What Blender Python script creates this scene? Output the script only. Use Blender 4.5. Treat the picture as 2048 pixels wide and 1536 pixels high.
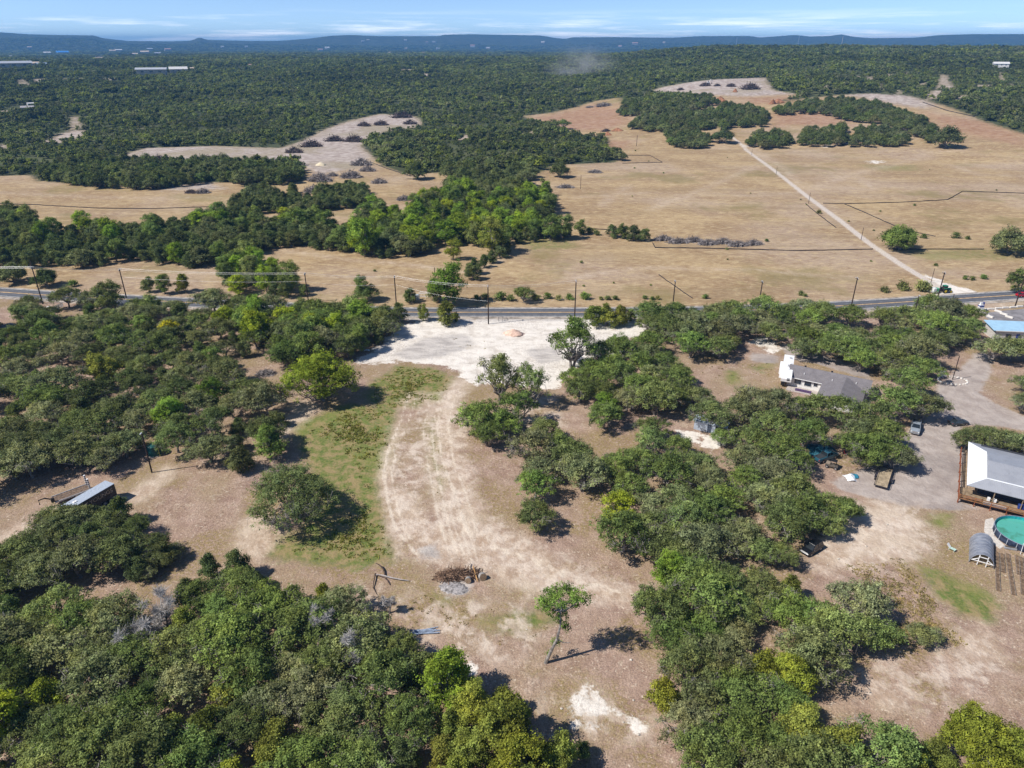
import bpy, math, random
import numpy as np
from mathutils import Vector, Matrix

for _o in list(bpy.data.objects):
    bpy.data.objects.remove(_o)
SC = bpy.context.scene
COL = SC.collection
R = random.Random(7)
NR = np.random.default_rng(11)

# ------------------------------------------------------------ camera, sky, sun, exposure
F_PX, CAM_H, HOR = 1410.0, 78.0, 85.0          # focal length in 2048-px units, drone height, true horizon row
PITCH = math.atan((768 - HOR) / F_PX)
cam_d = bpy.data.cameras.new('camera')
cam = bpy.data.objects.new('camera', cam_d)
COL.objects.link(cam)
cam.location = (0, 0, CAM_H)
cam.rotation_euler = (math.pi / 2 - PITCH, 0, 0)
cam_d.sensor_width = 36
cam_d.lens = F_PX / 2048 * 36
cam_d.clip_start = 1.0
cam_d.clip_end = 60000
SC.camera = cam

SUN_EL = math.radians(47)
SHADOW_AZ = math.radians(17)                    # shadows fall along (cos, sin) of this, i.e. to +X and a little away
world = bpy.data.worlds.new('World')
SC.world = world
world.use_nodes = True
wn = world.node_tree
wn.nodes.clear()
w_out = wn.nodes.new('ShaderNodeOutputWorld')
w_bg = wn.nodes.new('ShaderNodeBackground')
w_sky = wn.nodes.new('ShaderNodeTexSky')
w_sky.sky_type = 'NISHITA'
w_sky.sun_disc = False
w_sky.sun_elevation = SUN_EL
w_sky.sun_rotation = math.atan2(-math.cos(SHADOW_AZ), -math.sin(SHADOW_AZ)) % (2 * math.pi)
w_sky.altitude = 1000
w_sky.air_density = 0.45
w_sky.dust_density = 0.1
w_sky.ozone_density = 3.0
w_bg.inputs['Strength'].default_value = 0.13
# thin cirrus streaks low over the hills, all round the horizon
w_tc = wn.nodes.new('ShaderNodeTexCoord')
w_map = wn.nodes.new('ShaderNodeMapping')
w_map.inputs['Scale'].default_value = (5.0, 5.0, 95.0)
w_noise = wn.nodes.new('ShaderNodeTexNoise')
w_noise.inputs['Scale'].default_value = 1.0
w_noise.inputs['Detail'].default_value = 6
w_noise.inputs['Roughness'].default_value = 0.62
w_sep = wn.nodes.new('ShaderNodeSeparateXYZ')
w_band = wn.nodes.new('ShaderNodeMapRange')
w_band.interpolation_type = 'SMOOTHSTEP'
w_band.inputs['From Min'].default_value = 0.040
w_band.inputs['From Max'].default_value = 0.004
w_thr = wn.nodes.new('ShaderNodeMapRange')
w_thr.interpolation_type = 'SMOOTHSTEP'
w_thr.inputs['From Min'].default_value = 0.45
w_thr.inputs['From Max'].default_value = 0.66
w_mul = wn.nodes.new('ShaderNodeMath')
w_mul.operation = 'MULTIPLY'
w_mix = wn.nodes.new('ShaderNodeMixRGB')
w_mix.inputs['Color2'].default_value = (10.5, 10.8, 11.2, 1)
L = wn.links.new
L(w_tc.outputs['Generated'], w_map.inputs['Vector'])
L(w_map.outputs['Vector'], w_noise.inputs['Vector'])
L(w_tc.outputs['Generated'], w_sep.inputs['Vector'])
L(w_sep.outputs['Z'], w_band.inputs['Value'])
L(w_noise.outputs['Fac'], w_thr.inputs['Value'])
L(w_band.outputs['Result'], w_mul.inputs[0])
L(w_thr.outputs['Result'], w_mul.inputs[1])
L(w_mul.outputs[0], w_mix.inputs['Fac'])
w_hsv = wn.nodes.new('ShaderNodeHueSaturation')
w_hsv.inputs['Saturation'].default_value = 1.0
L(w_sky.outputs['Color'], w_hsv.inputs['Color'])
L(w_hsv.outputs['Color'], w_mix.inputs['Color1'])
L(w_mix.outputs['Color'], w_bg.inputs['Color'])
L(w_bg.outputs['Background'], w_out.inputs['Surface'])

sun_d = bpy.data.lights.new('sun', 'SUN')
sun_d.energy = 4.4
sun_d.angle = math.radians(0.5)
sun_d.color = (1.0, 0.955, 0.89)
sun = bpy.data.objects.new('sun', sun_d)
COL.objects.link(sun)
_ld = Vector((math.cos(SUN_EL) * math.cos(SHADOW_AZ), math.cos(SUN_EL) * math.sin(SHADOW_AZ), -math.sin(SUN_EL)))
sun.rotation_euler = _ld.to_track_quat('-Z', 'Y').to_euler()
sun.location = (-80, -30, 120)

SC.view_settings.view_transform = 'Standard'
SC.view_settings.look = 'None'
SC.view_settings.gamma = 1.0
SC.view_settings.use_curve_mapping = False
SC.view_settings.exposure = 0.34
SC.render.engine = 'CYCLES'
SC.cycles.max_bounces = 4
SC.cycles.diffuse_bounces = 3
SC.cycles.glossy_bounces = 2
SC.cycles.transmission_bounces = 3
SC.cycles.transparent_max_bounces = 6
SC.cycles.volume_bounces = 0
SC.cycles.caustics_reflective = False
SC.cycles.caustics_refractive = False
SC.cycles.use_denoising = True

# ------------------------------------------------------------ terrain and projection
def smooth(t):
    t = np.clip(t, 0, 1)
    return t * t * (3 - 2 * t)

SKYLINE = [(-900, 66), (-300, 70), (0, 65), (60, 69), (130, 71), (190, 72), (205, 77), (255, 82), (340, 83), (380, 82), (390, 79), (398, 75.5),
           (407, 78), (415, 80), (500, 82), (560, 82), (620, 78), (660, 73), (700, 71), (760, 73), (830, 73), (875, 73), (890, 70),
           (940, 69), (1080, 71), (1110, 76), (1130, 78), (1145, 75), (1230, 75), (1345, 76), (1400, 73), (1500, 73), (1520, 76),
           (1560, 73), (1590, 71), (1620, 74), (1660, 73), (1682, 70), (1710, 75), (1740, 77), (1830, 76), (1880, 71), (1950, 69),
           (2048, 69), (2400, 72), (3000, 68)]
_sx = np.array([p[0] for p in SKYLINE], float)
_sy = np.array([p[1] for p in SKYLINE], float)
_v = (_sy - 768) / F_PX
_u = (_sx - 1024) / F_PX
_dy = math.cos(PITCH) - _v * math.sin(PITCH)
_dz = -math.sin(PITCH) - _v * math.cos(PITCH)
SK_AZ = np.degrees(np.arctan2(_u, _dy))
SK_TAN = _dz / np.hypot(_u, _dy)
CREST = 10000.0

def vnoise(x, y, seed=0):
    """cheap smooth value noise in numpy, about -1..1"""
    xi = np.floor(x).astype(np.int64)
    yi = np.floor(y).astype(np.int64)
    xf = x - xi
    yf = y - yi
    def h(a, b):
        n = (a * 374761393 + b * 668265263 + seed * 974634777) & 0x7fffffff
        n = ((n ^ (n >> 13)) * 1274126177) & 0x7fffffff
        return (n ^ (n >> 16)) / 0x3fffffff - 1.0
    sx = xf * xf * (3 - 2 * xf)
    sy = yf * yf * (3 - 2 * yf)
    a = h(xi, yi) * (1 - sx) + h(xi + 1, yi) * sx
    b = h(xi, yi + 1) * (1 - sx) + h(xi + 1, yi + 1) * sx
    return a * (1 - sy) + b * sy

def T(x, y):
    x = np.asarray(x, float)
    y = np.asarray(y, float)
    r = np.hypot(x, y)
    az = np.degrees(np.arctan2(x, y))
    wr = smooth((az - 3.5) / 12.0)
    lft = np.interp(r, [0, 720, 1000, 1400, 2200, 3200, 5000, 6500, 20000], [0, 0, 9, 24, 33, 25, 14, 16, 16])
    rgt = np.interp(r, [0, 620, 800, 1000, 1500, 2100, 2500, 3500, 5000, 6500, 20000], [0, 0, 12, 30, 50, 64, 61, 30, 14, 16, 16])
    z = lft * (1 - wr) + rgt * wr
    k = smooth((r - 700) / 700)
    z = z + k * (3.2 * vnoise(x / 170, y / 170, 3) + 4.5 * vnoise(x / 420, y / 420, 5)) * (1 - 0.5 * smooth((r - 1900) / 300) * (1 - smooth((r - 2400) / 400)))
    far = smooth((r - 3000) / 1500)
    z = z + far * (9 * vnoise(x / 900, y / 900, 8) + 4 * vnoise(x / 300, y / 300, 9))
    top = CAM_H + CREST * np.interp(az, SK_AZ, SK_TAN)
    s = smooth((r - 6300 + 700 * vnoise(x / 1300, y / 1300, 13)) / 3400)
    crest_fix = smooth((r - 8600) / 900)
    zz = z * (1 - s) + (top + (1 - crest_fix) * 12 * vnoise(x / 500, y / 500, 17) * s) * s
    drop = smooth((r - CREST) / 4000) * 60
    return zz - drop

def ray(px, py):
    u = (px - 1024) / F_PX
    v = (py - 768) / F_PX
    return u, math.cos(PITCH) - v * math.sin(PITCH), -math.sin(PITCH) - v * math.cos(PITCH)

_ts = np.concatenate([np.linspace(60, 700, 30), np.geomspace(705, 12000, 160)])

def G(px, py, z=0.0):
    """point of the ground (or z metres above it) seen at a photo pixel"""
    dx, dy, dz = ray(px, py)
    t = (z - CAM_H) / dz if dz < -1e-6 else 1e9
    if 0 < t * dy < 590:
        return Vector((dx * t, dy * t, z))
    ht = math.hypot(dx, dy)
    rr = _ts / ht
    d = CAM_H + dz * rr - (T(dx * rr, dy * rr) + z)
    idx = np.nonzero(d < 0)[0]
    if len(idx) == 0:
        i = len(rr) - 1
        return Vector((dx * rr[i], dy * rr[i], float(T(dx * rr[i], dy * rr[i])) + z))
    i = idx[0]
    if i == 0:
        a = rr[0]
    else:
        a = rr[i - 1] + (rr[i] - rr[i - 1]) * d[i - 1] / (d[i - 1] - d[i])
    return Vector((dx * a, dy * a, float(T(dx * a, dy * a)) + z))

def GP(pts, z=0.0):
    return [G(p[0], p[1], z) for p in pts]

def depth(x, y, z=0):
    return y * math.cos(PITCH) + (CAM_H - z) * math.sin(PITCH)

# ------------------------------------------------------------ mesh and material helpers
class NB:
    def __init__(s, nt):
        s.nt = nt
    def n(s, t, **kw):
        o = s.nt.nodes.new(t)
        for k, v in kw.items():
            setattr(o, k, v)
        return o
    def put(s, sock, v):
        if isinstance(v, bpy.types.NodeSocket):
            s.nt.links.new(v, sock)
        elif isinstance(v, (tuple, list)) and len(v) == 3 and sock.type == 'RGBA':
            sock.default_value = (*v, 1)
        else:
            sock.default_value = v
    def noise(s, scale, vec=None, detail=4, rough=0.55, dist=0.0):
        o = s.n('ShaderNodeTexNoise')
        s.put(o.inputs['Scale'], scale)
        o.inputs['Detail'].default_value = detail
        o.inputs['Roughness'].default_value = rough
        o.inputs['Distortion'].default_value = dist
        if vec is not None:
            s.put(o.inputs['Vector'], vec)
        return o.outputs['Fac']
    def math(s, op, a, b=0.0, clamp=False):
        o = s.n('ShaderNodeMath', operation=op, use_clamp=clamp)
        s.put(o.inputs[0], a)
        s.put(o.inputs[1], b)
        return o.outputs[0]
    def mapr(s, x, a, b, c=0.0, d=1.0, sm=True):
        o = s.n('ShaderNodeMapRange')
        if sm:
            o.interpolation_type = 'SMOOTHSTEP'
        s.put(o.inputs['Value'], x)
        s.put(o.inputs['From Min'], a)
        s.put(o.inputs['From Max'], b)
        s.put(o.inputs['To Min'], c)
        s.put(o.inputs['To Max'], d)
        return o.outputs['Result']
    def mix(s, f, a, b, mode='MIX'):
        o = s.n('ShaderNodeMixRGB', blend_type=mode)
        s.put(o.inputs['Fac'], f)
        s.put(o.inputs['Color1'], a)
        s.put(o.inputs['Color2'], b)
        return o.outputs['Color']
    def attr(s, name, typ='GEOMETRY', out='Fac'):
        o = s.n('ShaderNodeAttribute', attribute_name=name, attribute_type=typ)
        return o.outputs[out]
    def vscale(s, vec, sc, rot=(0, 0, 0)):
        o = s.n('ShaderNodeMapping')
        s.put(o.inputs['Vector'], vec)
        o.inputs['Scale'].default_value = sc
        o.inputs['Rotation'].default_value = rot
        return o.outputs['Vector']
    def bump(s, h, strength, dist):
        o = s.n('ShaderNodeBump')
        s.put(o.inputs['Height'], h)
        s.put(o.inputs['Strength'], strength)
        s.put(o.inputs['Distance'], dist)
        return o.outputs['Normal']

def new_mat(name):
    m = bpy.data.materials.new(name)
    m.use_nodes = True
    nt = m.node_tree
    nt.nodes.clear()
    nb = NB(nt)
    out = nb.n('ShaderNodeOutputMaterial')
    return m, nb, out

_MC = {}
def mat(name, col, rough=0.7, metal=0.0, var=0.12, scale=3.0, spec=0.3, dirt=None):
    """painted / plain surface with procedural mottling and slight relief"""
    if name in _MC:
        return _MC[name]
    m, nb, out = new_mat(name)
    p = nb.n('ShaderNodeBsdfPrincipled')
    tc = nb.n('ShaderNodeTexCoord').outputs['Object']
    n1 = nb.noise(scale, tc, 5, 0.6)
    lo = tuple(c * (1 - 2 * var) for c in col)
    hi = tuple(min(1, c * (1 + 1.2 * var)) for c in col)
    c = nb.mix(nb.mapr(n1, 0.3, 0.7), lo, hi)
    if dirt:
        c = nb.mix(nb.mapr(nb.noise(scale * 0.35, tc, 6, 0.7), 0.5, 0.75, 0, 0.8), c, dirt)
    nb.put(p.inputs['Base Color'], c)
    p.inputs['Roughness'].default_value = rough
    p.inputs['Metallic'].default_value = metal
    p.inputs['Specular IOR Level'].default_value = spec
    nb.put(p.inputs['Normal'], nb.bump(nb.noise(scale * 6, tc, 3), 0.15, 0.02))
    nb.nt.links.new(p.outputs[0], out.inputs['Surface'])
    _MC[name] = m
    return m

def mesh_from(name, v, f, mats=(), smoothf=False):
    me = bpy.data.meshes.new(name)
    me.from_pydata([tuple(p) for p in v], [], f)
    for m in mats:
        me.materials.append(m)
    if smoothf:
        me.polygons.foreach_set('use_smooth', [True] * len(me.polygons))
    me.update()
    return me

def link(o, parent=None):
    COL.objects.link(o)
    if parent is not None:
        o.parent = parent
    return o

class MB:
    def __init__(s):
        s.v, s.f = [], []
    def add(s, vs, fs):
        b = len(s.v)
        s.v += [tuple(p) for p in vs]
        s.f += [tuple(b + i for i in f) for f in fs]
        return s
    def box(s, c, d, rz=0.0, taper=(1, 1), bev=0.0):
        cx, cy, cz = c
        hx, hy, hz = d[0] / 2, d[1] / 2, d[2] / 2
        ca, sa = math.cos(rz), math.sin(rz)
        lv = []
        if bev <= 0:
            rings = [(-hz, 1, 1), (hz, taper[0], taper[1])]
            for z, tx, ty in rings:
                for x, y in ((-hx, -hy), (hx, -hy), (hx, hy), (-hx, hy)):
                    lv.append((x * tx, y * ty, z))
            fs = [(3, 2, 1, 0), (4, 5, 6, 7), (0, 1, 5, 4), (1, 2, 6, 5), (2, 3, 7, 6), (3, 0, 4, 7)]
        else:
            b = bev
            rings = [(-hz, b), (-hz + b, 0), (hz - b, 0), (hz, b)]
            for k, (z, ins) in enumerate(rings):
                tx, ty = (taper if k > 1 else (1, 1))
                X, Y = hx * tx - ins, hy * ty - ins
                e = b * 0.8
                for x, y in ((-X + e, -Y), (X - e, -Y), (X, -Y + e), (X, Y - e), (X - e, Y), (-X + e, Y), (-X, Y - e), (-X, -Y + e)):
                    lv.append((x, y, z))
            fs = [tuple(range(7, -1, -1)), tuple(range(24, 32))]
            for k in range(3):
                for i in range(8):
                    j = (i + 1) % 8
                    fs.append((k * 8 + i, k * 8 + j, k * 8 + 8 + j, k * 8 + 8 + i))
        s.add([(cx + x * ca - y * sa, cy + x * sa + y * ca, cz + z) for x, y, z in lv], fs)
        return s
    def tube(s, pts, rad, n=6, cap=True):
        pts = [Vector(p) for p in pts]
        if not isinstance(rad, (list, tuple)):
            rad = [rad] * len(pts)
        b = len(s.v)
        for i, p in enumerate(pts):
            if i == 0:
                t = pts[1] - pts[0]
            elif i == len(pts) - 1:
                t = pts[-1] - pts[-2]
            else:
                t = pts[i + 1] - pts[i - 1]
            t = t.normalized() if t.length > 1e-9 else Vector((0, 0, 1))
            a = t.orthogonal().normalized() if abs(t.z) > 0.99 else Vector((-t.y, t.x, 0)).normalized()
            c = t.cross(a)
            for k in range(n):
                q = 2 * math.pi * k / n
                s.v.append(tuple(p + (a * math.cos(q) + c * math.sin(q)) * rad[i]))
        for i in range(len(pts) - 1):
            for k in range(n):
                j = (k + 1) % n
                s.f.append((b + i * n + k, b + i * n + j, b + (i + 1) * n + j, b + (i + 1) * n + k))
        if cap:
            s.f.append(tuple(b + k for k in range(n - 1, -1, -1)))
            e = b + (len(pts) - 1) * n
            s.f.append(tuple(e + k for k in range(n)))
        return s
    def prism(s, poly, z0, z1):
        n = len(poly)
        s.add([(x, y, z0) for x, y in poly] + [(x, y, z1) for x, y in poly],
              [tuple(range(n - 1, -1, -1)), tuple(range(n, 2 * n))] + [(i, (i + 1) % n, n + (i + 1) % n, n + i) for i in range(n)])
        return s
    def slab(s, pts, t=0.12):
        """thick panel from a planar outline (top face given, thickness downwards)"""
        n = len(pts)
        s.add([tuple(p) for p in pts] + [(p[0], p[1], p[2] - t) for p in pts],
              [tuple(range(n)), tuple(range(2 * n - 1, n - 1, -1))] + [((i + 1) % n, i, n + i, n + (i + 1) % n) for i in range(n)])
        return s
    def side(s, prof, w, y0=0.0):
        """x-z profile extruded across y"""
        n = len(prof)
        s.add([(x, y0 - w / 2, z) for x, z in prof] + [(x, y0 + w / 2, z) for x, z in prof],
              [tuple(range(n)), tuple(range(2 * n - 1, n - 1, -1))] + [((i + 1) % n, i, n + i, n + (i + 1) % n) for i in range(n)])
        return s
    def disc(s, c, r, axis, n=14, w=0.2):
        a = Vector(axis).normalized()
        c = Vector(c)
        s.tube([c - a * w / 2, c + a * w / 2], r, n)
        return s
    def mesh(s, name, m, sm=False):
        return mesh_from(name, s.v, s.f, (m,) if m else (), sm)
    def build(s, name, m, parent=None, sm=False):
        return link(bpy.data.objects.new(name, s.mesh(name, m, sm)), parent)

def tag(o, label=None, cat=None, group=None, kind=None):
    if label:
        o['label'] = label
    if cat:
        o['category'] = cat
    if group:
        o['group'] = group
    if kind:
        o['kind'] = kind
    return o

def empty(name, loc, rz=0.0, label=None, cat=None, group=None):
    o = bpy.data.objects.new(name, None)
    o.empty_display_size = 0.5
    COL.objects.link(o)
    o.location = loc
    o.rotation_euler = (0, 0, rz)
    return tag(o, label, cat, group)

def copy_thing(root, loc, rz=None, label=None, group=None, scale=None):
    c = root.copy()
    COL.objects.link(c)
    c.location = loc
    if rz is not None:
        c.rotation_euler = (0, 0, rz)
    if scale is not None:
        c.scale = (scale, scale, scale) if not isinstance(scale, (tuple, list)) else scale
    if label:
        c['label'] = label
    if group:
        c['group'] = group
    for ch in list(root.children):
        k = ch.copy()
        COL.objects.link(k)
        k.parent = c
        for g in list(ch.children):
            q = g.copy()
            COL.objects.link(q)
            q.parent = k
    return c

def ang(a, b):
    return math.atan2(b[1] - a[1], b[0] - a[0])
# ------------------------------------------------------------ ground sheet
# where open ground ends and woodland begins (photo outlines laid on the terrain)
OPEN_PX = [(-900, 352), (0, 352), (60, 350), (75, 362), (140, 366), (270, 373), (420, 365), (600, 363), (612, 345), (590, 325), (480, 330), (300, 330),
           (215, 318), (290, 296), (430, 292), (560, 296), (600, 284), (640, 262), (700, 241), (760, 228), (830, 233), (848, 246), (825, 256),
           (775, 262), (740, 275), (722, 292), (745, 312), (765, 332), (810, 348), (890, 345), (1070, 350), (1110, 330), (1230, 325), (1245, 315),
           (1220, 300), (1215, 275), (1110, 262), (1095, 247), (1040, 232), (1100, 226), (1190, 202), (1240, 195), (1250, 215), (1340, 228),
           (1400, 215), (1420, 196), (1290, 190), (1320, 175), (1420, 160), (1530, 155), (1545, 180), (1600, 190), (1550, 205), (1680, 190), (1740, 187),
           (1820, 192), (1900, 215), (1960, 240), (2048, 268), (2300, 330), (3400, 420), (3400, 1900), (-900, 1900)]
PALE_PX = [[(1872, 178), (1880, 149), (1895, 150), (1900, 168), (1912, 176), (1905, 180)],
           [(1912, 202), (1917, 190), (1938, 191), (1925, 203)],
           [(1852, 200), (1862, 182), (1885, 180), (1884, 196)],
           [(1996, 162), (1998, 144), (2003, 146), (2008, 164)],
           [(1724, 158), (1742, 152), (1752, 166), (1738, 166)],
           [(1755, 178), (1760, 168), (1765, 170), (1764, 180)],
           [(1795, 190), (1792, 180), (1800, 181), (1802, 190)],
           [(85, 284), (120, 268), (150, 260), (180, 262), (175, 270), (120, 286)],
           [(0, 300), (0, 288), (18, 292), (14, 302)],
           [(140, 262), (143, 232), (158, 235), (162, 255)],
           [(35, 173), (40, 158), (46, 158), (56, 170), (60, 173)], [(66, 166), (66, 158), (100, 157), (90, 168)],
           [(128, 163), (128, 157), (168, 157), (165, 163)], [(195, 163), (200, 158), (232, 155), (236, 158)],
           [(800, 146), (802, 138), (835, 139), (830, 146)], [(838, 152), (840, 147), (868, 148), (860, 153)],
           [(1045, 268), (1060, 262), (1075, 262), (1060, 274)], [(905, 280), (920, 272), (945, 268), (935, 280)],
           [(1145, 184), (1150, 176), (1165, 180), (1160, 186)],
           [(1720, 162), (1700, 158), (1715, 152), (1726, 156)], [(1770, 155), (1775, 148), (1790, 150), (1784, 156)], [(1812, 150), (1816, 144), (1826, 146), (1822, 151)], [(1838, 175), (1842, 166), (1866, 164), (1860, 172)],
           [(1862, 140), (1864, 136), (1872, 137), (1870, 141)], [(1945, 173), (1950, 170), (1990, 169), (1985, 173)], [(2010, 175), (2018, 168), (2030, 172), (2024, 178)], [(1640, 178), (1650, 170), (1662, 175), (1655, 181)],
           [(1560, 158), (1566, 153), (1578, 156), (1572, 160)], [(60, 122), (75, 117), (95, 119), (85, 124)], [(180, 119), (200, 113), (215, 117), (200, 121)], [(255, 120), (262, 114), (272, 120)], [(560, 119), (600, 116), (640, 119), (600, 122)],
           [(700, 143), (712, 138), (720, 143)], [(905, 127), (925, 122), (935, 128)], [(995, 119), (1003, 114), (1010, 120)], [(1225, 177), (1240, 171), (1250, 177)], [(640, 108), (700, 106), (720, 109), (660, 110)], [(1440, 106), (1460, 103), (1475, 106)], [(1640, 108), (1646, 104), (1655, 108)]]
open_poly = [(p.x, p.y) for p in GP(OPEN_PX)]
pale_polys = [[(p.x, p.y) for p in GP(q)] for q in PALE_PX]

def sd_poly(X, Y, poly, cap=400.0):
    """signed distance, positive inside; numpy"""
    P = np.array(poly, float)
    out = np.full(X.shape, -cap)
    lo = P.min(0) - cap
    hi = P.max(0) + cap
    sel = (X > lo[0]) & (X < hi[0]) & (Y > lo[1]) & (Y < hi[1])
    x, y = X[sel], Y[sel]
    if len(x) == 0:
        return out
    d2 = np.full(x.shape, 1e18)
    ins = np.zeros(x.shape, bool)
    Q = np.roll(P, -1, 0)
    for (ax, ay), (bx, by) in zip(P, Q):
        ex, ey = bx - ax, by - ay
        L2 = ex * ex + ey * ey + 1e-12
        t = np.clip(((x - ax) * ex + (y - ay) * ey) / L2, 0, 1)
        dx, dy = x - ax - t * ex, y - ay - t * ey
        d2 = np.minimum(d2, dx * dx + dy * dy)
        if abs(ey) > 1e-12:
            c = (ay > y) != (by > y)
            ins ^= c & (x < ex * (y - ay) / ey + ax)
    d = np.sqrt(d2)
    out[sel] = np.where(ins, d, -d)
    return out

def sd_line(X, Y, pts, half, cap=60.0):
    P = np.array(pts, float)
    out = np.full(X.shape, -cap)
    lo = P.min(0) - cap
    hi = P.max(0) + cap
    sel = (X > lo[0]) & (X < hi[0]) & (Y > lo[1]) & (Y < hi[1])
    x, y = X[sel], Y[sel]
    if len(x) == 0:
        return out
    d2 = np.full(x.shape, 1e18)
    for (ax, ay), (bx, by) in zip(P[:-1], P[1:]):
        ex, ey = bx - ax, by - ay
        t = np.clip(((x - ax) * ex + (y - ay) * ey) / (ex * ex + ey * ey + 1e-12), 0, 1)
        d2 = np.minimum(d2, (x - ax - t * ex) ** 2 + (y - ay - t * ey) ** 2)
    out[sel] = half - np.sqrt(d2)
    return out

# road centre line
ROAD_PX = [(0, 584), (125, 592), (420, 607), (640, 617), (800, 624), (977, 624.5), (1180, 624.5), (1400, 622), (1640, 613.5), (1858, 601), (2048, 589)]
rc = [Vector((p.x, p.y, 0)) for p in GP(ROAD_PX)]
rc = [rc[0] + (rc[0] - rc[1]).normalized() * d for d in (400, 200, 60)] + rc + [rc[-1] + (rc[-1] - rc[-2]).normalized() * d for d in (60, 200, 400)]
def resample(pts, step):
    out = []
    n = len(pts)
    for i in range(n - 1):
        p0, p1, p2, p3 = pts[max(i - 1, 0)], pts[i], pts[i + 1], pts[min(i + 2, n - 1)]
        k = max(1, int((p2 - p1).length / step))
        for j in range(k):
            t = j / k
            out.append(0.5 * ((2 * p1) + (p2 - p0) * t + (2 * p0 - 5 * p1 + 4 * p2 - p3) * t * t + (3 * p1 - p0 - 3 * p2 + p3) * t ** 3))
    out.append(pts[-1])
    return out
road_line = resample(rc, 5.0)
RLX = np.array([p.x for p in road_line])
RLY = np.array([p.y for p in road_line])
def road_y(x):
    return np.interp(x, RLX, RLY)

N_AZ, N_R = 620, 460
az = np.radians(np.linspace(-66, 66, N_AZ))
rad = np.geomspace(26.0, 15500.0, N_R)
AA, RR = np.meshgrid(az, rad)
gx = (RR * np.sin(AA)).ravel()
gy = (RR * np.cos(AA)).ravel()
gz = T(gx, gy)
gr = RR.ravel()
idx = np.arange(N_AZ * N_R).reshape(N_R, N_AZ)
quads = np.stack([idx[:-1, :-1], idx[:-1, 1:], idx[1:, 1:], idx[1:, :-1]], -1).reshape(-1, 4)[:, ::-1]
gme = bpy.data.meshes.new('ground')
gme.vertices.add(len(gx))
gme.vertices.foreach_set('co', np.stack([gx, gy, gz], 1).astype(np.float32).ravel())
gme.loops.add(quads.size)
gme.loops.foreach_set('vertex_index', quads.astype(np.int32).ravel())
gme.polygons.add(len(quads))
gme.polygons.foreach_set('loop_start', np.arange(0, quads.size, 4, dtype=np.int32))
gme.polygons.foreach_set('use_smooth', np.ones(len(quads), bool))
gme.update(calc_edges=True)

sclr = np.maximum(1.0, gr / 130.0)
near = gr < 9500
def chan(name, polys=(), lines=()):
    """distance to the outline of a kind of ground, in local units, positive inside"""
    v = np.full(gx.shape, -20.0)
    x, y = gx[near], gy[near]
    best = np.full(x.shape, -400.0)
    for q in polys:
        best = np.maximum(best, sd_poly(x, y, [(p.x, p.y) for p in GP(q)], 60.0))
    for q, half in lines:
        best = np.maximum(best, sd_line(x, y, [(p.x, p.y) for p in GP(q)], half, 60.0))
    v[near] = np.clip(best / sclr[near], -20, 20)
    a = gme.attributes.new(name, 'FLOAT', 'POINT')
    a.data.foreach_set('value', v.astype(np.float32))

PAD = [(716, 724), (760, 690), (800, 652), (830, 642), (940, 638), (1000, 636), (1260, 636), (1300, 650), (1300, 668), (1240, 682), (1190, 715), (1150, 738),
       (1110, 778), (1060, 775), (1000, 765), (955, 770), (930, 760), (905, 738), (860, 728), (800, 722), (740, 730)]
FIELD_ROAD = [(1484, 290), (1550, 342), (1617, 395), (1680, 441), (1740, 488), (1800, 528), (1850, 558), (1885, 580)]
chan('s_cal', [PAD, [(1150, 1395), (1185, 1378), (1215, 1400), (1215, 1425), (1190, 1430), (1152, 1420)], [(1140, 1440), (1190, 1434), (1195, 1450), (1150, 1452)],
               [(1225, 1415), (1280, 1435), (1278, 1467), (1250, 1445)], [(1846, 548), (1902, 569), (1985, 590), (1955, 594), (1880, 596), (1868, 590), (1880, 580), (1865, 566)],
               [(1500, 683), (1522, 672), (1566, 698), (1540, 706)], [(1205, 690), (1232, 688), (1245, 705), (1240, 722), (1220, 715)],
               [(1395, 880), (1440, 868), (1460, 880), (1420, 905)], [(1350, 862), (1400, 862), (1400, 885), (1365, 880)],
               [(925, 1335), (950, 1330), (960, 1350), (935, 1350)],
               [(655, 325), (640, 322), (628, 328), (648, 331)], [(1640, 290), (1658, 290), (1660, 294), (1642, 294)], [(1735, 322), (1765, 321), (1760, 326), (1745, 327)]],
     )
chan('s_lane', [], [(FIELD_ROAD, 1.55), ([(1487, 292), (1560, 289), (1690, 287), (1760, 287)], 1.6), ([(1330, 258), (1400, 257), (1440, 252), (1466, 276), (1487, 292)], 1.4)])
def offs(line, d):
    return [(a + d, b) for a, b in line]
TRK = [(925, 765), (900, 800), (888, 850), (898, 920), (925, 990), (945, 1060), (990, 1095), (1080, 1125), (1170, 1165), (1290, 1195)]
TR2 = [(866, 800), (853, 860), (860, 920), (872, 980), (885, 1040), (905, 1110)]
TR3 = [(820, 785), (798, 850), (776, 900), (768, 950), (775, 1000), (792, 1060), (835, 1110)]
chan('s_scr', [[(915, 760), (870, 800), (840, 830), (785, 880), (765, 990), (795, 1110), (950, 1135), (1100, 1195), (1295, 1212), (1295, 1170), (1150, 1125), (1030, 1062), (960, 1000), (935, 900), (940, 800)], [(640, 1180), (820, 1230), (900, 1310), (960, 1340), (1080, 1290), (1060, 1210), (850, 1190)],
                [(1080, 1360), (1150, 1370), (1290, 1420), (1300, 1480), (1180, 1470), (1090, 1420)], [(1620, 1140), (1640, 1060), (1700, 1000), (1860, 1010), (1870, 1110), (1760, 1150)], [(1700, 1330), (1830, 1310), (1980, 1290), (2010, 1370), (1850, 1420), (1720, 1400)], [(1000, 800), (1110, 790), (1130, 850), (1040, 870)]])
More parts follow.
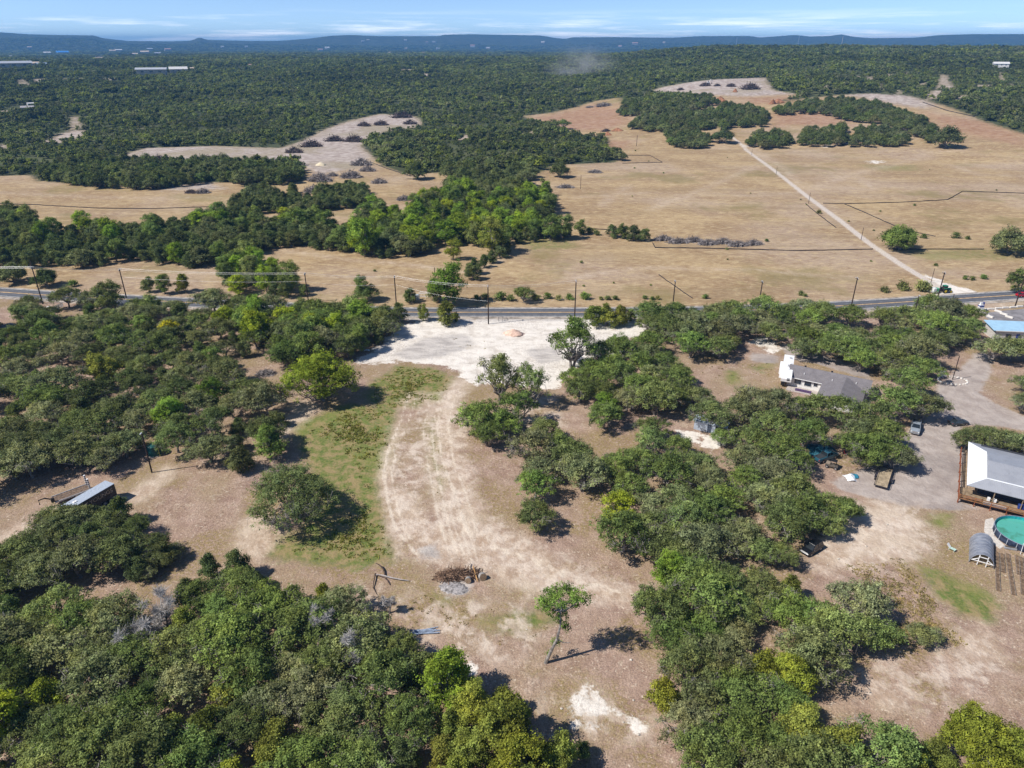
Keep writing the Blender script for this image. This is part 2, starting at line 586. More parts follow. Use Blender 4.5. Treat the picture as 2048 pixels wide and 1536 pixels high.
chan('s_rut', [], [(offs(TRK, d), 0.22) for d in (-14, 8)] + [(offs(TR2, d), 0.2) for d in (-6, 10)] + [(TR3, 0.28), (offs(TR3, 16), 0.18)] +
     [([(880 + k, 1010), (893 + k, 1060), (915 + k, 1125)], 0.14) for k in (-10, 4, 18, 30, 42)] + [([(760, 690), (900, 668), (1010, 676), (1100, 668)], 0.3), ([(740, 715), (860, 700), (960, 722), (1060, 738)], 0.3), ([(800, 660), (930, 655), (1050, 640)], 0.3)])
chan('s_grey', [[(785, 708), (850, 676), (930, 668), (950, 690), (880, 715), (820, 720)], [(1050, 700), (1110, 692), (1130, 720), (1080, 728)],
                [(812, 633), (1300, 633), (1300, 640), (812, 643)], [(880, 1150), (915, 1140), (945, 1165), (935, 1190), (895, 1195)],
                [(838, 1095), (870, 1090), (880, 1115), (850, 1115)]])
chan('s_tan', [[(880, 1055), (960, 1050), (1020, 1068), (1100, 1112), (1160, 1155), (1300, 1180), (1300, 1210), (1200, 1205), (1100, 1195), (1000, 1165), (940, 1120), (900, 1120)],
               [(765, 985), (815, 980), (870, 1055), (940, 1055), (945, 1120), (890, 1125), (835, 1108), (790, 1060)],
               [(1630, 1140), (1640, 1080), (1700, 1005), (1790, 1010), (1850, 1050), (1830, 1110), (1750, 1135)],
               [(1900, 1260), (1960, 1250), (2010, 1300), (1990, 1340), (1930, 1310)], [(1690, 1370), (1760, 1370), (1830, 1400), (1780, 1410)],
               [(0, 1066), (100, 1020), (190, 985), (240, 1000), (335, 930), (350, 945), (290, 1000), (200, 1025), (60, 1068), (0, 1086)],
               [(560, 835), (600, 800), (640, 815), (600, 850), (560, 880)], [(820, 1262), (880, 1255), (870, 1290), (840, 1300)], [(465, 1045), (530, 1020), (565, 1070), (520, 1120), (475, 1100)],
               [(1840, 628), (1960, 612), (2060, 598), (2060, 606), (1960, 622)], [(1640, 632), (1720, 622), (1860, 610), (1950, 604), (1950, 612), (1800, 628)]],
     [([(925, 765), (900, 800), (888, 850), (898, 920), (925, 990), (945, 1060)], 2.3), ([(820, 790), (798, 850), (776, 900), (768, 950), (775, 1000), (790, 1060), (800, 1110)], 0.9),
      ([(845, 790), (865, 825)], 1.5), ([(866, 820), (853, 870), (860, 920), (872, 980), (885, 1040), (892, 1110)], 0.8), ([(880, 830), (872, 880), (880, 930), (895, 990), (905, 1050)], 0.5),
      ([(1500, 296), (1560, 332), (1600, 370), (1608, 382)], 1.8), ([(1608, 386), (1640, 372), (1700, 350), (1780, 330), (1860, 310), (1910, 300)], 1.5), ([(1700, 352), (1730, 358), (1745, 380)], 0.5),
      ([(940, 548), (985, 515), (1010, 492)], 0.5), ([(950, 552), (1000, 520)], 0.5), ([(1200, 412), (1260, 370)], 0.8), ([(1120, 560), (1280, 535), (1500, 540), (1700, 555)], 0.6), ([(1150, 395), (1300, 385), (1500, 392), (1600, 385)], 0.8), ([(1540, 320), (1450, 360), (1300, 420)], 0.7), ([(1900, 330), (1960, 350), (2048, 352)], 0.8), ([(560, 500), (700, 520), (820, 530), (930, 545)], 0.6), ([(0, 385), (200, 395), (430, 395)], 0.8)])
chan('s_green', [[(580, 850), (700, 806), (800, 815), (785, 900), (760, 960), (775, 1050), (805, 1120), (700, 1140), (530, 1115), (550, 1070), (600, 1060), (640, 1000), (600, 890)],
                 [(740, 765), (800, 732), (880, 738), (905, 760), (880, 800), (830, 815), (760, 822), (725, 795)], [(845, 850), (870, 835), (888, 880), (895, 950), (880, 1000), (850, 900)],
                 [(1840, 1135), (1890, 1145), (1950, 1170), (2002, 1212), (1990, 1240), (1930, 1240), (1870, 1190)], [(1448, 745), (1470, 740), (1482, 762), (1458, 768)],
                 [(1503, 735), (1540, 722), (1550, 730), (1520, 742)], [(1862, 1030), (1905, 1028), (1890, 1055), (1860, 1050)], [(910, 674), (960, 670), (985, 690), (960, 703), (915, 695)],
                 [(1030, 478), (1140, 478), (1160, 495), (1060, 500)], [(1800, 500), (2048, 495), (2048, 520), (1850, 520)], [(1720, 330), (1830, 330), (1840, 340), (1760, 342)],
                 [(870, 1190), (900, 1200), (890, 1215), (870, 1205)], [(960, 1240), (1090, 1215), (1110, 1240), (1050, 1270), (970, 1260)]])
chan('s_grav', [[(1955, 705), (1990, 705), (1980, 745), (1960, 785), (1975, 800), (2060, 838), (2060, 862), (1990, 852), (1930, 850), (1905, 870), (1930, 900), (1920, 960), (1925, 1005), (1960, 1018),
                 (1900, 1022), (1800, 1012), (1720, 990), (1680, 980), (1660, 960), (1700, 950), (1740, 930), (1790, 900), (1805, 870), (1850, 840), (1880, 800), (1872, 770), (1905, 750)],
                [(1505, 705), (1560, 712), (1555, 727), (1500, 724)], [(1560, 690), (1580, 690), (1640, 712), (1740, 735), (1740, 760), (1640, 730), (1575, 715)]])
chan('s_clear', [[(215, 318), (290, 295), (430, 292), (560, 296), (600, 284), (640, 262), (700, 241), (760, 228), (830, 233), (848, 246), (825, 256), (775, 262), (740, 275), (722, 292), (745, 312),
                  (720, 335), (640, 350), (600, 330), (480, 322), (300, 325)], [(1290, 190), (1320, 175), (1420, 158), (1530, 153), (1545, 180), (1590, 188), (1500, 193), (1400, 190)],
                 [(1680, 187), (1740, 185), (1820, 190), (1870, 208), (1850, 217), (1760, 203)], [(300, 372), (420, 365), (445, 378), (330, 380)]] + PALE_PX)
chan('s_red', [[(1545, 228), (1640, 222), (1700, 240), (1690, 252), (1580, 250), (1540, 262)], [(1370, 203), (1440, 200), (1400, 220), (1365, 224)], [(1850, 225), (1960, 242), (2048, 268), (2048, 292), (1900, 262)],
               [(1200, 280), (1262, 282), (1250, 297), (1205, 300)], [(1060, 236), (1190, 207), (1250, 218), (1260, 245), (1200, 262), (1110, 256)], [(1490, 196), (1590, 192), (1590, 204), (1500, 210)]])
sdo = np.full(gx.shape, -20.0)
m_ = gr < 9000
best = sd_poly(gx[m_], gy[m_], open_poly, 2000.0)
for q in pale_polys:
    best = np.maximum(best, sd_poly(gx[m_], gy[m_], q, 60.0))
sdo[m_] = np.clip(best / sclr[m_], -20, 20)
gme.attributes.new('s_open', 'FLOAT', 'POINT').data.foreach_set('value', sdo.astype(np.float32))
fld = np.clip((gy - road_y(gx)) / sclr, -20, 20)
gme.attributes.new('s_field', 'FLOAT', 'POINT').data.foreach_set('value', fld.astype(np.float32))

gm, nb, out = new_mat('ground_soil_and_grass')
pos = nb.n('ShaderNodeNewGeometry').outputs['Position']
dist = nb.n('ShaderNodeVectorMath', operation='LENGTH')
nb.put(dist.inputs[0], pos)
dist = dist.outputs['Value']
n20 = nb.noise(0.045, pos, 5, 0.6)
n3 = nb.noise(0.30, pos, 7, 0.62)
n3b = nb.noise(0.42, nb.vscale(pos, (1, 1, 1), (0, 0, 1.0)), 7, 0.66)
n1 = nb.noise(1.7, pos, 5, 0.6)
nf = nb.noise(6.0, pos, 3, 0.6)
# edge wobble made of the two mid-size noises
wob = nb.math('SUBTRACT', nb.math('ADD', nb.math('MULTIPLY', n3, 0.65), nb.math('MULTIPLY', n1, 0.35)), 0.5)
def mask(name, amp=3.0, soft=0.5, bias=0.0, w=None):
    a = nb.attr(name)
    s = nb.math('ADD', nb.math('ADD', a, bias), nb.math('MULTIPLY', wob if w is None else w, amp))
    return nb.mapr(s, -soft, soft)
soil = nb.mix(nb.mapr(n3, 0.32, 0.68), (0.305, 0.205, 0.158), (0.435, 0.315, 0.248))
soil = nb.mix(nb.mapr(n20, 0.42, 0.62, 0, 0.75), soil, nb.mix(nb.mapr(n1, 0.35, 0.65), (0.30, 0.215, 0.13), (0.39, 0.30, 0.19)))
soil = nb.mix(nb.mapr(n3b, 0.56, 0.70, 0, 0.85), soil, (0.46, 0.36, 0.27))                # pale rocky bits
soil = nb.mix(nb.math('MULTIPLY', nb.mapr(n20, 0.5, 0.62), nb.mapr(n1, 0.52, 0.66, 0, 0.55)), soil, (0.19, 0.175, 0.075))
soil = nb.mix(nb.mapr(nf, 0.60, 0.74, 0, 0.55), soil, (0.15, 0.105, 0.075))                # clods and litter
stone = nb.noise(1.9, pos, 4, 0.7)
patchy = nb.mapr(nb.noise(0.10, pos, 4, 0.6), 0.44, 0.60)
soil = nb.mix(nb.math('MULTIPLY', nb.mapr(stone, 0.56, 0.64, 0, 0.95), nb.mapr(n3b, 0.42, 0.56)), soil, (0.60, 0.50, 0.395))
soil = nb.mix(nb.math('MULTIPLY', nb.mapr(stone, 0.47, 0.36, 0, 0.75), patchy), soil, (0.165, 0.115, 0.07))
grassy = nb.math('MULTIPLY', nb.mapr(nb.noise(0.075, nb.vscale(pos, (1, 1, 1), (0, 0, 2.0)), 4, 0.6), 0.47, 0.60), nb.mapr(n1, 0.38, 0.58))
soil = nb.mix(nb.math('MULTIPLY', grassy, 0.8), soil, nb.mix(nb.mapr(nf, 0.4, 0.6), (0.215, 0.165, 0.06), (0.33, 0.245, 0.115)))
soil = nb.mix(nb.mapr(nb.noise(4.5, pos, 3, 0.6), 0.36, 0.64), nb.mix(1.0, soil, (0.78, 0.77, 0.76), 'MULTIPLY'), nb.mix(1.0, soil, (1.18, 1.17, 1.15), 'MULTIPLY'))
# dry pasture beyond the road
fv = nb.vscale(pos, (0.6, 1.0, 1.0), (0, 0, 0.25))
f1 = nb.noise(0.035, fv, 6, 0.62)
f2 = nb.noise(0.28, fv, 7, 0.68)
f0 = nb.noise(0.011, pos, 4, 0.55)
field = nb.mix(nb.mapr(f1, 0.36, 0.64), (0.315, 0.215, 0.125), (0.45, 0.33, 0.19))
field = nb.mix(nb.mapr(f0, 0.46, 0.62, 0, 0.8), field, nb.mix(nb.mapr(f1, 0.35, 0.65), (0.385, 0.285, 0.22), (0.44, 0.345, 0.275)))
field = nb.mix(nb.mapr(f2, 0.52, 0.66, 0, 0.8), field, (0.54, 0.42, 0.25))
field = nb.mix(nb.mapr(f2, 0.47, 0.32, 0, 0.75), field, (0.255, 0.165, 0.088))
fm = nb.noise(1.1, pos, 5, 0.7)
field = nb.mix(nb.mapr(fm, 0.54, 0.70, 0, 0.6), field, (0.23, 0.16, 0.078))
straw = nb.noise(0.9, nb.vscale(pos, (0.35, 1.6, 1), (0, 0, 0.2)), 5, 0.72)
field = nb.mix(nb.mapr(straw, 0.51, 0.62, 0, 0.85), field, (0.56, 0.44, 0.285))
field = nb.mix(nb.mapr(straw, 0.46, 0.34, 0, 0.75), field, (0.245, 0.165, 0.10))
mow = nb.noise(0.05, nb.vscale(pos, (0.12, 2.2, 1), (0, 0, 0.35)), 4, 0.6)
field = nb.mix(nb.mapr(mow, 0.52, 0.62, 0, 0.35), field, (0.27, 0.20, 0.125))
field = nb.mix(nb.math('MULTIPLY', nb.mapr(nb.noise(0.02, nb.vscale(pos, (1, 1, 1), (0, 0, 1.3)), 5, 0.65), 0.54, 0.66), 0.6), field, (0.24, 0.20, 0.085))
field = nb.mix(1.0, field, (0.99, 0.97, 0.92), 'MULTIPLY')
col = nb.mix(mask('s_field', 4.0, 1.2), soil, field)
# trampled greenish and olive grass
gr_c = nb.mix(nb.mapr(n1, 0.35, 0.65), (0.10, 0.15, 0.035), (0.21, 0.21, 0.07))
gr_c = nb.mix(nb.mapr(n3b, 0.42, 0.60, 0, 0.9), gr_c, (0.33, 0.245, 0.125))
gr_c = nb.mix(nb.mapr(stone, 0.56, 0.66, 0, 0.7), gr_c, (0.26, 0.24, 0.075))
gr_c = nb.mix(nb.mapr(n3, 0.55, 0.70, 0, 0.9), gr_c, (0.115, 0.185, 0.035))
gr_c = nb.mix(nb.mapr(n20, 0.5, 0.62, 0, 0.6), gr_c, (0.20, 0.22, 0.06))
col = nb.mix(nb.math('MULTIPLY', mask('s_green', 6.0, 1.6), nb.mapr(dist, 330, 230, 0.55, 1)), col, gr_c)
# gravel and packed drive
gv = nb.mix(nb.mapr(n3, 0.35, 0.65), (0.36, 0.30, 0.265), (0.47, 0.405, 0.36))
gv = nb.mix(nb.mapr(n20, 0.5, 0.66, 0, 0.7), gv, (0.25, 0.215, 0.20))
gv = nb.mix(nb.mapr(nf, 0.58, 0.75, 0, 0.35), gv, (0.22, 0.17, 0.13))
col = nb.mix(mask('s_grav', 3.2, 0.5), col, gv)
# tan wheel tracks and scraped soil
tn = nb.mix(nb.mapr(n3b, 0.40, 0.60), (0.41, 0.295, 0.21), (0.58, 0.46, 0.35))
tn = nb.mix(nb.mapr(n20, 0.45, 0.60, 0, 0.6), tn, (0.66, 0.55, 0.435))
tn = nb.mix(nb.mapr(stone, 0.56, 0.68, 0, 0.7), tn, (0.74, 0.66, 0.55))
col = nb.mix(nb.math('MULTIPLY', mask('s_tan', 7.0, 2.0), nb.mapr(dist, 330, 230, 0.6, 0.9)), col, tn)
scr = nb.mix(nb.mapr(n3b, 0.40, 0.58), (0.50, 0.385, 0.30), (0.68, 0.575, 0.475))
col = nb.mix(nb.math('MULTIPLY', mask('s_scr', 9.0, 2.5), nb.mapr(nb.noise(0.22, pos, 6, 0.68), 0.43, 0.58, 0.0, 0.75)), col, scr)
col = nb.mix(nb.math('MULTIPLY', mask('s_rut', 2.2, 0.25, -0.05), 0.75), col, (0.72, 0.62, 0.50))
# white crushed limestone
st = nb.noise(0.35, nb.vscale(pos, (0.5, 1.6, 1), (0, 0, 0.5)), 6, 0.65)
cal = nb.mix(nb.mapr(n3, 0.28, 0.6), (0.58, 0.515, 0.44), (0.80, 0.74, 0.66))
cal = nb.mix(nb.mapr(st, 0.55, 0.74, 0, 0.7), cal, (0.47, 0.41, 0.355))
cal = nb.mix(nb.mapr(nf, 0.60, 0.76, 0, 0.35), cal, (0.36, 0.30, 0.25))
cal = nb.mix(nb.math('MULTIPLY', nb.mapr(n20, 0.50, 0.60), nb.mapr(n1, 0.45, 0.62, 0, 0.6)), cal, (0.42, 0.36, 0.31))
cal = nb.mix(nb.math('MULTIPLY', mask('s_rut', 1.4, 0.5, 0.3), 0.35), cal, (0.46, 0.41, 0.36))
col = nb.mix(mask('s_cal', 9.0, 0.45), col, cal)
col = nb.mix(mask('s_lane', 0.9, 0.25), col, nb.mix(nb.mapr(n1, 0.35, 0.65), (0.50, 0.425, 0.355), (0.66, 0.585, 0.51)))
gy_c = nb.mix(nb.mapr(st, 0.35, 0.65), (0.36, 0.325, 0.30), (0.60, 0.55, 0.50))
col = nb.mix(nb.math('MULTIPLY', mask('s_grey', 5.0, 0.9), 0.85), col, gy_c)
# far clearings
cl = nb.mix(nb.mapr(f2, 0.36, 0.62), (0.28, 0.215, 0.18), (0.52, 0.45, 0.40))
cl = nb.mix(nb.mapr(fm, 0.56, 0.68, 0, 0.7), cl, (0.66, 0.59, 0.51))
cl = nb.mix(nb.mapr(f0, 0.48, 0.62, 0, 0.7), cl, nb.mix(nb.mapr(fm, 0.4, 0.6), (0.26, 0.215, 0.13), (0.36, 0.30, 0.20)))
col = nb.mix(mask('s_clear', 9.0, 1.6), col, cl)
rd = nb.mix(nb.mapr(f2, 0.38, 0.62), (0.30, 0.145, 0.085), (0.42, 0.26, 0.18))
col = nb.mix(nb.math('MULTIPLY', mask('s_red', 8.0, 2.5), 0.65), col, rd)
# floor and far canopy of the woods
k1 = nb.noise(0.012, pos, 8, 0.72)
k2 = nb.noise(0.0016, pos, 4, 0.6)
wd = nb.mix(nb.mapr(k1, 0.35, 0.65), (0.050, 0.060, 0.030), (0.105, 0.115, 0.055))
wd = nb.mix(nb.mapr(nb.math('MULTIPLY', nb.mapr(k1, 0.60, 0.70), nb.mapr(k2, 0.48, 0.60)), 0, 1, 0, 0.75), wd, (0.26, 0.225, 0.18))
wood = nb.mapr(nb.math('ADD', nb.attr('s_open'), nb.math('MULTIPLY', wob, 5.0)), 0.8, -0.8)
col = nb.mix(wood, col, wd)
p = nb.n('ShaderNodeBsdfPrincipled')
nb.put(p.inputs['Base Color'], col)
p.inputs['Roughness'].default_value = 0.95
p.inputs['Specular IOR Level'].default_value = 0.1
bh = nb.math('ADD', nb.math('MULTIPLY', n3, 1.2), nb.math('ADD', nb.math('MULTIPLY', n1, 0.55), nb.math('MULTIPLY', nf, 0.18)))
b1 = nb.n('ShaderNodeBump')
nb.put(b1.inputs['Height'], bh)
nb.put(b1.inputs['Strength'], nb.mapr(dist, 150, 900, 0.65, 0.12))
b1.inputs['Distance'].default_value = 0.45
b2 = nb.n('ShaderNodeBump')
nb.put(b2.inputs['Height'], k1)
nb.put(b2.inputs['Strength'], wood)
nb.put(b2.inputs['Distance'], nb.mapr(dist, 700, 5000, 2, 60, False))
nb.put(b2.inputs['Normal'], b1.outputs['Normal'])
nb.put(p.inputs['Normal'], b2.outputs['Normal'])
nb.nt.links.new(p.outputs[0], out.inputs['Surface'])
gme.materials.append(gm)
ground = tag(link(bpy.data.objects.new('ground', gme)), 'dry pasture, bare soil and wooded hills reaching the horizon', None, None, 'structure')

# ------------------------------------------------------------ highway
def strip(name, line, offs, z, m, kind=None, parent=None, uvn=None):
    v, f = [], []
    acc = 0
    us = []
    for i, p in enumerate(line):
        t = (line[min(i + 1, len(line) - 1)] - line[max(i - 1, 0)]).normalized()
        n = Vector((-t.y, t.x, 0))
        if i:
            acc += (p - line[i - 1]).length
        for o in offs:
            q = p + n * o
            v.append((q.x, q.y, z))
            us.append((acc, o))
    k = len(offs)
    for i in range(len(line) - 1):
        for j in range(k - 1):
            f.append((i * k + j + 1, i * k + j, (i + 1) * k + j, (i + 1) * k + j + 1))
    me = mesh_from(name, v, f, (m,))
    a = me.attributes.new('across', 'FLOAT', 'POINT')
    a.data.foreach_set('value', [u[1] for u in us])
    o = link(bpy.data.objects.new(name, me), parent)
    if kind:
        o['kind'] = kind
    return o

am, nb, out = new_mat('asphalt')
pos = nb.n('ShaderNodeNewGeometry').outputs['Position']
ac = nb.attr('across')
aa = nb.math('ABSOLUTE', nb.math('SUBTRACT', nb.math('ABSOLUTE', ac), 1.75))
wheel = nb.mapr(nb.math('ABSOLUTE', nb.math('SUBTRACT', aa, 0.85)), 0.5, 0.15)
c = nb.mix(nb.mapr(nb.noise(0.6, pos, 6, 0.65), 0.35, 0.65), (0.095, 0.10, 0.115), (0.145, 0.15, 0.165))
c = nb.mix(nb.math('MULTIPLY', wheel, 0.55), c, (0.052, 0.055, 0.066))
c = nb.mix(nb.mapr(nb.noise(8, pos, 3), 0.5, 0.8, 0, 0.4), c, (0.20, 0.20, 0.21))
p = nb.n('ShaderNodeBsdfPrincipled')
nb.put(p.inputs['Base Color'], c)
p.inputs['Roughness'].default_value = 0.85
nb.nt.links.new(p.outputs[0], out.inputs['Surface'])
paint_y = mat('road_paint_yellow', (0.66, 0.43, 0.20), 0.7, var=0.2, scale=0.7)
paint_w = mat('road_paint_white', (0.70, 0.69, 0.66), 0.7, var=0.2, scale=0.7)
shoulder_m = mat('road_shoulder', (0.42, 0.36, 0.30), 0.95, var=0.25, scale=0.4)
road = strip('road', road_line, (-3.9, -1.9, 0, 1.9, 3.9), 0.02, am)
tag(road, 'two-lane dark asphalt highway crossing between the pasture and the wooded lots', None, None, 'structure')
sh = strip('road_shoulder', road_line, (-6.2, -3.6, 3.6, 5.0), 0.008, shoulder_m)
tag(sh, 'pale gravel shoulder along both edges of the highway', None, None, 'structure')
strip('centre_line', road_line, (-0.32, -0.06), 0.026, paint_y, parent=road)
strip('centre_line', road_line, (0.06, 0.32), 0.026, paint_y, parent=road)
strip('edge_line', road_line, (-3.62, -3.40), 0.026, paint_w, parent=road)
strip('edge_line', road_line, (3.40, 3.62), 0.026, paint_w, parent=road)

lotm = mat('parking_asphalt', (0.25, 0.235, 0.24), 0.9, var=0.2, scale=0.25)
lot = MB()
lp = GP([(1963, 627), (2010, 621), (2070, 616), (2110, 640), (2050, 648), (1990, 648), (1978, 640)])
lot.add([(q.x, q.y, 0.012) for q in lp], [tuple(range(len(lp) - 1, -1, -1))])
tag(lot.build('parking_lot', lotm), 'grey asphalt parking lot with white kerb blocks by the highway', None, None, 'structure')
dv = MB()
lp = GP([(-60, 690), (-60, 668), (0, 652), (20, 645), (34, 648), (30, 660), (0, 672)])
dv.add([(q.x, q.y, 0.012) for q in lp], [tuple(range(len(lp) - 1, -1, -1))])
tag(dv.build('driveway', mat('driveway_asphalt', (0.13, 0.135, 0.15), 0.9, var=0.2, scale=0.3)), 'short dark paved driveway among the oaks near the white gate', None, None, 'structure')
# ------------------------------------------------------------ foliage materials
def leaf_mat(name, trans=0.28):
    m, nb, out = new_mat(name)
    c = nb.attr('tcol', 'INSTANCER', 'Color')
    t = nb.attr('tint')
    pos = nb.n('ShaderNodeNewGeometry').outputs['Position']
    k = nb.math('ADD', nb.math('MULTIPLY', t, 3.0), 0.40)
    kc = nb.n('ShaderNodeCombineColor')
    for s in kc.inputs[:3]:
        nb.put(s, k)
    c = nb.mix(1.0, c, kc.outputs[0], 'MULTIPLY')
    c = nb.mix(1.0, c, (0.99, 1.03, 0.86), 'MULTIPLY')
    c = nb.mix(nb.mapr(nb.noise(0.35, pos, 2), 0.4, 0.72, 0, 0.5), c, nb.mix(1.0, c, (1.35, 1.15, 0.8), 'MULTIPLY'))
    d = nb.n('ShaderNodeBsdfDiffuse')
    nb.put(d.inputs['Color'], c)
    tr = nb.n('ShaderNodeBsdfTranslucent')
    nb.put(tr.inputs['Color'], nb.mix(1.0, c, (1.2, 1.25, 0.55), 'MULTIPLY'))
    ms = nb.n('ShaderNodeMixShader')
    ms.inputs[0].default_value = trans
    nb.nt.links.new(d.outputs[0], ms.inputs[1])
    nb.nt.links.new(tr.outputs[0], ms.inputs[2])
    nb.nt.links.new(ms.outputs[0], out.inputs['Surface'])
    return m
LEAF = leaf_mat('foliage_leaves')
BARK = mat('bark_grey_brown', (0.27, 0.245, 0.22), 0.9, var=0.3, scale=2.5, spec=0.1)
TWIG = mat('dead_twigs_grey', (0.52, 0.49, 0.465), 0.9, var=0.2, scale=2.0, spec=0.1)

def leaves_mesh(name, cen, rad, cnt, size, rng, flat=0.7, up=0.6, shell=(0.72, 1.06), lobe_t=None, spread=0.85, spray=True):
    """leaf clumps as small quads over a set of lobes (centres, radii)"""
    cen = np.asarray(cen, float)
    rad = np.asarray(rad, float)
    nl = len(cen)
    wgt = rad ** 1.7
    per = 13 if spray else 1
    li0 = np.repeat(np.arange(nl), np.maximum(12 // per + 1, cnt * nl * wgt / wgt.sum() / per).astype(int))
    m = len(li0)
    d = rng.normal(size=(m, 3))
    d /= np.linalg.norm(d, axis=1, keepdims=True)
    low = d[:, 2] < -0.25
    d[low & (rng.random(m) < 0.85), 2] *= -1
    rr = rad[li0] * (shell[0] - 0.25 + (shell[1] + 0.3 - shell[0]) * rng.random(m) ** 0.5)
    ax = rng.uniform(0.62, 1.35, (nl, 3))
    qq = rng.uniform(0, 6.283, nl)
    d = d * ax[li0]
    cq, sq = np.cos(qq[li0]), np.sin(qq[li0])
    d = np.stack([d[:, 0] * cq - d[:, 1] * sq, d[:, 0] * sq + d[:, 1] * cq, d[:, 2]], 1)
    p = cen[li0] + d * rr[:, None] * np.array([1, 1, flat])
    p += rng.normal(size=(m, 3)) * (0.17 * rad[li0])[:, None]
    st_ = rng.normal(size=m) * (0.21 if spray else 0.12)
    li = np.repeat(li0, per)
    d = np.repeat(d, per, 0)
    p = np.repeat(p, per, 0)
    st_ = np.repeat(st_, per)
    n = len(li)
    if spray:
        p += rng.normal(size=(n, 3)) * np.array([1, 1, 0.7]) * (size * 0.85)
    nor = d * 0.75 + rng.normal(size=(n, 3)) * spread * 0.6 + np.array([0, 0, up])
    nor /= np.linalg.norm(nor, axis=1, keepdims=True)
    a = np.cross(nor, rng.normal(size=(n, 3)))
    a /= np.linalg.norm(a, axis=1, keepdims=True)
    b = np.cross(nor, a)
    s = size * rng.uniform(0.55, 1.25, n)
    asp = rng.uniform(0.5, 0.95, n)
    A = a * (s * 0.5)[:, None]
    B = b * (s * asp * 0.5)[:, None]
    k = nor * (s * 0.12)[:, None]
    V = np.stack([p - A - B * 0.35, p + A * 0.2 - B - k, p + A + B * 0.3, p - A * 0.25 + B - k], 1).reshape(-1, 3)
    me = bpy.data.meshes.new(name)
    me.vertices.add(4 * n)
    me.vertices.foreach_set('co', V.astype(np.float32).ravel())
    me.loops.add(4 * n)
    me.loops.foreach_set('vertex_index', np.arange(4 * n, dtype=np.int32))
    me.polygons.add(n)
    me.polygons.foreach_set('loop_start', np.arange(0, 4 * n, 4, dtype=np.int32))
    me.update(calc_edges=True)
    lt = rng.uniform(0.25, 0.8, nl) if lobe_t is None else np.asarray(lobe_t)
    tint = np.clip(lt[li] + st_ + rng.normal(size=n) * 0.06, 0, 1)
    me.attributes.new('tint', 'FLOAT', 'FACE').data.foreach_set('value', tint.astype(np.float32))
    me.materials.append(LEAF)
    return me

def bend(a, b, rng, k=4, wob=0.12, sag=0.1):
    a, b = Vector(a), Vector(b)
    L_ = (b - a).length
    pts = []
    for i in range(k + 1):
        t = i / k
        p = a.lerp(b, t)
        p.z += sag * L_ * math.sin(math.pi * t)
        if 0 < i < k:
            p += Vector(rng.normal(size=3) * wob * L_ / k)
        pts.append(p)
    return pts

def make_oak(seed, Rc=4.2, Hc=3.2, z0=2.4, nl=26, cnt=250, size=0.235, flat=0.66, twigs=48, stems=1, sparse=1.0):
    rng = np.random.default_rng(seed)
    cen, rd = [], []
    ph = rng.uniform(0, 6.28)
    for i in range(nl):
        q = rng.uniform(0, 2 * math.pi)
        lop = 1 + 0.2 * math.sin(2 * q + ph) + 0.12 * math.sin(3 * q + 2 * ph)
        u = math.sqrt(rng.uniform(0.0, 1)) * 0.86
        r_ = Rc * u * lop
        dome = Hc * (1 - 0.85 * u * u)
        z = z0 + dome * rng.uniform(0.45, 1.0)
        cen.append((r_ * math.cos(q), r_ * math.sin(q), z))
        rd.append(Rc * (0.09 + 0.22 * rng.random() ** 1.3) * sparse)
    lt = [0.18 + 0.5 * rng.random() + 0.12 * (c[2] - z0) / Hc for c in cen]
    crown = leaves_mesh('crown', cen, rd, cnt, size, rng, flat, lobe_t=lt)
    mb = MB()
    for s in range(stems):
        q0 = rng.uniform(0, 6.28)
        base = Vector((0.22 * s * math.cos(q0), 0.22 * s * math.sin(q0), -0.15))
        fork = base + Vector((rng.normal() * 0.35, rng.normal() * 0.35, z0 * rng.uniform(0.5, 0.75)))
        mb.tube(bend(base, fork, rng, 3, 0.2, 0), [0.30, 0.25, 0.22, 0.2], 7)
        order = sorted(range(nl), key=lambda i: -math.hypot(cen[i][0], cen[i][1]) * (0.35 + rng.random()))[:12]
        tips = tips + order if s else order
        for i in order:
            tip = Vector(cen[i])
            mb.tube(bend(fork, tip, rng, 4, 0.35, 0.06), [0.15, 0.12, 0.085, 0.055, 0.03], 5, False)
    tw = MB()
    for i in range(twigs):
        t0 = Vector(cen[tips[int(rng.integers(len(tips)))]])
        j = min(range(nl), key=lambda k: (Vector(cen[k]) - t0).length * (0.5 + rng.random()) + (9 if (Vector(cen[k]) - t0).length < 0.05 else 0)) if i % 3 else min(range(nl), key=lambda k: (Vector(cen[k]) - t0).length)
        c = Vector(cen[j])
        d = Vector(rng.normal(size=3)).normalized()
        d.z = abs(d.z) * 0.8
        st = t0
        en = c + Vector((d.x, d.y, d.z * flat)) * rd[j] * rng.uniform(1.0, 1.5)
        pts = bend(st, en, rng, 2, 0.5, 0)
        mb.tube(pts, [0.045, 0.032, 0.015], 3, False)
        for k in range(2):
            e2 = pts[1] + Vector(rng.normal(size=3)) * rd[j] * 0.5
            mb.tube([pts[1], e2], [0.025, 0.012], 3, False)
    return crown, mb.mesh('trunk', BARK)

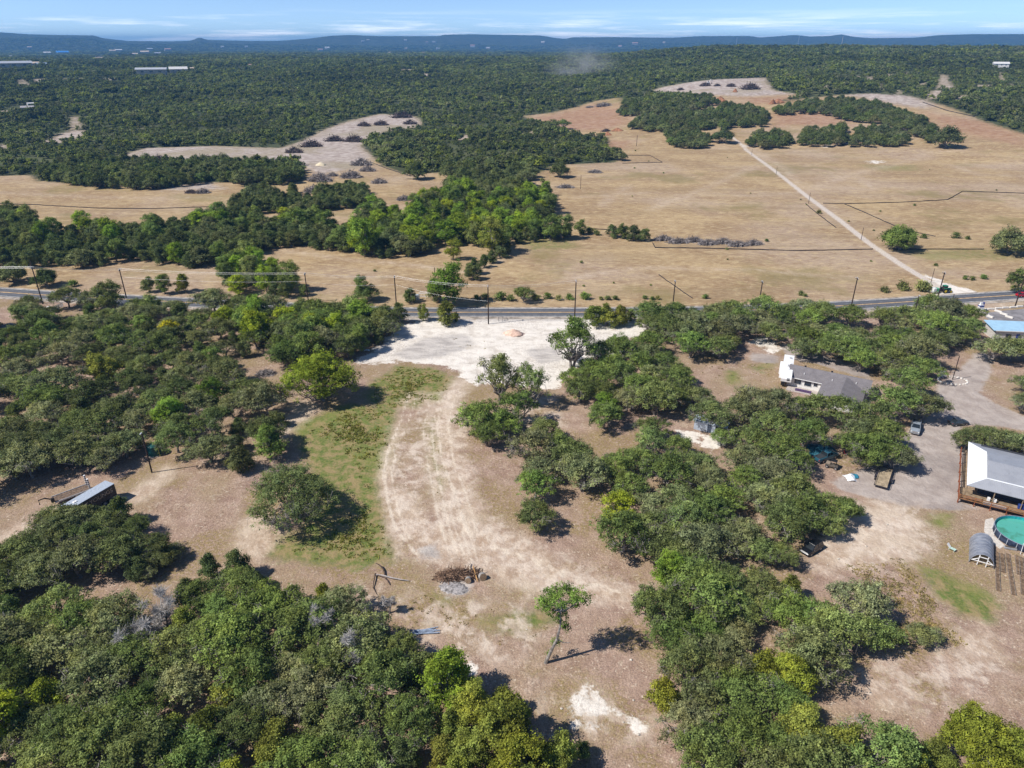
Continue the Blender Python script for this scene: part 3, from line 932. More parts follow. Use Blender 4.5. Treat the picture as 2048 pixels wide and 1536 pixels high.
def make_juniper(seed, Rc=2.3, H=4.6, cnt=300, nl=22, size=0.21):
    rng = np.random.default_rng(seed)
    cen, rd = [], []
    for i in range(nl):
        t = rng.random() ** 0.8
        q = rng.uniform(0, 6.28)
        z = H * (0.12 + 0.80 * t)
        w = Rc * (1 - 0.72 * t ** 1.7)
        u = rng.uniform(0.25, 0.9)
        cen.append((w * u * math.cos(q), w * u * math.sin(q), z))
        rd.append(Rc * rng.uniform(0.22, 0.38) * (1 - 0.35 * t))
    crown = leaves_mesh('crown', cen, rd, cnt, size, rng, 0.85, up=0.2)
    mb = MB()
    for s in range(3):
        e = Vector((rng.normal() * 0.5, rng.normal() * 0.5, H * 0.7))
        mb.tube(bend((rng.normal() * 0.15, rng.normal() * 0.15, -0.15), e, rng, 3, 0.2, 0), [0.14, 0.1, 0.07, 0.03], 5)
    return crown, mb.mesh('trunk', BARK)

def make_elm(seed, Rc=3.2, H=7.5, nl=30, cnt=320, size=0.25):
    rng = np.random.default_rng(seed)
    cen, rd = [], []
    for i in range(nl):
        t = rng.random()
        q = rng.uniform(0, 6.28)
        z = H * (0.22 + 0.68 * t)
        w = Rc * math.sin(math.pi * (0.18 + 0.74 * t)) ** 0.7
        u = math.sqrt(rng.uniform(0.1, 1)) * 0.85
        cen.append((w * u * math.cos(q), w * u * math.sin(q), z))
        rd.append(Rc * rng.uniform(0.2, 0.34))
    crown = leaves_mesh('crown', cen, rd, cnt, size, rng, 0.85)
    mb = MB()
    fork = Vector((rng.normal() * 0.2, rng.normal() * 0.2, H * 0.3))
    mb.tube(bend((0, 0, -0.15), fork, rng, 3, 0.15, 0), [0.24, 0.2, 0.18, 0.16], 7)
    for i in range(0, nl, 3):
        mb.tube(bend(fork, cen[i], rng, 3, 0.3, 0), [0.12, 0.09, 0.06, 0.03], 5, False)
    return crown, mb.mesh('trunk', BARK)

def make_shrub(seed, Rc=1.0, H=1.3):
    rng = np.random.default_rng(seed)
    cen = [(rng.uniform(-0.5, 0.5) * Rc, rng.uniform(-0.5, 0.5) * Rc, H * rng.uniform(0.25, 0.75)) for _ in range(8)]
    crown = leaves_mesh('crown', cen, [Rc * rng.uniform(0.3, 0.5) for _ in cen], 110, 0.22, rng, 0.85)
    mb = MB()
    for c in cen[:4]:
        mb.tube([(0, 0, -0.1), c], [0.05, 0.02], 4)
    return crown, mb.mesh('trunk', BARK)

def make_far(seed, kind):
    """small-in-the-picture crown, unit-ish size (radius about 3 m)"""
    rng = np.random.default_rng(seed)
    if kind == 0:
        cen = [(rng.uniform(-1.9, 1.9), rng.uniform(-1.9, 1.9), rng.uniform(2.2, 4.4)) for _ in range(9)]
        rd = [rng.uniform(0.9, 1.5) for _ in cen]
        fl = 0.75
    else:
        cen = [(rng.normal() * 0.8, rng.normal() * 0.8, z) for z in (1.0, 1.5, 2.2, 2.8, 3.4, 4.1, 4.7)]
        rd = [rng.uniform(0.8, 1.35) * (1.15 - 0.12 * i) for i in range(7)]
        fl = 0.95
    return leaves_mesh('far_crown', cen, rd, 30, 0.95, rng, fl, shell=(0.6, 1.0), spray=False)

OAKS = [make_oak(100 + i, Rc=R.uniform(3.8, 4.7), Hc=R.uniform(2.6, 3.8), z0=R.uniform(2.0, 2.8), nl=R.randint(56, 74), cnt=R.randint(135, 215), twigs=80, stems=R.choice((1, 1, 2))) for i in range(10)]
OPENOAKS = [make_oak(140 + i, Rc=4.2, Hc=4.6, z0=2.2, nl=46, cnt=170, size=0.22, flat=0.85, twigs=60, stems=2, sparse=0.85) for i in range(3)]
JUNS = [make_juniper(200 + i, Rc=R.uniform(2.1, 2.6), H=R.uniform(4.0, 5.2), nl=26) for i in range(6)]
ELMS = [make_elm(300 + i, Rc=R.uniform(2.9, 3.5), H=R.uniform(6.8, 8.0), nl=34) for i in range(4)]
SHRUBS = [make_shrub(400 + i) for i in range(4)]
ROUNDS = [make_oak(160 + i, Rc=4.0, Hc=4.2, z0=0.8, nl=62, cnt=220, size=0.30, flat=0.85, twigs=16) for i in range(4)]
KINDS = {'round': ROUNDS, 'oak': OAKS, 'open': OPENOAKS, 'jun': JUNS, 'elm': ELMS, 'shrub': SHRUBS}
CROWN_R = {'round': 4.0, 'oak': 4.3, 'open': 4.0, 'jun': 2.2, 'elm': 3.2, 'shrub': 0.9}
NAMES = {'round': 'live_oak_tree', 'oak': 'live_oak_tree', 'open': 'live_oak_tree', 'jun': 'juniper_tree', 'elm': 'elm_tree', 'shrub': 'shrub'}
COLS = {'round': [(0.078, 0.092, 0.044), (0.070, 0.084, 0.038)], 'oak': [(0.092, 0.110, 0.048), (0.108, 0.118, 0.064), (0.084, 0.104, 0.040), (0.120, 0.125, 0.078)],
        'dark': [(0.078, 0.092, 0.044), (0.092, 0.102, 0.056), (0.070, 0.084, 0.038)],
        'open': [(0.105, 0.128, 0.058), (0.115, 0.128, 0.068)],
        'fresh': [(0.098, 0.128, 0.042), (0.110, 0.130, 0.054), (0.088, 0.116, 0.042)],
        'jun': [(0.078, 0.096, 0.042), (0.068, 0.084, 0.042), (0.094, 0.106, 0.052)],
        'elm': [(0.120, 0.160, 0.024), (0.095, 0.140, 0.028), (0.150, 0.175, 0.022)],
        'olive': [(0.125, 0.130, 0.032), (0.140, 0.150, 0.028), (0.105, 0.120, 0.035)],
        'yellow': [(0.22, 0.19, 0.015)], 'shrub': [(0.085, 0.105, 0.04), (0.07, 0.10, 0.03), (0.11, 0.115, 0.05)]}

TREES = []          # records: kind, variant, x, y, scale, rot, colour, label, group
def add_tree(kind, x, y, s, pal=None, label='', group='', sz=None, var=None):
    cs = COLS[pal or kind]
    c = R.choice(cs)
    j = R.uniform(0.78, 1.24)
    c = tuple(v * j * R.uniform(0.95, 1.05) for v in c)
    v = R.randrange(len(KINDS[kind])) if var is None else var
    TREES.append([kind, v, x, y, s, R.uniform(0, 6.283), c, label, group, sz or s * R.uniform(0.85, 1.12)])

def inside(x, y, poly):
    ins = False
    n = len(poly)
    for i in range(n):
        ax, ay = poly[i]
        bx, by = poly[(i + 1) % n]
        if (ay > y) != (by > y) and x < (bx - ax) * (y - ay) / (by - ay) + ax:
            ins = not ins
    return ins

MARKS = []
TONE = {'oak': 'grey-green', 'dark': 'dark', 'fresh': 'leafy green', 'open': 'light green', 'jun': 'dark green', 'olive': 'olive', 'elm': 'yellow-green', 'round': 'dark'}
def mk_label(kind, pal, rel, x, y, zone):
    size = 'broad' if rel > 1.12 else 'small' if rel < 0.88 else 'mid-sized'
    nm = {'jun': 'juniper', 'elm': 'elm'}.get(kind, 'live oak')
    d, ph = min((math.hypot(x - a, y - b), w) for a, b, w in MARKS)
    return '%s %s %s %s, %s %s' % (size, TONE[pal], nm, zone, 'close to' if d < 0.09 * math.hypot(x, y) + 6 else 'toward', ph)
BLOCK = []          # footprints kept free of trunks: (x, y, radius)
def wood(px_poly, spacing, mixk, label, group, zc=3.2, holes=(), srange=(0.8, 1.2), tries=30, edge=0.55, pals=None):
    """fill a canopy outline with separate trees; mixk = [(kind, palette, weight)]"""
    poly = [(p.x, p.y) for p in GP(px_poly, zc)]
    hol = [[(p.x, p.y) for p in GP(h, 1.0)] for h in holes]
    pa = np.array(poly)
    lo, hi = pa.min(0), pa.max(0)
    area = (hi[0] - lo[0]) * (hi[1] - lo[1])
    n = int(area / spacing ** 2 * tries)
    wts = [m[2] for m in mixk]
    got = 0
    loc = []
    XS = np.array([R.uniform(lo[0], hi[0]) for _ in range(n)])
    YS = np.array([R.uniform(lo[1], hi[1]) for _ in range(n)])
    DIN = sd_poly(XS, YS, poly, 50.0)
    for h in hol:
        DIN = np.minimum(DIN, -sd_poly(XS, YS, h, 50.0))
    ok = DIN > 0
    for x, y, din in zip(XS[ok].tolist(), YS[ok].tolist(), DIN[ok].tolist()):
        kind, pal, _w = R.choices(mixk, wts)[0]
        s = R.uniform(*srange)
        cr = CROWN_R[kind] * s
        if din < cr * edge:
            continue
        sp = spacing * (0.55 + 0.45 * cr / 4.3)
        if any((x - a) ** 2 + (y - b) ** 2 < (0.5 * (sp + c)) ** 2 for a, b, c in loc):
            continue
        if any((x - a) ** 2 + (y - b) ** 2 < c * c for a, b, c in BLOCK):
            continue
        loc.append((x, y, sp))
        add_tree(kind, x, y, s, pal, mk_label(kind, pal, s / (0.5 * (srange[0] + srange[1])), x, y, label), group + ' ' + NAMES[kind].replace('_', ' ') + 's')
        got += 1
    return got

def at(px, py, kind, width_px, pal=None, label='', group='', h=None, var=None):
    """one tree by the photo pixel of its foot and the width of its crown"""
    p = G(px, py)
    s = width_px / (F_PX / depth(p.x, p.y)) / (2 * CROWN_R[kind])
    add_tree(kind, p.x, p.y, s, pal, label, group, h, var)
    return p
# ------------------------------------------------------------ where the trees stand
for _x, _y, _r in ((74, 160, 5.5), (80, 156, 6), (85, 152, 5.5), (78, 149, 6), (71, 165, 5), (73, 170, 4), (44, 138, 4), (88.5, 137, 3.6), (73, 117, 4.6), (52, 97, 3.4), (67.5, 118, 3), (90, 98, 6.5),
                   (92, 116, 9), (100, 112, 10), (78.5, 94, 4.5), (-77, 110, 4), (-81, 107, 4), (-86, 104, 4), (-75, 126, 3), (-72.6, 120, 2), (62, 123, 4), (146, 193, 6)):
    BLOCK.append((_x, _y, _r))
for _q in road_line:
    if abs(_q.x) < 320:
        BLOCK.append((_q.x, _q.y, 9.0))

def atc(px, py, kind, width_px, pal=None, label='', group='', var=None, zf=1.0):
    """one tree by the photo pixel of its crown's middle and the crown's width"""
    zc = {'round': 2.7, 'oak': 4.2, 'open': 4.8, 'jun': 2.4, 'elm': 4.2, 'shrub': 0.65}[kind]
    s = 1.0
    for _ in range(3):
        p = G(px, py, zc * s)
        s = width_px / (F_PX / depth(p.x, p.y)) / (2 * CROWN_R[kind])
    add_tree(kind, p.x, p.y, s, pal, label, group + ' ' + NAMES[kind].replace('_', ' ') + 's' if group else '', s * zf, var)
    return p

for _p, _a, _b in (('the dead grey trees', 330, 1250), ('the pipe stack', 845, 1265), ('the stump pile', 915, 1155), ('the white gravel patches', 1200, 1420), ('the box trailer', 200, 1000), ('the green water tank', 306, 913), ('the huge lone oak', 590, 1036),
                   ('the brown clearing', 500, 730), ('the white ranch gate', 117, 620), ('the paved driveway', 20, 655), ('the large bright elm', 645, 802), ('the white pad', 860, 690), ('the metal shed', 1415, 860), ('the leaning oak', 1090, 1326),
                   ('the white camper', 1565, 740), ('the grey-roofed house', 1660, 770), ('the garden lawn', 1930, 1200), ('the black car', 1628, 1092), ('the clumped juniper', 1950, 1500), ('the parking lot', 2000, 630), ('the transformer pole', 1803, 684),
                   ('the tan track', 930, 990), ('the tan track', 1180, 1170), ('the thin pad oaks', 1020, 840), ('the white field road', 1700, 460), ('the pipe chute', 855, 597), ('the twin brush heap', 395, 386), ('the pale clearing', 500, 310), ('the grey brush heaps', 700, 355),
                   ('the grey lone oak', 1118, 350), ('the shrub line', 970, 525), ('the field road junction', 1487, 292), ('the red clearing', 1620, 235), ('the quarry-like clearing', 1420, 180), ('the highway verge oaks', 60, 556), ('the highway', 200, 596), ('the highway', 450, 608),
                   ('the highway', 700, 622), ('the highway', 1300, 625), ('the highway', 1600, 615), ('the highway', 1850, 602), ('the pool and garden', 1990, 1100), ('the bare slope', 400, 1000), ('the silt fence', 300, 418), ('the glade', 1150, 245), ('the brown bare patch', 220, 1170)):
    _g = G(_a, _b)
    MARKS.append((_g.x, _g.y, _p))
# the wood below the clearing
LB = 'in the stump-pile lot wood'
WB = [(-80, 1200), (60, 1185), (150, 1200), (200, 1213), (290, 1190), (384, 1142), (422, 1104), (488, 1098), (537, 1122), (600, 1160), (652, 1145), (713, 1199), (709, 1223), (790, 1251),
      (824, 1269), (877, 1325), (880, 1420), (860, 1700), (-80, 1700)]
wood(WB, 4.4, [('oak', 'oak', 8), ('oak', 'fresh', 4), ('jun', 'jun', 1.6), ('elm', 'elm', 0.7), ('jun', 'olive', 1.0)], LB, 'wood below the clearing', srange=(0.8, 1.25),
     holes=[[(300, 1225), (345, 1225), (350, 1270), (300, 1280)]])
WB2 = [(870, 1330), (922, 1321), (964, 1345), (1003, 1363), (1069, 1429), (1132, 1489), (1150, 1700), (860, 1700)]
wood(WB2, 3.4, [('elm', 'olive', 3), ('jun', 'olive', 3), ('elm', 'elm', 0.8)], 'in the olive wood corner', 'pointed wood corner', srange=(0.75, 1.15), edge=0.3)
# oaks between that wood and the parked box trailer
LA = 'in the box-trailer grove'
wood([(-80, 1100), (0, 1090), (70, 1045), (140, 1010), (258, 1000), (250, 1052), (325, 1077), (349, 1101), (314, 1115), (258, 1150), (200, 1140), (130, 1150), (120, 1185), (-80, 1190)], 5.2,
     [('oak', 'dark', 6), ('jun', 'jun', 2), ('oak', 'oak', 3)], LA, 'box trailer grove', srange=(0.75, 1.15))
for px, py, w in ((150, 1032, 92), (214, 1036, 82), (118, 1052, 92), (262, 1052, 72), (88, 1078, 84), (300, 1086, 72), (180, 1062, 90), (40, 1090, 90), (236, 1090, 70), (328, 1104, 60), (60, 1122, 90), (15, 1140, 90), (110, 1124, 80), (0, 1178, 90), (290, 1128, 56)):
    p_t = atc(px, py, 'oak', w, 'dark', 'dark live oak in front of the parked box trailer', 'box trailer front')
for px, py, w in ((40, 880, 90), (15, 920, 90), (70, 905, 80), (120, 880, 90), (160, 890, 90), (205, 893, 84), (245, 880, 80), (20, 850, 90), (75, 860, 80)):
    atc(px, py, 'oak', w, 'dark', 'dark live oak shading the drive behind the box trailer', 'box trailer drive')
# the big grove on the other side of the trailer, up to the highway
LR = 'in the water-tank grove'
WR = [(-80, 640), (30, 612), (60, 597), (90, 600), (126, 588), (205, 585), (249, 594), (281, 588), (331, 562), (381, 576), (434, 582), (480, 600), (498, 588), (551, 603), (617, 579), (646, 594),
      (681, 582), (734, 576), (796, 591), (806, 632), (775, 661), (743, 679), (711, 706), (664, 690), (597, 702), (579, 723), (538, 720), (545, 692), (500, 702), (447, 707), (455, 725), (500, 748),
      (542, 775), (551, 814), (575, 850), (575, 880), (545, 900), (500, 925), (457, 950), (418, 938), (340, 900), (300, 850), (270, 895), (215, 930), (150, 915), (97, 880), (85, 930), (60, 960), (0, 985), (-80, 1000)]
wood(WR, 6.1, [('oak', 'dark', 7), ('oak', 'oak', 4), ('jun', 'jun', 2), ('elm', 'elm', 0.5), ('elm', 'fresh', 0.6)], LR, 'grove by the water tank', edge=0.35, srange=(0.85, 1.4),
     holes=[[(110, 735), (175, 725), (185, 775), (110, 775)], [(0, 610), (32, 615), (32, 670), (0, 690)], [(95, 615), (170, 612), (170, 645), (110, 645)]])
LP = 'in the white-pad stand'
wood([(538, 718), (545, 650), (600, 600), (660, 590), (734, 578), (796, 591), (808, 632), (775, 661), (743, 679), (711, 708), (660, 692), (600, 705), (580, 725)], 5.0, [('oak', 'fresh', 3), ('elm', 'fresh', 2), ('elm', 'elm', 0.6), ('oak', 'oak', 2)], LP, 'white pad stand', srange=(0.9, 1.3))
# big grove in the middle
LG = 'in the dirt-track grove'
WG = [(1112, 768), (1155, 730), (1190, 722), (1185, 702), (1235, 677), (1300, 668), (1338, 690), (1345, 730), (1385, 735), (1395, 760), (1420, 780), (1420, 805), (1390, 810), (1350, 800), (1340, 870),
      (1395, 892), (1430, 950), (1450, 960), (1470, 1010), (1480, 1060), (1500, 1100), (1470, 1140), (1400, 1150), (1340, 1160), (1290, 1150), (1210, 1110), (1180, 1080), (1175, 1050), (1160, 1045),
      (1100, 1055), (1060, 1050), (1030, 1010), (1010, 960), (1003, 930), (1040, 870), (1110, 835), (1150, 830), (1140, 800)]
wood(WG, 5.5, [('oak', 'fresh', 6), ('oak', 'oak', 4), ('elm', 'elm', 0.5), ('open', 'open', 1)], LG, 'grove beside the dirt track', srange=(0.85, 1.25),
     holes=[[(1120, 860), (1160, 858), (1235, 862), (1245, 905), (1180, 920)], [(1140, 1005), (1200, 1000), (1195, 1050), (1150, 1050)], [(1345, 850), (1400, 850), (1410, 900), (1350, 900)], [(1250, 826), (1340, 836), (1330, 858), (1255, 852)], [(1160, 815), (1200, 812), (1180, 840)]])
# wood at the foot, on the house side
LD = 'in the garden-lawn wood'
WD = [(1289, 1171), (1348, 1142), (1410, 1136), (1495, 1145), (1598, 1118), (1647, 1154), (1643, 1172), (1750, 1172), (1795, 1172), (1799, 1203), (1812, 1240), (1795, 1297), (1750, 1292), (1728, 1283), (1732, 1315),
      (1696, 1341), (1700, 1362), (1660, 1377), (1625, 1386), (1625, 1426), (1640, 1450), (1680, 1450), (1760, 1455), (1795, 1485), (1830, 1500), (1830, 1700), (1395, 1700), (1370, 1485), (1334, 1436), (1313, 1394),
      (1303, 1349), (1299, 1304), (1271, 1227)]
wood(WD, 4.3, [('oak', 'fresh', 7), ('oak', 'oak', 3), ('jun', 'olive', 1), ('elm', 'olive', 0.6)], LD, 'wood below the lawn', srange=(0.8, 1.2), holes=[[(1490, 1270), (1580, 1260), (1590, 1310), (1500, 1320)]])
# row along the highway on the house side
LF = 'in the highway oak belt'
WF = [(1268, 627), (1290, 612), (1345, 605), (1400, 612), (1440, 620), (1500, 612), (1560, 608), (1640, 612), (1660, 622), (1740, 627), (1790, 620), (1850, 607), (1900, 617), (1960, 627), (1985, 640), (1955, 662),
      (1930, 690), (1945, 720), (1900, 735), (1860, 742), (1790, 745), (1740, 740), (1690, 718), (1640, 715), (1610, 715), (1590, 690), (1560, 685), (1500, 665), (1480, 695), (1440, 705), (1410, 690), (1385, 720),
      (1340, 680), (1300, 665)]
wood(WF, 5.4, [('oak', 'fresh', 6), ('oak', 'oak', 4)], LF, 'highway belt', edge=0.4, srange=(0.85, 1.3), holes=[[(1495, 690), (1570, 690), (1560, 720), (1490, 715)], [(1420, 690), (1440, 690), (1440, 705), (1420, 705)],
     [(1600, 655), (1700, 655), (1840, 668), (1840, 678), (1700, 668), (1600, 664)], [(1880, 700), (1990, 700), (1960, 790), (1880, 790)]])
# oaks round the house yard, one by one
YL = 'spreading live oak in the house yard'
for px, py, w, where in ((1795, 792, 105, ' shading the parked pickup truck'), (1855, 800, 92, ' at the turn of the gravel drive'), (1822, 758, 84, ' behind the parked pickup truck'), (1757, 818, 84, ' at the end of the grey roof'),
                         (1632, 806, 88, ' in front of the grey roof'), (1690, 814, 92, ' in front of the grey roof'), (1730, 858, 80, ' over the parked off-road cart'), (1602, 806, 70, ' beside the white camper'),
                         (1560, 797, 82, ' beside the white camper'), (1510, 793, 92, ' next to the mown green lawn strips'), (1472, 815, 80, ' behind the metal shed'), (1545, 838, 84, ' beside the metal shed'),
                         (1424, 824, 84, ' leaning over the metal shed'), (1445, 868, 50, ' by the rubble at the metal shed'), (1620, 860, 88, ' over the blue tarpaulin'), (1700, 880, 70, ' beside the red mower'),
                         (1752, 888, 100, ' behind the flat trailer'), (1795, 905, 80, ' behind the flat trailer'), (1772, 862, 84, ' between pickup and flat trailer'), (1735, 912, 62, ' beside the flat trailer'),
                         (1505, 868, 90, ' beyond the metal shed'), (1560, 888, 100, ' beyond the metal shed'), (1490, 910, 82, ' in the brown grass beyond the shed'), (1540, 940, 104, ' in the brown grass beyond the shed'),
                         (1590, 965, 112, ' near the white tarpaulin heap'), (1612, 1005, 112, ' near the white tarpaulin heap'), (1668, 1006, 90, ' near the black car'), (1575, 1035, 100, ' near the black car'),
                         (1655, 1040, 74, ' shading the black car'), (1535, 992, 92, ' beyond the black car'), (1700, 1010, 56, ' at the edge of the gravel yard'), (1500, 955, 82, ' in the brown grass beyond the shed'),
                         (1592, 908, 84, ' next to the blue tarpaulin'), (1485, 1060, 92, ' beyond the black car'), (1525, 1092, 80, ' beyond the black car'), (1565, 1105, 66, ' beyond the black car')):
    atc(px, py, 'oak', w, R.choice(('fresh', 'oak', 'oak')), YL + where, 'house yard' + where)
for px, py, w in ((1938, 872, 62), (1972, 868, 60), (2008, 878, 70), (2044, 884, 74), (2085, 890, 74)):
    atc(px, py, 'oak', w, 'dark', 'dense live oak along the back of the metal-roofed house with the deck', 'deck house back')
for px, py, w in ((1990, 690, 74), (2030, 688, 74), (2062, 690, 74), (2055, 765, 54), (2062, 800, 60)):
    atc(px, py, 'oak', w, 'oak', 'live oak beside the drive beyond the metal-roofed house', 'drive')
atc(1848, 1262, 'oak', 62, 'oak', 'narrow dark live oak standing alone beside the lawn wood', '')
atc(1468, 1470, 'shrub', 40, 'shrub', 'small bush at the end of the white gravel patches', '')
atc(1165, 1498, 'jun', 36, 'fresh', 'small green juniper standing apart by the fence wire', '')

# open-crowned oaks beside and on the white pad
atc(1145, 684, 'open', 104, 'fresh', 'sparse upright oak standing alone on the white crushed-stone pad', '', zf=1.25)
atc(1002, 760, 'open', 84, 'fresh', 'tall thin-crowned oak at the edge of the white pad', '', zf=1.5)
atc(1058, 772, 'open', 74, 'fresh', 'thin oak with bare crooked limb at the edge of the white pad', '', zf=1.4)
atc(958, 826, 'oak', 92, 'fresh', 'low bushy oak beside the dirt track below the white pad', '')
atc(1030, 806, 'open', 84, 'fresh', 'leafy oak in the middle of the clump below the white pad', '')
atc(975, 862, 'oak', 70, 'fresh', 'low oak at the foot of the clump below the white pad', '')
atc(1006, 838, 'oak', 80, 'fresh', 'bushy oak between the thin oaks and the brown slope', '')
for px, py, w, zf in ((846, 628, 25, 1.3), (893, 626, 44, 1.1), (911, 634, 20, 1.0)):
    atc(px, py, 'jun', w, 'olive', 'scraggly juniper on the verge where the white pad meets the highway', 'white pad verge', zf=zf)
for px, py, w in ((1188, 628, 46), (1214, 630, 44), (1240, 630, 40), (1261, 631, 24)):
    atc(px, py, 'jun', w, 'olive', 'olive juniper in the small clump between the white pad and the highway', 'white pad clump')

# special large trees
def big_tree(name, protos, px, py, rz, label, col, zbase=0):
    p = G(px, py)
    o = empty(name, (p.x, p.y, 0), rz, label, 'tree')
    cr = link(bpy.data.objects.new('crown', protos[0]), o)
    cr['tcol'] = col
    link(bpy.data.objects.new('trunk', protos[1]), o)
    return o
big_tree('live_oak_tree', make_oak(901, Rc=9.0, Hc=6.2, z0=2.6, nl=190, cnt=165, size=0.25, twigs=380, stems=3, sparse=0.66), 590, 1036, 0.4,
         'huge grey-green live oak standing alone in the grass beside the stony slope', (0.086, 0.104, 0.050))
_e = big_tree('elm_tree', make_oak(902, Rc=7.8, Hc=10.0, z0=1.2, nl=190, cnt=220, size=0.26, flat=0.9, twigs=60, stems=2, sparse=0.8), 645, 802, 0.2, 'large bright green elm standing at the corner of the white pad and the brown clearing', (0.125, 0.150, 0.024))
_e.scale = (1.16, 1.16, 1.08)
big_tree('juniper_tree', make_oak(903, Rc=5.0, Hc=4.8, z0=1.2, nl=90, cnt=330, size=0.22, flat=0.85, twigs=20, stems=2, sparse=0.7), 1950, 1520, 0.7, 'big olive juniper with clumped crown beside the bare soil', (0.115, 0.125, 0.022))
big_tree('juniper_tree', make_oak(904, Rc=4.6, Hc=4.2, z0=1.2, nl=80, cnt=330, size=0.22, flat=0.85, twigs=20, stems=2, sparse=0.7), 2055, 1560, 2.1, 'olive juniper behind the big clumped juniper', (0.105, 0.118, 0.024))
for px, py, w in ((1870, 1500, 60), (1830, 1530, 60), (1790, 1545, 70), (1900, 1540, 60)):
    atc(px, py, 'jun', w, 'olive', 'small olive juniper in the thicket under the big clumped juniper', 'under the clumped juniper')

# leaning oak on the bare lot, built from its own outline
def at_y(px, py, Y):
    dx, dy, dz = ray(px, py)
    t = Y / dy
    return Vector((dx * t, Y, CAM_H + dz * t))
B = G(1090, 1326)
lean = [B + Vector((0, 0, -0.2)), at_y(1103, 1300, B.y + 0.3), at_y(1114, 1278, B.y + 0.6), at_y(1121, 1250, B.y + 0.9), at_y(1120, 1222, B.y + 1.1)]
lt = empty('live_oak_tree', (B.x, B.y, 0), 0, 'leaning oak standing alone on the bare lot, its shadow lying beside it', 'tree')
loc_ = lambda v: v - Vector((B.x, B.y, 0))
lobes = [(1085, 1208, 1.0, 0), (1100, 1190, 1.0, 1.2), (1120, 1183, 1.1, 1.8), (1140, 1190, 1.0, 1.0), (1158, 1188, 0.9, 0), (1168, 1200, 0.8, 1.4), (1095, 1215, 0.9, 1.5), (1150, 1208, 0.75, 2), (1118, 1205, 1.0, -0.4), (1112, 1228, 0.7, 0.8),
         (1126, 1240, 0.75, 1.0), (1130, 1255, 0.6, 0.9), (1112, 1285, 0.55, 0.4), (1104, 1195, 0.9, 2.4), (1135, 1180, 0.8, 2.2), (1097, 1305, 0.3, 0.2), (1128, 1222, 0.7, 1.2)]
cen = [loc_(at_y(a, b, B.y + 0.6 + d)) for a, b, r_, d in lobes]
cr = link(bpy.data.objects.new('crown', leaves_mesh('crown', [tuple(c) for c in cen], [l[2] * 1.12 for l in lobes], 430, 0.21, np.random.default_rng(905), 0.75)), lt)
cr['tcol'] = (0.085, 0.125, 0.034)
mb = MB()
rg = np.random.default_rng(906)
mb.tube([loc_(p) for p in lean], [0.27, 0.22, 0.19, 0.16, 0.13], 8)
for c in cen[:10]:
    mb.tube(bend(loc_(lean[4]), c, rg, 3, 0.3, 0), [0.11, 0.08, 0.05, 0.025], 5, False)
mb.tube(bend(loc_(lean[2]), loc_(at_y(1142, 1288, B.y + 1)), rg, 3, 0.3, 0), [0.09, 0.07, 0.05, 0.02], 5)
mb.build('trunk', BARK, lt)

# bare grey dead trees in the wood
def dead(px, py, hgt, wid, label, seed):
    rng = np.random.default_rng(seed)
    p = G(px, py)
    o = empty('dead_tree', (p.x, p.y, 0), 0, label, 'tree')
    tr = MB()
    tr.tube(bend((0, 0, -0.2), (0.3, 0.2, hgt * 0.45), rng, 3, 0.2, 0), [0.2, 0.17, 0.14, 0.1], 6)
    tr.build('trunk', BARK, o)
    br = MB()
    cen, rad_ = [], []
    for k in range(11):
        q = k * 0.95 + rng.random()
        u = wid * 0.5 * math.sqrt(rng.uniform(0.1, 1))
        tip = Vector((u * math.cos(q), u * math.sin(q), hgt * rng.uniform(0.5, 1.0)))
        br.tube(bend((0.28, 0.18, hgt * 0.4), tip, rng, 3, 0.3, 0), [0.08, 0.06, 0.045, 0.02], 4, False)
        cen.append(tip)
        rad_.append(wid * rng.uniform(0.14, 0.24))
    br.build('branches', TWIG, o)
    n_ = 2600
    li = rng.integers(0, len(cen), n_)
    c0_ = np.array([tuple(c) for c in cen])[li]
    r0_ = np.array(rad_)[li]
    dd = rng.normal(size=(n_, 3))
    dd /= np.linalg.norm(dd, axis=1, keepdims=True)
    dd[:, 2] += 0.25
    a_ = c0_ + dd * (r0_ * rng.uniform(0.0, 0.7, n_))[:, None]
    b_ = a_ + (dd + rng.normal(size=(n_, 3)) * 0.5) * (r0_ * rng.uniform(0.3, 0.8, n_))[:, None]
    w_ = np.cross(b_ - a_, rng.normal(size=(n_, 3)))
    w_ *= (0.022 / np.maximum(np.linalg.norm(w_, axis=1), 1e-6))[:, None]
    V = np.stack([a_ - w_, a_ + w_, b_ + w_ * 0.5, b_ - w_ * 0.5], 1).reshape(-1, 3)
    me = mesh_from('twigs', V.tolist(), [(4 * k, 4 * k + 1, 4 * k + 2, 4 * k + 3) for k in range(n_)], (TWIG,))
    tag(link(bpy.data.objects.new('twigs', me), o), kind='stuff')
dead(335, 1255, 6.0, 4.6, 'bare grey dead tree with fine twigs at the wood edge by the brown patch', 911)
dead(282, 1320, 5.5, 4.2, 'second bare grey dead tree deeper in the wood beside the first', 912)
dead(398, 1345, 3.6, 3.0, 'low bare grey dead tree under the forked oak in the wood', 913)
dead(720, 1345, 6.5, 3.4, 'bare broken snag with grey limbs in the wood near the pipe stack', 915)
dead(650, 1290, 6.5, 3.0, 'bare grey treetop among leafy oaks in the wood toward the fallen limb', 916)
dead(778, 1225, 3.0, 2.0, 'thin broken dead tree at the wood edge near the pipe pile', 914)

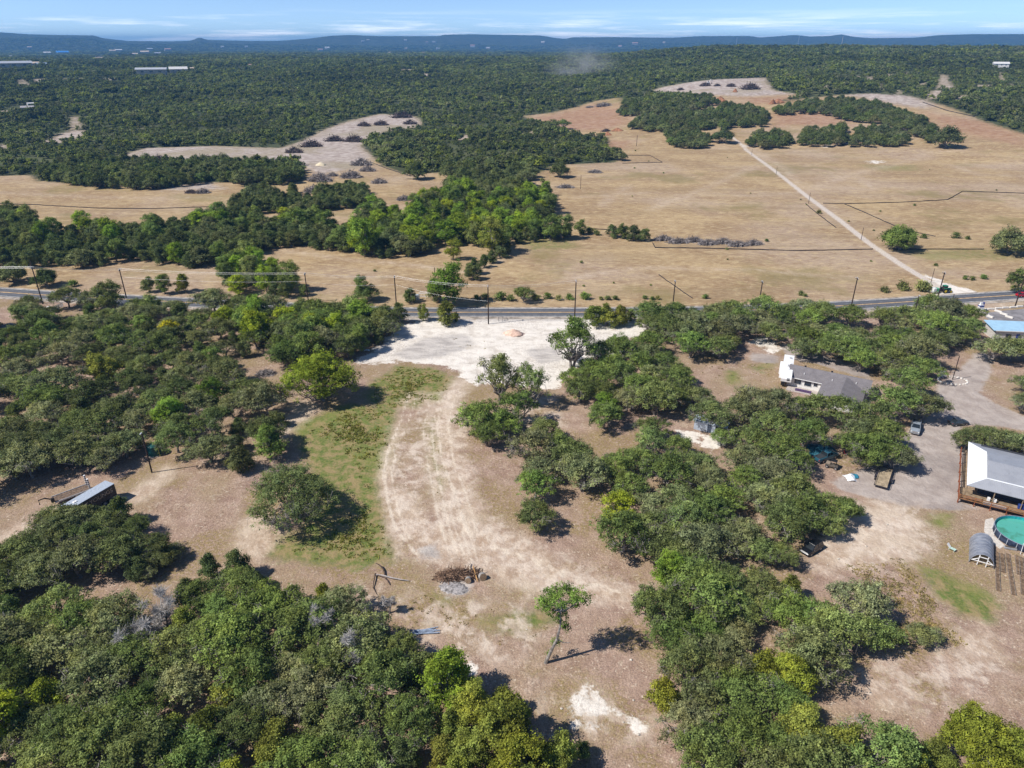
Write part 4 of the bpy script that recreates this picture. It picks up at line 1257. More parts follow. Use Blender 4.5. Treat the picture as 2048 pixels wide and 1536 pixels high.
# ---- beyond the highway
LM = 'in the long pasture belt'
WM = [(-60, 425), (34, 424), (85, 450), (137, 460), (157, 445), (181, 453), (239, 447), (284, 453), (308, 437), (332, 440), (338, 452), (376, 440), (410, 430), (448, 426), (470, 420), (520, 424), (533, 445), (561, 432),
      (600, 420), (650, 432), (653, 449), (700, 455), (700, 498), (650, 491), (595, 485), (513, 491), (510, 500), (440, 520), (359, 527), (291, 512), (222, 519), (113, 526), (75, 527), (0, 529), (-60, 532)]
wood(WM, 4.9, [('round', 'dark', 4), ('jun', 'jun', 6), ('elm', 'fresh', 1.2), ('elm', 'elm', 0.8)], LM, 'tree belt', zc=2.5, srange=(1.0, 1.55), tries=40)
WM2 = [(700, 447), (725, 424), (760, 408), (800, 423), (817, 440), (817, 412), (830, 398), (870, 397), (905, 378), (950, 373), (1000, 392), (1040, 387), (1060, 382), (1100, 380), (1110, 400), (1108, 425), (1080, 435), (1090, 452),
       (1140, 457), (1145, 470), (1090, 473), (1020, 480), (1010, 492), (960, 490), (920, 483), (880, 480), (860, 500), (800, 505), (740, 508), (700, 500)]
wood(WM2, 5.2, [('round', 'dark', 3), ('jun', 'jun', 2.6), ('elm', 'elm', 3.2), ('elm', 'fresh', 1.4)], LM, 'tree belt', zc=2.5, srange=(1.0, 1.5), tries=40, holes=[[(760, 440), (815, 440), (830, 455), (790, 465)]])
wood([(451, 408), (479, 397), (506, 377), (526, 370), (567, 393), (578, 380), (584, 366), (595, 380), (600, 399), (650, 383), (700, 366), (728, 372), (742, 385), (735, 402), (690, 410), (640, 415), (581, 415), (520, 420), (455, 424)], 4.8,
     [('round', 'dark', 3), ('jun', 'jun', 4)], 'in the spur of trees', 'spur of trees', zc=2.5, srange=(1.1, 1.6), tries=40)
wood([(431, 540), (445, 510), (470, 495), (505, 500), (530, 530), (581, 540), (615, 570), (622, 588), (560, 592), (479, 596), (445, 590), (451, 565)], 5.2, [('elm', 'elm', 1.5), ('elm', 'fresh', 2), ('jun', 'jun', 2), ('oak', 'dark', 2)],
     'in the tall highway clump', 'highway clump', zc=3, srange=(0.9, 1.35), tries=40)
for px, py, w, k, pal, lab in ((725, 468, 66, 'elm', 'elm', 'broad yellow-green elm at the edge of the pasture'), (986, 468, 62, 'elm', 'olive', 'round yellowish elm where the shrub line meets the belt'), (895, 562, 74, 'elm', 'elm', 'yellow-green elm behind the white pipe chute'),
                               (868, 580, 40, 'jun', 'jun', 'dark juniper hugging the elm behind the white pipe chute'), (906, 497, 34, 'elm', 'olive', 'small lone tree in the pasture before the belt'), (1160, 452, 26, 'elm', 'fresh', 'small slender tree standing alone by the silt fence'),
                               (1803, 474, 74, 'round', 'fresh', 'lone round tree in the pasture beside the white field road'), (2024, 482, 74, 'round', 'dark', 'dark dense tree in the pasture past the silt fence end'), (832, 342, 46, 'round', 'dark', 'dark lone oak by the end of the brush piles'),
                               (1118, 340, 42, 'round', 'dark', 'grey oak standing alone between brush heaps'), (1238, 310, 30, 'round', 'dark', 'lone oak at the corner of the wide pasture'), (980, 324, 34, 'oak', 'dark', 'small umbrella oak in the glade'),
                               (1008, 326, 28, 'oak', 'dark', 'smaller oak beside the umbrella oak in the glade'), (1105, 244, 34, 'oak', 'dark', 'double-crowned lone oak in the far glade'), (1128, 244, 28, 'oak', 'oak', 'oak close beside the double-crowned oak'),
                               (1446, 271, 42, 'round', 'dark', 'lone oak beside the junction of the white field roads'), (1897, 275, 56, 'round', 'dark', 'lone broad oak at the edge of the far red clearing'), (594, 346, 36, 'round', 'dark', 'oak at the end of the juniper thicket'),
                               (1048, 582, 46, 'oak', 'fresh', 'arched twin-stemmed tree on the fence line beside the highway'), (2040, 558, 44, 'elm', 'fresh', 'bright bush tree beside the highway near the red car'),
                               (22, 547, 56, 'round', 'dark', 'dark oak on the far verge beside the highway bend'), (92, 556, 50, 'round', 'dark', 'broad low oak on the far verge next to a power pole'), (296, 568, 30, 'jun', 'jun', 'round dark juniper on the far verge'),
                               (326, 566, 34, 'elm', 'fresh', 'fresh green tree on the far verge behind the grove'), (365, 566, 34, 'jun', 'olive', 'pale juniper on the far verge behind the grove'), (821, 590, 30, 'jun', 'jun', 'juniper beside the white pipe chute'),
                               (338, 660, 38, 'elm', 'yellow', 'small yellow tree shining in the dark oak grove'), (205, 735, 60, 'elm', 'olive', 'olive-yellow tree in the dark oak grove'), (420, 785, 50, 'elm', 'elm', 'yellow-green tree half hidden in the dark oak grove'),
                               (515, 650, 66, 'elm', 'elm', 'bright green elm in the oak grove beside the brown clearing'), (505, 618, 52, 'elm', 'elm', 'bright elm by the white vehicle on the highway'), (620, 690, 60, 'elm', 'fresh', 'fresh green tree beside the large bright elm')):
    atc(px, py, k, w, pal, lab, '')
for px, py, w in ((1012, 494, 26), (1000, 502, 26), (985, 512, 26), (968, 522, 24), (950, 532, 30), (945, 543, 32), (938, 536, 22)):
    atc(px, py, 'jun', w, 'jun', 'juniper in the short shrub line running from the belt toward the highway', 'shrub line')
for px, py, w in ((1225, 460, 26), (1245, 462, 28), (1268, 465, 30), (1290, 468, 26)):
    atc(px, py, 'jun', w, 'jun', 'dark juniper at the end of the long grey brush row', 'brush row end')
for px, py, w in ((970, 592, 16), (1003, 592, 22), (1022, 595, 18), (1072, 594, 18), (1095, 591, 16), (1118, 595, 14), (1140, 593, 16), (1171, 591, 20), (1201, 596, 10), (1216, 596, 12), (1231, 596, 12), (1290, 594, 11), (1304, 596, 10), (1316, 595, 10),
                  (1412, 593, 12), (1526, 590, 10), (1604, 586, 13), (1770, 578, 17), (1808, 572, 24), (1846, 571, 30), (1932, 555, 11), (1944, 556, 11), (1968, 553, 13), (145, 566, 18), (952, 594, 12)):
    atc(px, py, 'shrub', w, 'shrub', 'low bush on the fence line along the far side of the highway', 'fence line')
for px, py, w in ((1638, 423, 10), (1848, 472, 12), (1912, 470, 16), (1935, 475, 10), (1533, 480, 8), (1610, 590, 8), (950, 350, 8), (1084, 360, 12), (1104, 300, 10), (1180, 460, 18), (1195, 465, 14), (1165, 463, 14)):
    atc(px, py, 'shrub', w, 'shrub', 'small scattered bush in the dry pasture', 'pasture')
_n = 0
while _n < 24:
    px, py = R.uniform(700, 2040), R.uniform(300, 575)
    q = G(px, py)
    if any(abs(q.x - t[2]) + abs(q.y - t[3]) < 8 for t in TREES) or not inside(q.x, q.y, open_poly) or abs(q.y - float(road_y(q.x))) < 12:
        continue
    if px < 1120 and py < 520:
        _n += 0.2
        continue
    add_tree('shrub', q.x, q.y, R.uniform(0.4, 0.9), 'shrub', 'small scattered bush in the dry pasture', 'pasture shrubs')
    _n += 1
IL = 'in a far pasture clump'
for poly in ([(1328, 270), (1340, 259), (1400, 261), (1420, 275), (1418, 288), (1380, 290), (1340, 285)], [(1490, 282), (1500, 266), (1560, 263), (1583, 271), (1580, 288), (1520, 290)], [(1595, 285), (1610, 256), (1690, 251), (1700, 275), (1690, 286)],
             [(1700, 286), (1715, 256), (1790, 259), (1815, 270), (1810, 286)], [(1260, 252), (1270, 237), (1330, 227), (1400, 223), (1440, 210), (1500, 207), (1535, 226), (1530, 246), (1440, 252), (1350, 256), (1290, 256)],
             [(1235, 226), (1250, 197), (1340, 192), (1420, 190), (1440, 202), (1400, 213), (1365, 223), (1300, 227)], [(1545, 217), (1600, 202), (1680, 194), (1760, 207), (1820, 227), (1870, 252), (1865, 281), (1820, 262), (1760, 242), (1700, 236), (1640, 222), (1560, 224)],
             [(890, 336), (960, 335), (975, 352), (1020, 347), (1040, 327), (1065, 341), (1075, 361), (1030, 376), (980, 386), (940, 381), (895, 371)]):
    wood(poly, 7.0, [('round', 'dark', 5), ('oak', 'dark', 1), ('round', 'oak', 2)], IL, 'far pasture clump', zc=3.5, srange=(1.0, 1.5), tries=40, edge=0.35)
JT = 'in the clearing thicket'
wood([(75, 346), (130, 327), (190, 320), (260, 323), (340, 324), (420, 320), (520, 327), (590, 332), (600, 350), (575, 362), (480, 363), (420, 350), (400, 362), (300, 372), (200, 369), (140, 362)], 5.0, [('jun', 'jun', 4), ('round', 'dark', 2)], JT, 'thicket',
     zc=2.5, srange=(1.2, 1.7), tries=40, edge=0.3)

# ---- build them: the 300 of a kind that show largest stand alone, the rest is one mass
def show(t):
    return CROWN_R[t[0]] * t[4] / depth(t[2], t[3])
byname = {}
for t in TREES:
    byname.setdefault(NAMES[t[0]], []).append(t)
REST = []
CROOT = {}
for nm, lst in byname.items():
    lst.sort(key=show, reverse=True)
    for i, (kind, v, x, y, s, rz, c, lab, grp, sz) in enumerate(lst):
        if i >= 295:
            REST.append(lst[i])
            continue
        o = bpy.data.objects.new(nm, None)
        COL.objects.link(o)
        o.location = (x, y, float(T(x, y)))
        o.rotation_euler = (0, 0, rz)
        o.scale = (s, s, sz)
        tag(o, lab, 'shrub' if nm == 'shrub' else 'tree', grp or None)
        cr = bpy.data.objects.new('crown', KINDS[kind][v][0])
        COL.objects.link(cr)
        cr.parent = o
        cr['tcol'] = c
        tk = bpy.data.objects.new('trunk', KINDS[kind][v][1])
        COL.objects.link(tk)
        tk.parent = o
print('TREES', {k: len(v) for k, v in byname.items()}, 'rest', len(REST))

# ------------------------------------------------------------ woodland masses
def scatter(name, protos, recs, label):
    """one countless mass of trees; recs = (variant, x, y, z, sx, sz, rot, colour)"""
    pc = bpy.data.collections.new(name + '_kinds')
    for i, me in enumerate(protos):
        pc.objects.link(bpy.data.objects.new('%s_%03d' % (name, i), me))
    n = len(recs['x'])
    me = bpy.data.meshes.new(name)
    me.vertices.add(n)
    me.vertices.foreach_set('co', np.stack([recs['x'], recs['y'], recs['z']], 1).astype(np.float32).ravel())
    me.attributes.new('vi', 'INT', 'POINT').data.foreach_set('value', recs['v'].astype(np.int32))
    me.attributes.new('rz', 'FLOAT', 'POINT').data.foreach_set('value', recs['rz'].astype(np.float32))
    me.attributes.new('sc', 'FLOAT_VECTOR', 'POINT').data.foreach_set('vector', np.stack([recs['sx'], recs['sx'], recs['sz']], 1).astype(np.float32).ravel())
    me.attributes.new('tcol', 'FLOAT_COLOR', 'POINT').data.foreach_set('color', np.concatenate([recs['c'], np.ones((n, 1))], 1).astype(np.float32).ravel())
    o = tag(link(bpy.data.objects.new(name, me)), label, None, None, 'stuff')
    ng = bpy.data.node_groups.new(name + '_nodes', 'GeometryNodeTree')
    ng.interface.new_socket('Geometry', in_out='INPUT', socket_type='NodeSocketGeometry')
    ng.interface.new_socket('Geometry', in_out='OUTPUT', socket_type='NodeSocketGeometry')
    N = ng.nodes.new
    gi, go = N('NodeGroupInput'), N('NodeGroupOutput')
    ip, ci = N('GeometryNodeInstanceOnPoints'), N('GeometryNodeCollectionInfo')
    ci.inputs['Collection'].default_value = pc
    ci.inputs['Separate Children'].default_value = True
    ci.inputs['Reset Children'].default_value = True
    def na(nm_, ty):
        a = N('GeometryNodeInputNamedAttribute')
        a.data_type = ty
        a.inputs['Name'].default_value = nm_
        return [s for s in a.outputs if s.enabled and s.name == 'Attribute'][0]
    cx = N('ShaderNodeCombineXYZ')
    ng.links.new(na('rz', 'FLOAT'), cx.inputs['Z'])
    er = N('FunctionNodeEulerToRotation')
    ng.links.new(cx.outputs[0], er.inputs[0])
    ng.links.new(gi.outputs[0], ip.inputs['Points'])
    ng.links.new(ci.outputs[0], ip.inputs['Instance'])
    ip.inputs['Pick Instance'].default_value = True
    ng.links.new(na('vi', 'INT'), ip.inputs['Instance Index'])
    ng.links.new(er.outputs[0], ip.inputs['Rotation'])
    ng.links.new(na('sc', 'FLOAT_VECTOR'), ip.inputs['Scale'])
    ng.links.new(ip.outputs[0], go.inputs[0])
    md = o.modifiers.new('scatter', 'NODES')
    md.node_group = ng
    return o

FAR = [make_far(500 + i, i % 2) for i in range(10)]
FARC = np.array([(0.072, 0.086, 0.038), (0.084, 0.094, 0.046), (0.058, 0.072, 0.038), (0.096, 0.112, 0.040), (0.088, 0.092, 0.056)])
def mk(x, y, r_, spacing, sc):
    n = len(x)
    ci_ = NR.integers(0, len(FARC), n)
    patch = vnoise(x / 60, y / 60, 21)[:, None] * 0.24 + vnoise(x / 240, y / 240, 22)[:, None] * 0.26 + vnoise(x / 25, y / 25, 23)[:, None] * 0.12
    c = FARC[ci_] * (1 + patch + NR.normal(size=(n, 1)) * 0.14) * np.array([1.0, 1.0, 1.0])
    warm = NR.random(n) < 0.06
    c[warm] = np.array([0.11, 0.125, 0.03])
    s = sc * NR.uniform(0.65, 1.3, n) * (1 + 0.4 * vnoise(x / 42, y / 42, 51))
    return dict(x=x, y=y, z=T(x, y) - 0.3, v=NR.integers(0, len(FAR), n), rz=NR.uniform(0, 6.283, n), sx=s, sz=s * NR.uniform(0.7, 1.0, n) / max(1.0, sc / 1.5), c=np.clip(c, 0.01, 1))
def cat(rs):
    return {k: np.concatenate([r_[k] for r_ in rs]) for k in rs[0]}
# ------------------------------------------------------------ far buildings (photo pixel of the foot, width in photo pixels)
_hv = [((0.62, 0.61, 0.60), (0.55, 0.50, 0.44)), ((0.45, 0.42, 0.40), (0.60, 0.55, 0.48)), ((0.72, 0.70, 0.68), (0.42, 0.36, 0.30)), ((0.50, 0.30, 0.24), (0.62, 0.56, 0.50))]
FAR_BUILDINGS = [(305, 150, 54, 'silver', 'tan', 'long silver-roofed barn among the trees in the valley'), (358, 146, 32, 'white', 'tan', 'white flat-roofed building beside the long silver barn'),
                 (390, 142, 15, 'tan', 'tan', 'small tan shed beside the white flat-roofed building'), (126, 108, 20, 'blue', 'grey', 'building with bright blue roof at the foot of the hill'),
                 (28, 136, 62, 'silver', 'tan', 'row of long low silver roofs in the wooded valley'), (68, 132, 20, 'tan', 'tan', 'beige block behind the row of low silver roofs'),
                 (84, 133, 18, 'blue2', 'tan', 'blue-grey roofed shed beside the beige block'), (56, 219, 22, 'grey', 'tan', 'house with grey roof in the near valley trees'),
                 (62, 211, 12, 'white', 'white', 'small white gable behind the grey-roofed valley house'), (6, 229, 18, 'tan', 'tan', 'tan-roofed house at the edge of the near valley trees'),
                 (2000, 135, 26, 'white', 'white', 'white house standing on the wooded ridge'), (1900, 117, 13, 'white', 'white', 'low white building on the wooded ridge')]
_gl = 'small pale house on the distant wooded hills'
for _a, _b, _w in ((226, 105, 11), (238, 104, 12), (290, 107, 15), (271, 110, 10), (316, 109, 11), (336, 102, 11), (300, 101, 10), (445, 95, 6), (493, 95, 6), (641, 102, 9), (655, 98, 9), (500, 134, 7), (726, 84, 6), (736, 81, 5),
                   (811, 81, 5), (854, 86, 5), (868, 85, 6), (812, 98, 5), (876, 99, 7), (945, 94, 9), (976, 98, 8), (846, 107, 6), (1086, 86, 7), (1270, 89, 10), (1240, 94, 7), (1328, 86, 5), (60, 97, 8), (95, 108, 12), (20, 115, 8), (460, 120, 6), (780, 107, 6), (570, 109, 6)):
    FAR_BUILDINGS.append((_a, _b, _w, ('white', 'silver', 'tan', 'white', 'brick')[(_a * 7 + _b) % 5], ('tan', 'white')[_a % 2], _gl))
FB = [f[:3] for f in FAR_BUILDINGS]
fbp = [(G(a, b), w) for a, b, w in FB]
rs = []
far_rs = []
for r0, r1, sp, sc in ((330, 800, 5.2, 1.05), (800, 1500, 6.6, 1.2), (1500, 2500, 9.0, 1.5), (2500, 3800, 14, 2.2), (3800, 7800, 30, 4.2)):
    n = int(1.60 * (r1 * r1 - r0 * r0) / 2 / (sp * sp))
    rr = np.sqrt(NR.uniform(r0 * r0, r1 * r1, n))
    aa = NR.uniform(-0.80, 0.80, n)
    x, y = rr * np.sin(aa), rr * np.cos(aa)
    keep = sd_poly(x, y, open_poly, 3000.0) < -sp * 0.35
    for q in pale_polys:
        keep &= sd_poly(x, y, q, 30.0) < -1.0
    for p_, w in fbp:
        if math.hypot(p_.x, p_.y) < r0 * 0.9:
            continue
        wm = w / (F_PX / depth(p_.x, p_.y, p_.z)) * 0.62 + 3
        keep &= ~((np.abs(x - p_.x) < wm) & (y - p_.y < wm) & (y - p_.y > -max(40, 0.06 * r0)))
    gap = vnoise(x / 38, y / 38, 31) + 0.6 * vnoise(x / 15, y / 15, 32)
    keep &= gap < (0.85 if r0 < 1500 else 0.95)
    x, y = x[keep], y[keep]
    (rs if r0 < 2500 else far_rs).append(mk(x, y, rr[keep], sp, sc))
scatter('woodland', FAR, cat(rs), 'dense oak and juniper woodland covering the slopes beyond the pasture')
scatter('distant_woodland', FAR, cat(far_rs), 'far-off wooded hills fading into blue haze')
if REST:
    cl, tl = [], []
    order = [(k, v) for k in KINDS for v in range(len(KINDS[k]))]
    ix = {kv: i for i, kv in enumerate(order)}
    rec = dict(x=np.array([t[2] for t in REST]), y=np.array([t[3] for t in REST]), v=np.array([ix[(t[0], t[1])] for t in REST]), rz=np.array([t[5] for t in REST]),
               sx=np.array([t[4] for t in REST]), sz=np.array([t[9] for t in REST]), c=np.array([t[6] for t in REST]))
    rec['z'] = T(rec['x'], rec['y'])
    scatter('clump_foliage', [KINDS[k][v][0] for k, v in order], rec, 'more oaks and junipers massed in the clumps and belts of the pasture')
    scatter('clump_trunks', [KINDS[k][v][1] for k, v in order], rec, 'trunks of the massed oaks in the clumps and belts of the pasture')
# ------------------------------------------------------------ far buildings
RC = {'silver': mat('roof_far_silver', (0.46, 0.48, 0.52), 0.5), 'white': mat('roof_far_white', (0.66, 0.65, 0.63), 0.6), 'tan': mat('roof_far_tan', (0.62, 0.50, 0.40), 0.8), 'blue': mat('roof_far_blue', (0.06, 0.28, 0.72), 0.6),
      'blue2': mat('roof_far_bluegrey', (0.28, 0.36, 0.46), 0.6), 'grey': mat('roof_far_grey', (0.40, 0.38, 0.38), 0.8), 'brick': mat('roof_far_brick', (0.50, 0.30, 0.25), 0.8)}
WC = {'tan': mat('wall_far_tan', (0.50, 0.44, 0.38), 0.9), 'white': mat('wall_far_white', (0.72, 0.70, 0.67), 0.9), 'grey': mat('wall_far_grey', (0.42, 0.42, 0.44), 0.9)}
WIN = mat('window_glass_dark', (0.03, 0.04, 0.055), 0.15, spec=0.6, var=0.05)
for a, b, w, rcn, wcn, lab in FAR_BUILDINGS:
    p = G(a, b)
    W = w / (F_PX / depth(p.x, p.y, p.z))
    D = W * (0.28 if w > 40 else 0.62)
    Hh = min(max(2.8, W * 0.16), 7.0) * (1.6 if p.y > 5000 else 1.0)
    yaw = -math.atan2(p.x, p.y) + R.uniform(-0.25, 0.25)
    lift = 2.5 if p.y > 900 else 0.0
    o = empty('farm_building' if w > 13 else 'distant_house', (p.x, p.y, float(T(p.x, p.y)) - 0.4), yaw, lab, 'building', 'distant houses' if lab == _gl else None)
    wl = MB()
    wl.box((0, 0, (Hh + lift) / 2), (W, D, Hh + lift))
    wl.build('wall', WC[wcn], o)
    rf = MB()
    z0, z1 = Hh + lift + 0.02, Hh + lift + D * 0.22
    e = 0.04 * W
    rf.add([(-W / 2 - e, -D / 2 - e, z0), (W / 2 + e, -D / 2 - e, z0), (W / 2 + e, D / 2 + e, z0), (-W / 2 - e, D / 2 + e, z0), (-W / 2 - e, 0, z1), (W / 2 + e, 0, z1)],
           [(0, 1, 5, 4), (2, 3, 4, 5), (0, 4, 3), (1, 2, 5), (3, 2, 1, 0)])
    rf.build('roof', RC[rcn], o)
    if p.y < 2500:
        for k in range(3):
            wi = MB()
            wi.box((W * (-0.3 + 0.3 * k), -D / 2 - 0.03, lift + Hh * 0.5), (W * 0.1, 0.06, Hh * 0.35))
            wi.build('window', WIN, o)
# ------------------------------------------------------------ lattice masts on the far hills
steel = mat('mast_steel', (0.62, 0.64, 0.66), 0.5, 0.4)
for px, y0, y1 in ((1472, 94, 80), (1595, 96, 77), (1682, 97, 77)):
    p = G(px, y0)
    dd = math.hypot(p.x, p.y)
    hh = (y0 - y1 + 2) / F_PX * depth(p.x, p.y, p.z) * 1.05
    o = empty('lattice_mast', (p.x, p.y, p.z - 1), 0, 'slim pale lattice mast rising from the far wooded ridge', 'mast', 'masts on the ridge')
    ww = dd * 0.00035
    for k in range(3):
        q = k * 2.094
        leg = MB()
        leg.tube([(math.cos(q) * ww * 1.3, math.sin(q) * ww * 1.3, 0), (math.cos(q) * ww * 0.4, math.sin(q) * ww * 0.4, hh)], ww * 0.35, 4)
        leg.build('leg', steel, o)
    br = MB()
    nseg = 14
    for i in range(nseg):
        t0, t1 = i / nseg, (i + 1) / nseg
        for k in range(3):
            q, q2 = k * 2.094, (k + 1) * 2.094
            r0, r1 = ww * (1.3 - 0.9 * t0), ww * (1.3 - 0.9 * t1)
            br.tube([(math.cos(q) * r0, math.sin(q) * r0, hh * t0), (math.cos(q2) * r1, math.sin(q2) * r1, hh * t1)], ww * 0.12, 3, False)
    br.build('bracing', steel, o)

# ------------------------------------------------------------ house with grey shingle roof
shingle, nb, out = new_mat('roof_shingles_grey')
tc = nb.n('ShaderNodeTexCoord').outputs['Object']
br = nb.n('ShaderNodeTexBrick')
nb.put(br.inputs['Vector'], nb.vscale(tc, (1, 1, 1)))
br.inputs['Scale'].default_value = 2.2
br.inputs['Color1'].default_value = (0.165, 0.150, 0.155, 1)
br.inputs['Color2'].default_value = (0.215, 0.195, 0.200, 1)
br.inputs['Mortar'].default_value = (0.12, 0.11, 0.115, 1)
br.inputs['Mortar Size'].default_value = 0.03
c = nb.mix(nb.mapr(nb.noise(0.8, tc, 6, 0.7), 0.35, 0.7, 0, 0.6), br.outputs['Color'], (0.25, 0.228, 0.232))
p_ = nb.n('ShaderNodeBsdfPrincipled')
nb.put(p_.inputs['Base Color'], c)
p_.inputs['Roughness'].default_value = 0.92
nb.put(p_.inputs['Normal'], nb.bump(br.outputs['Fac'], 0.4, 0.03))
nb.nt.links.new(p_.outputs[0], out.inputs['Surface'])
siding = mat('house_siding_white', (0.72, 0.71, 0.68), 0.8, var=0.06)
trim_w = mat('trim_white', (0.80, 0.79, 0.77), 0.6, var=0.04)
black_m = mat('black_metal', (0.018, 0.018, 0.02), 0.5, var=0.2)

O0 = Vector((69.4, 160.6, 0))
hrz = math.atan2(-0.515, 0.857)
house = empty('house', O0, hrz, 'white house with low grey shingle roof and a front wing among the oaks', 'house')
Lh, Dh, E0, RZ = 18.4, 7.4, 2.75, 4.25
# local frame: x along the front, +y away from the camera
def gable(root, x0, x1, y0, y1, ez, rz_, m, nm='roof', over=0.45, axis='x'):
    t = 0.14
    if axis == 'x':
        ym = (y0 + y1) / 2
        s = (rz_ - ez) / (ym - y0)
        a, b = x0 - over, x1 + over
        A = MB().slab([(a, y0 - over, ez - s * over), (b, y0 - over, ez - s * over), (b, ym, rz_), (a, ym, rz_)], t)
        Bm = MB().slab([(b, y1 + over, ez - s * over), (a, y1 + over, ez - s * over), (a, ym, rz_ + 0.004), (b, ym, rz_ + 0.004)], t)
    else:
        xm = (x0 + x1) / 2
        s = (rz_ - ez) / (xm - x0)
        a, b = y0 - over, y1
        A = MB().slab([(x0 - over, b, ez - s * over), (x0 - over, a, ez - s * over), (xm, a, rz_), (xm, b, rz_)], t)
        Bm = MB().slab([(x1 + over, a, ez - s * over), (x1 + over, b, ez - s * over), (xm, b, rz_ + 0.004), (xm, a, rz_ + 0.004)], t)
    return A.build(nm, m, root), Bm.build(nm, m, root)
wb = MB()
wb.prism([(0, 0), (Lh, 0), (Lh, Dh), (0, Dh)], -0.1, E0 - 0.1)
wb.add([(0, 0, E0 - 0.1), (0, Dh, E0 - 0.1), (0, Dh / 2, RZ - 0.2), (Lh, 0, E0 - 0.1), (Lh, Dh, E0 - 0.1), (Lh, Dh / 2, RZ - 0.2)], [(0, 1, 2), (5, 4, 3)])
wx0, wx1, wy0 = 8.6, 17.6, -8.2
wb.prism([(wx0, wy0), (wx1, wy0), (wx1, 0.01), (wx0, 0.01)], -0.1, E0 - 0.15)
wb.build('wall', siding, house)
r1, r2 = gable(house, 0, Lh, 0, Dh, E0, RZ, shingle)
gable(house, wx0, wx1, wy0, 2.9, E0 - 0.06, RZ - 0.12, shingle, axis='y', over=0.4)
for vx, vy, vz in ((3.2, 4.4, 4.05), (9.5, 4.4, 4.05)):
    ve = MB()
    ve.box((vx, vy, vz), (0.45, 0.45, 0.5), 0.2)
    ve.build('roof_vent', black_m, r1)
for vx, vy, vz in ((3.6, 1.2, 3.35), (10.2, 0.9, 3.3), (15.5, 1.6, 3.5)):
    ve = MB()
    ve.tube([(vx, vy, vz - 0.2), (vx, vy, vz + 0.35)], 0.09, 8)
    ve.build('vent_pipe', trim_w, r1)
gt = MB()
gt.box((4.2, -0.52, E0 - 0.27), (9.0, 0.12, 0.14))
gt.build('gutter', trim_w, house)
for i, (x, w, z, h_) in enumerate(((2.6, 1.6, 1.55, 1.2), (5.0, 1.6, 1.55, 1.2), (6.8, 0.9, 1.7, 0.9))):
    f_ = MB()
    f_.box((x, -0.05, z), (w + 0.2, 0.08, h_ + 0.2))
    fo = f_.build('window', trim_w, house)
    g_ = MB()
    g_.box((x, -0.10, z), (w, 0.05, h_))
    g_.build('pane', WIN, fo)
dr = MB()
dr.box((7.9, -0.06, 1.05), (0.95, 0.1, 2.1))
do = dr.build('door', mat('door_white', (0.74, 0.72, 0.68), 0.6), house)
MB().box((8.2, -0.14, 1.05), (0.08, 0.08, 0.08)).build('handle', black_m, do)
pt = MB()
pt.prism([(0.5, -3.2), (8.4, -3.2), (8.4, -0.02), (0.5, -0.02)], -0.05, 0.10)
pt.build('patio', mat('patio_concrete', (0.48, 0.42, 0.38), 0.9), house)
cb = MB()
cb.box((4.5, -2.2, 0.35), (3.8, 0.5, 0.5), 0.02)
cb.build('bench', mat('patio_bench_purple', (0.10, 0.06, 0.14), 0.8), house)

# ------------------------------------------------------------ camper beside the house
camper = empty('camper_trailer', (71.0, 165.2, 0), math.atan2(-13.7, -5.6), 'white fifth-wheel camper with slide-outs parked against the house', 'camper')
wht = mat('camper_white', (0.83, 0.83, 0.83), 0.45, var=0.04)
gry = mat('camper_grey', (0.40, 0.41, 0.43), 0.5, var=0.05)
# local x forward (toward the hitch), length 13
b_ = MB()
b_.side([(-6.6, 0.75), (4.2, 0.75), (4.2, 1.55), (6.6, 1.55), (6.75, 2.4), (6.2, 3.5), (-6.4, 3.62), (-6.6, 3.4)][::-1], 2.45)
body = b_.build('body', wht, camper)
MB().box((-1.0, -1.55, 1.95), (3.6, 0.8, 2.2), bev=0.06).build('slide_out', wht, camper)
MB().box((3.2, -1.45, 2.2), (2.4, 0.6, 1.7), bev=0.06).build('slide_out', wht, camper)
for x, y in ((-4.2, 0.4), (-0.5, 0.5), (2.8, 0.2)):
    MB().box((x, y, 3.70), (0.75, 0.6, 0.22), bev=0.05).build('roof_vent', gry if x < -1 else wht, body)
MB().box((0.8, -0.3, 3.74), (1.0, 0.75, 0.3), bev=0.08).build('air_conditioner', wht, body)
MB().box((6.70, 0.5, 2.3), (0.08, 0.7, 0.6)).build('window', WIN, body)
for x in (-4.6, -2.6, 1.4):
    MB().box((x, 1.24, 2.3), (1.1, 0.06, 0.7)).build('window', WIN, body)
    MB().box((x + 1.0, -1.24, 2.4), (0.6, 0.06, 0.5)).build('window', WIN, body)
MB().box((6.2, -0.6, 0.95), (0.8, 0.9, 0.9)).build('hitch', black_m, camper)
for x in (-2.2, -1.2):
    for s in (-1, 1):
        wm = MB().disc((x, s * 1.05, 0.4), 0.4, (0, 1, 0), 14, 0.25).build('wheel', mat('tyre_black', (0.02, 0.02, 0.02), 0.85), camper)
        MB().disc((x, s * 1.19, 0.4), 0.22, (0, 1, 0), 10, 0.02).build('rim', mat('rim_grey', (0.5, 0.5, 0.52), 0.3, 0.6), wm)
for x in (4.6, -6.2):
    MB().tube([(x, 0.8, 0), (x, 0.8, 0.8)], 0.05, 6).build('jack', gry, camper)

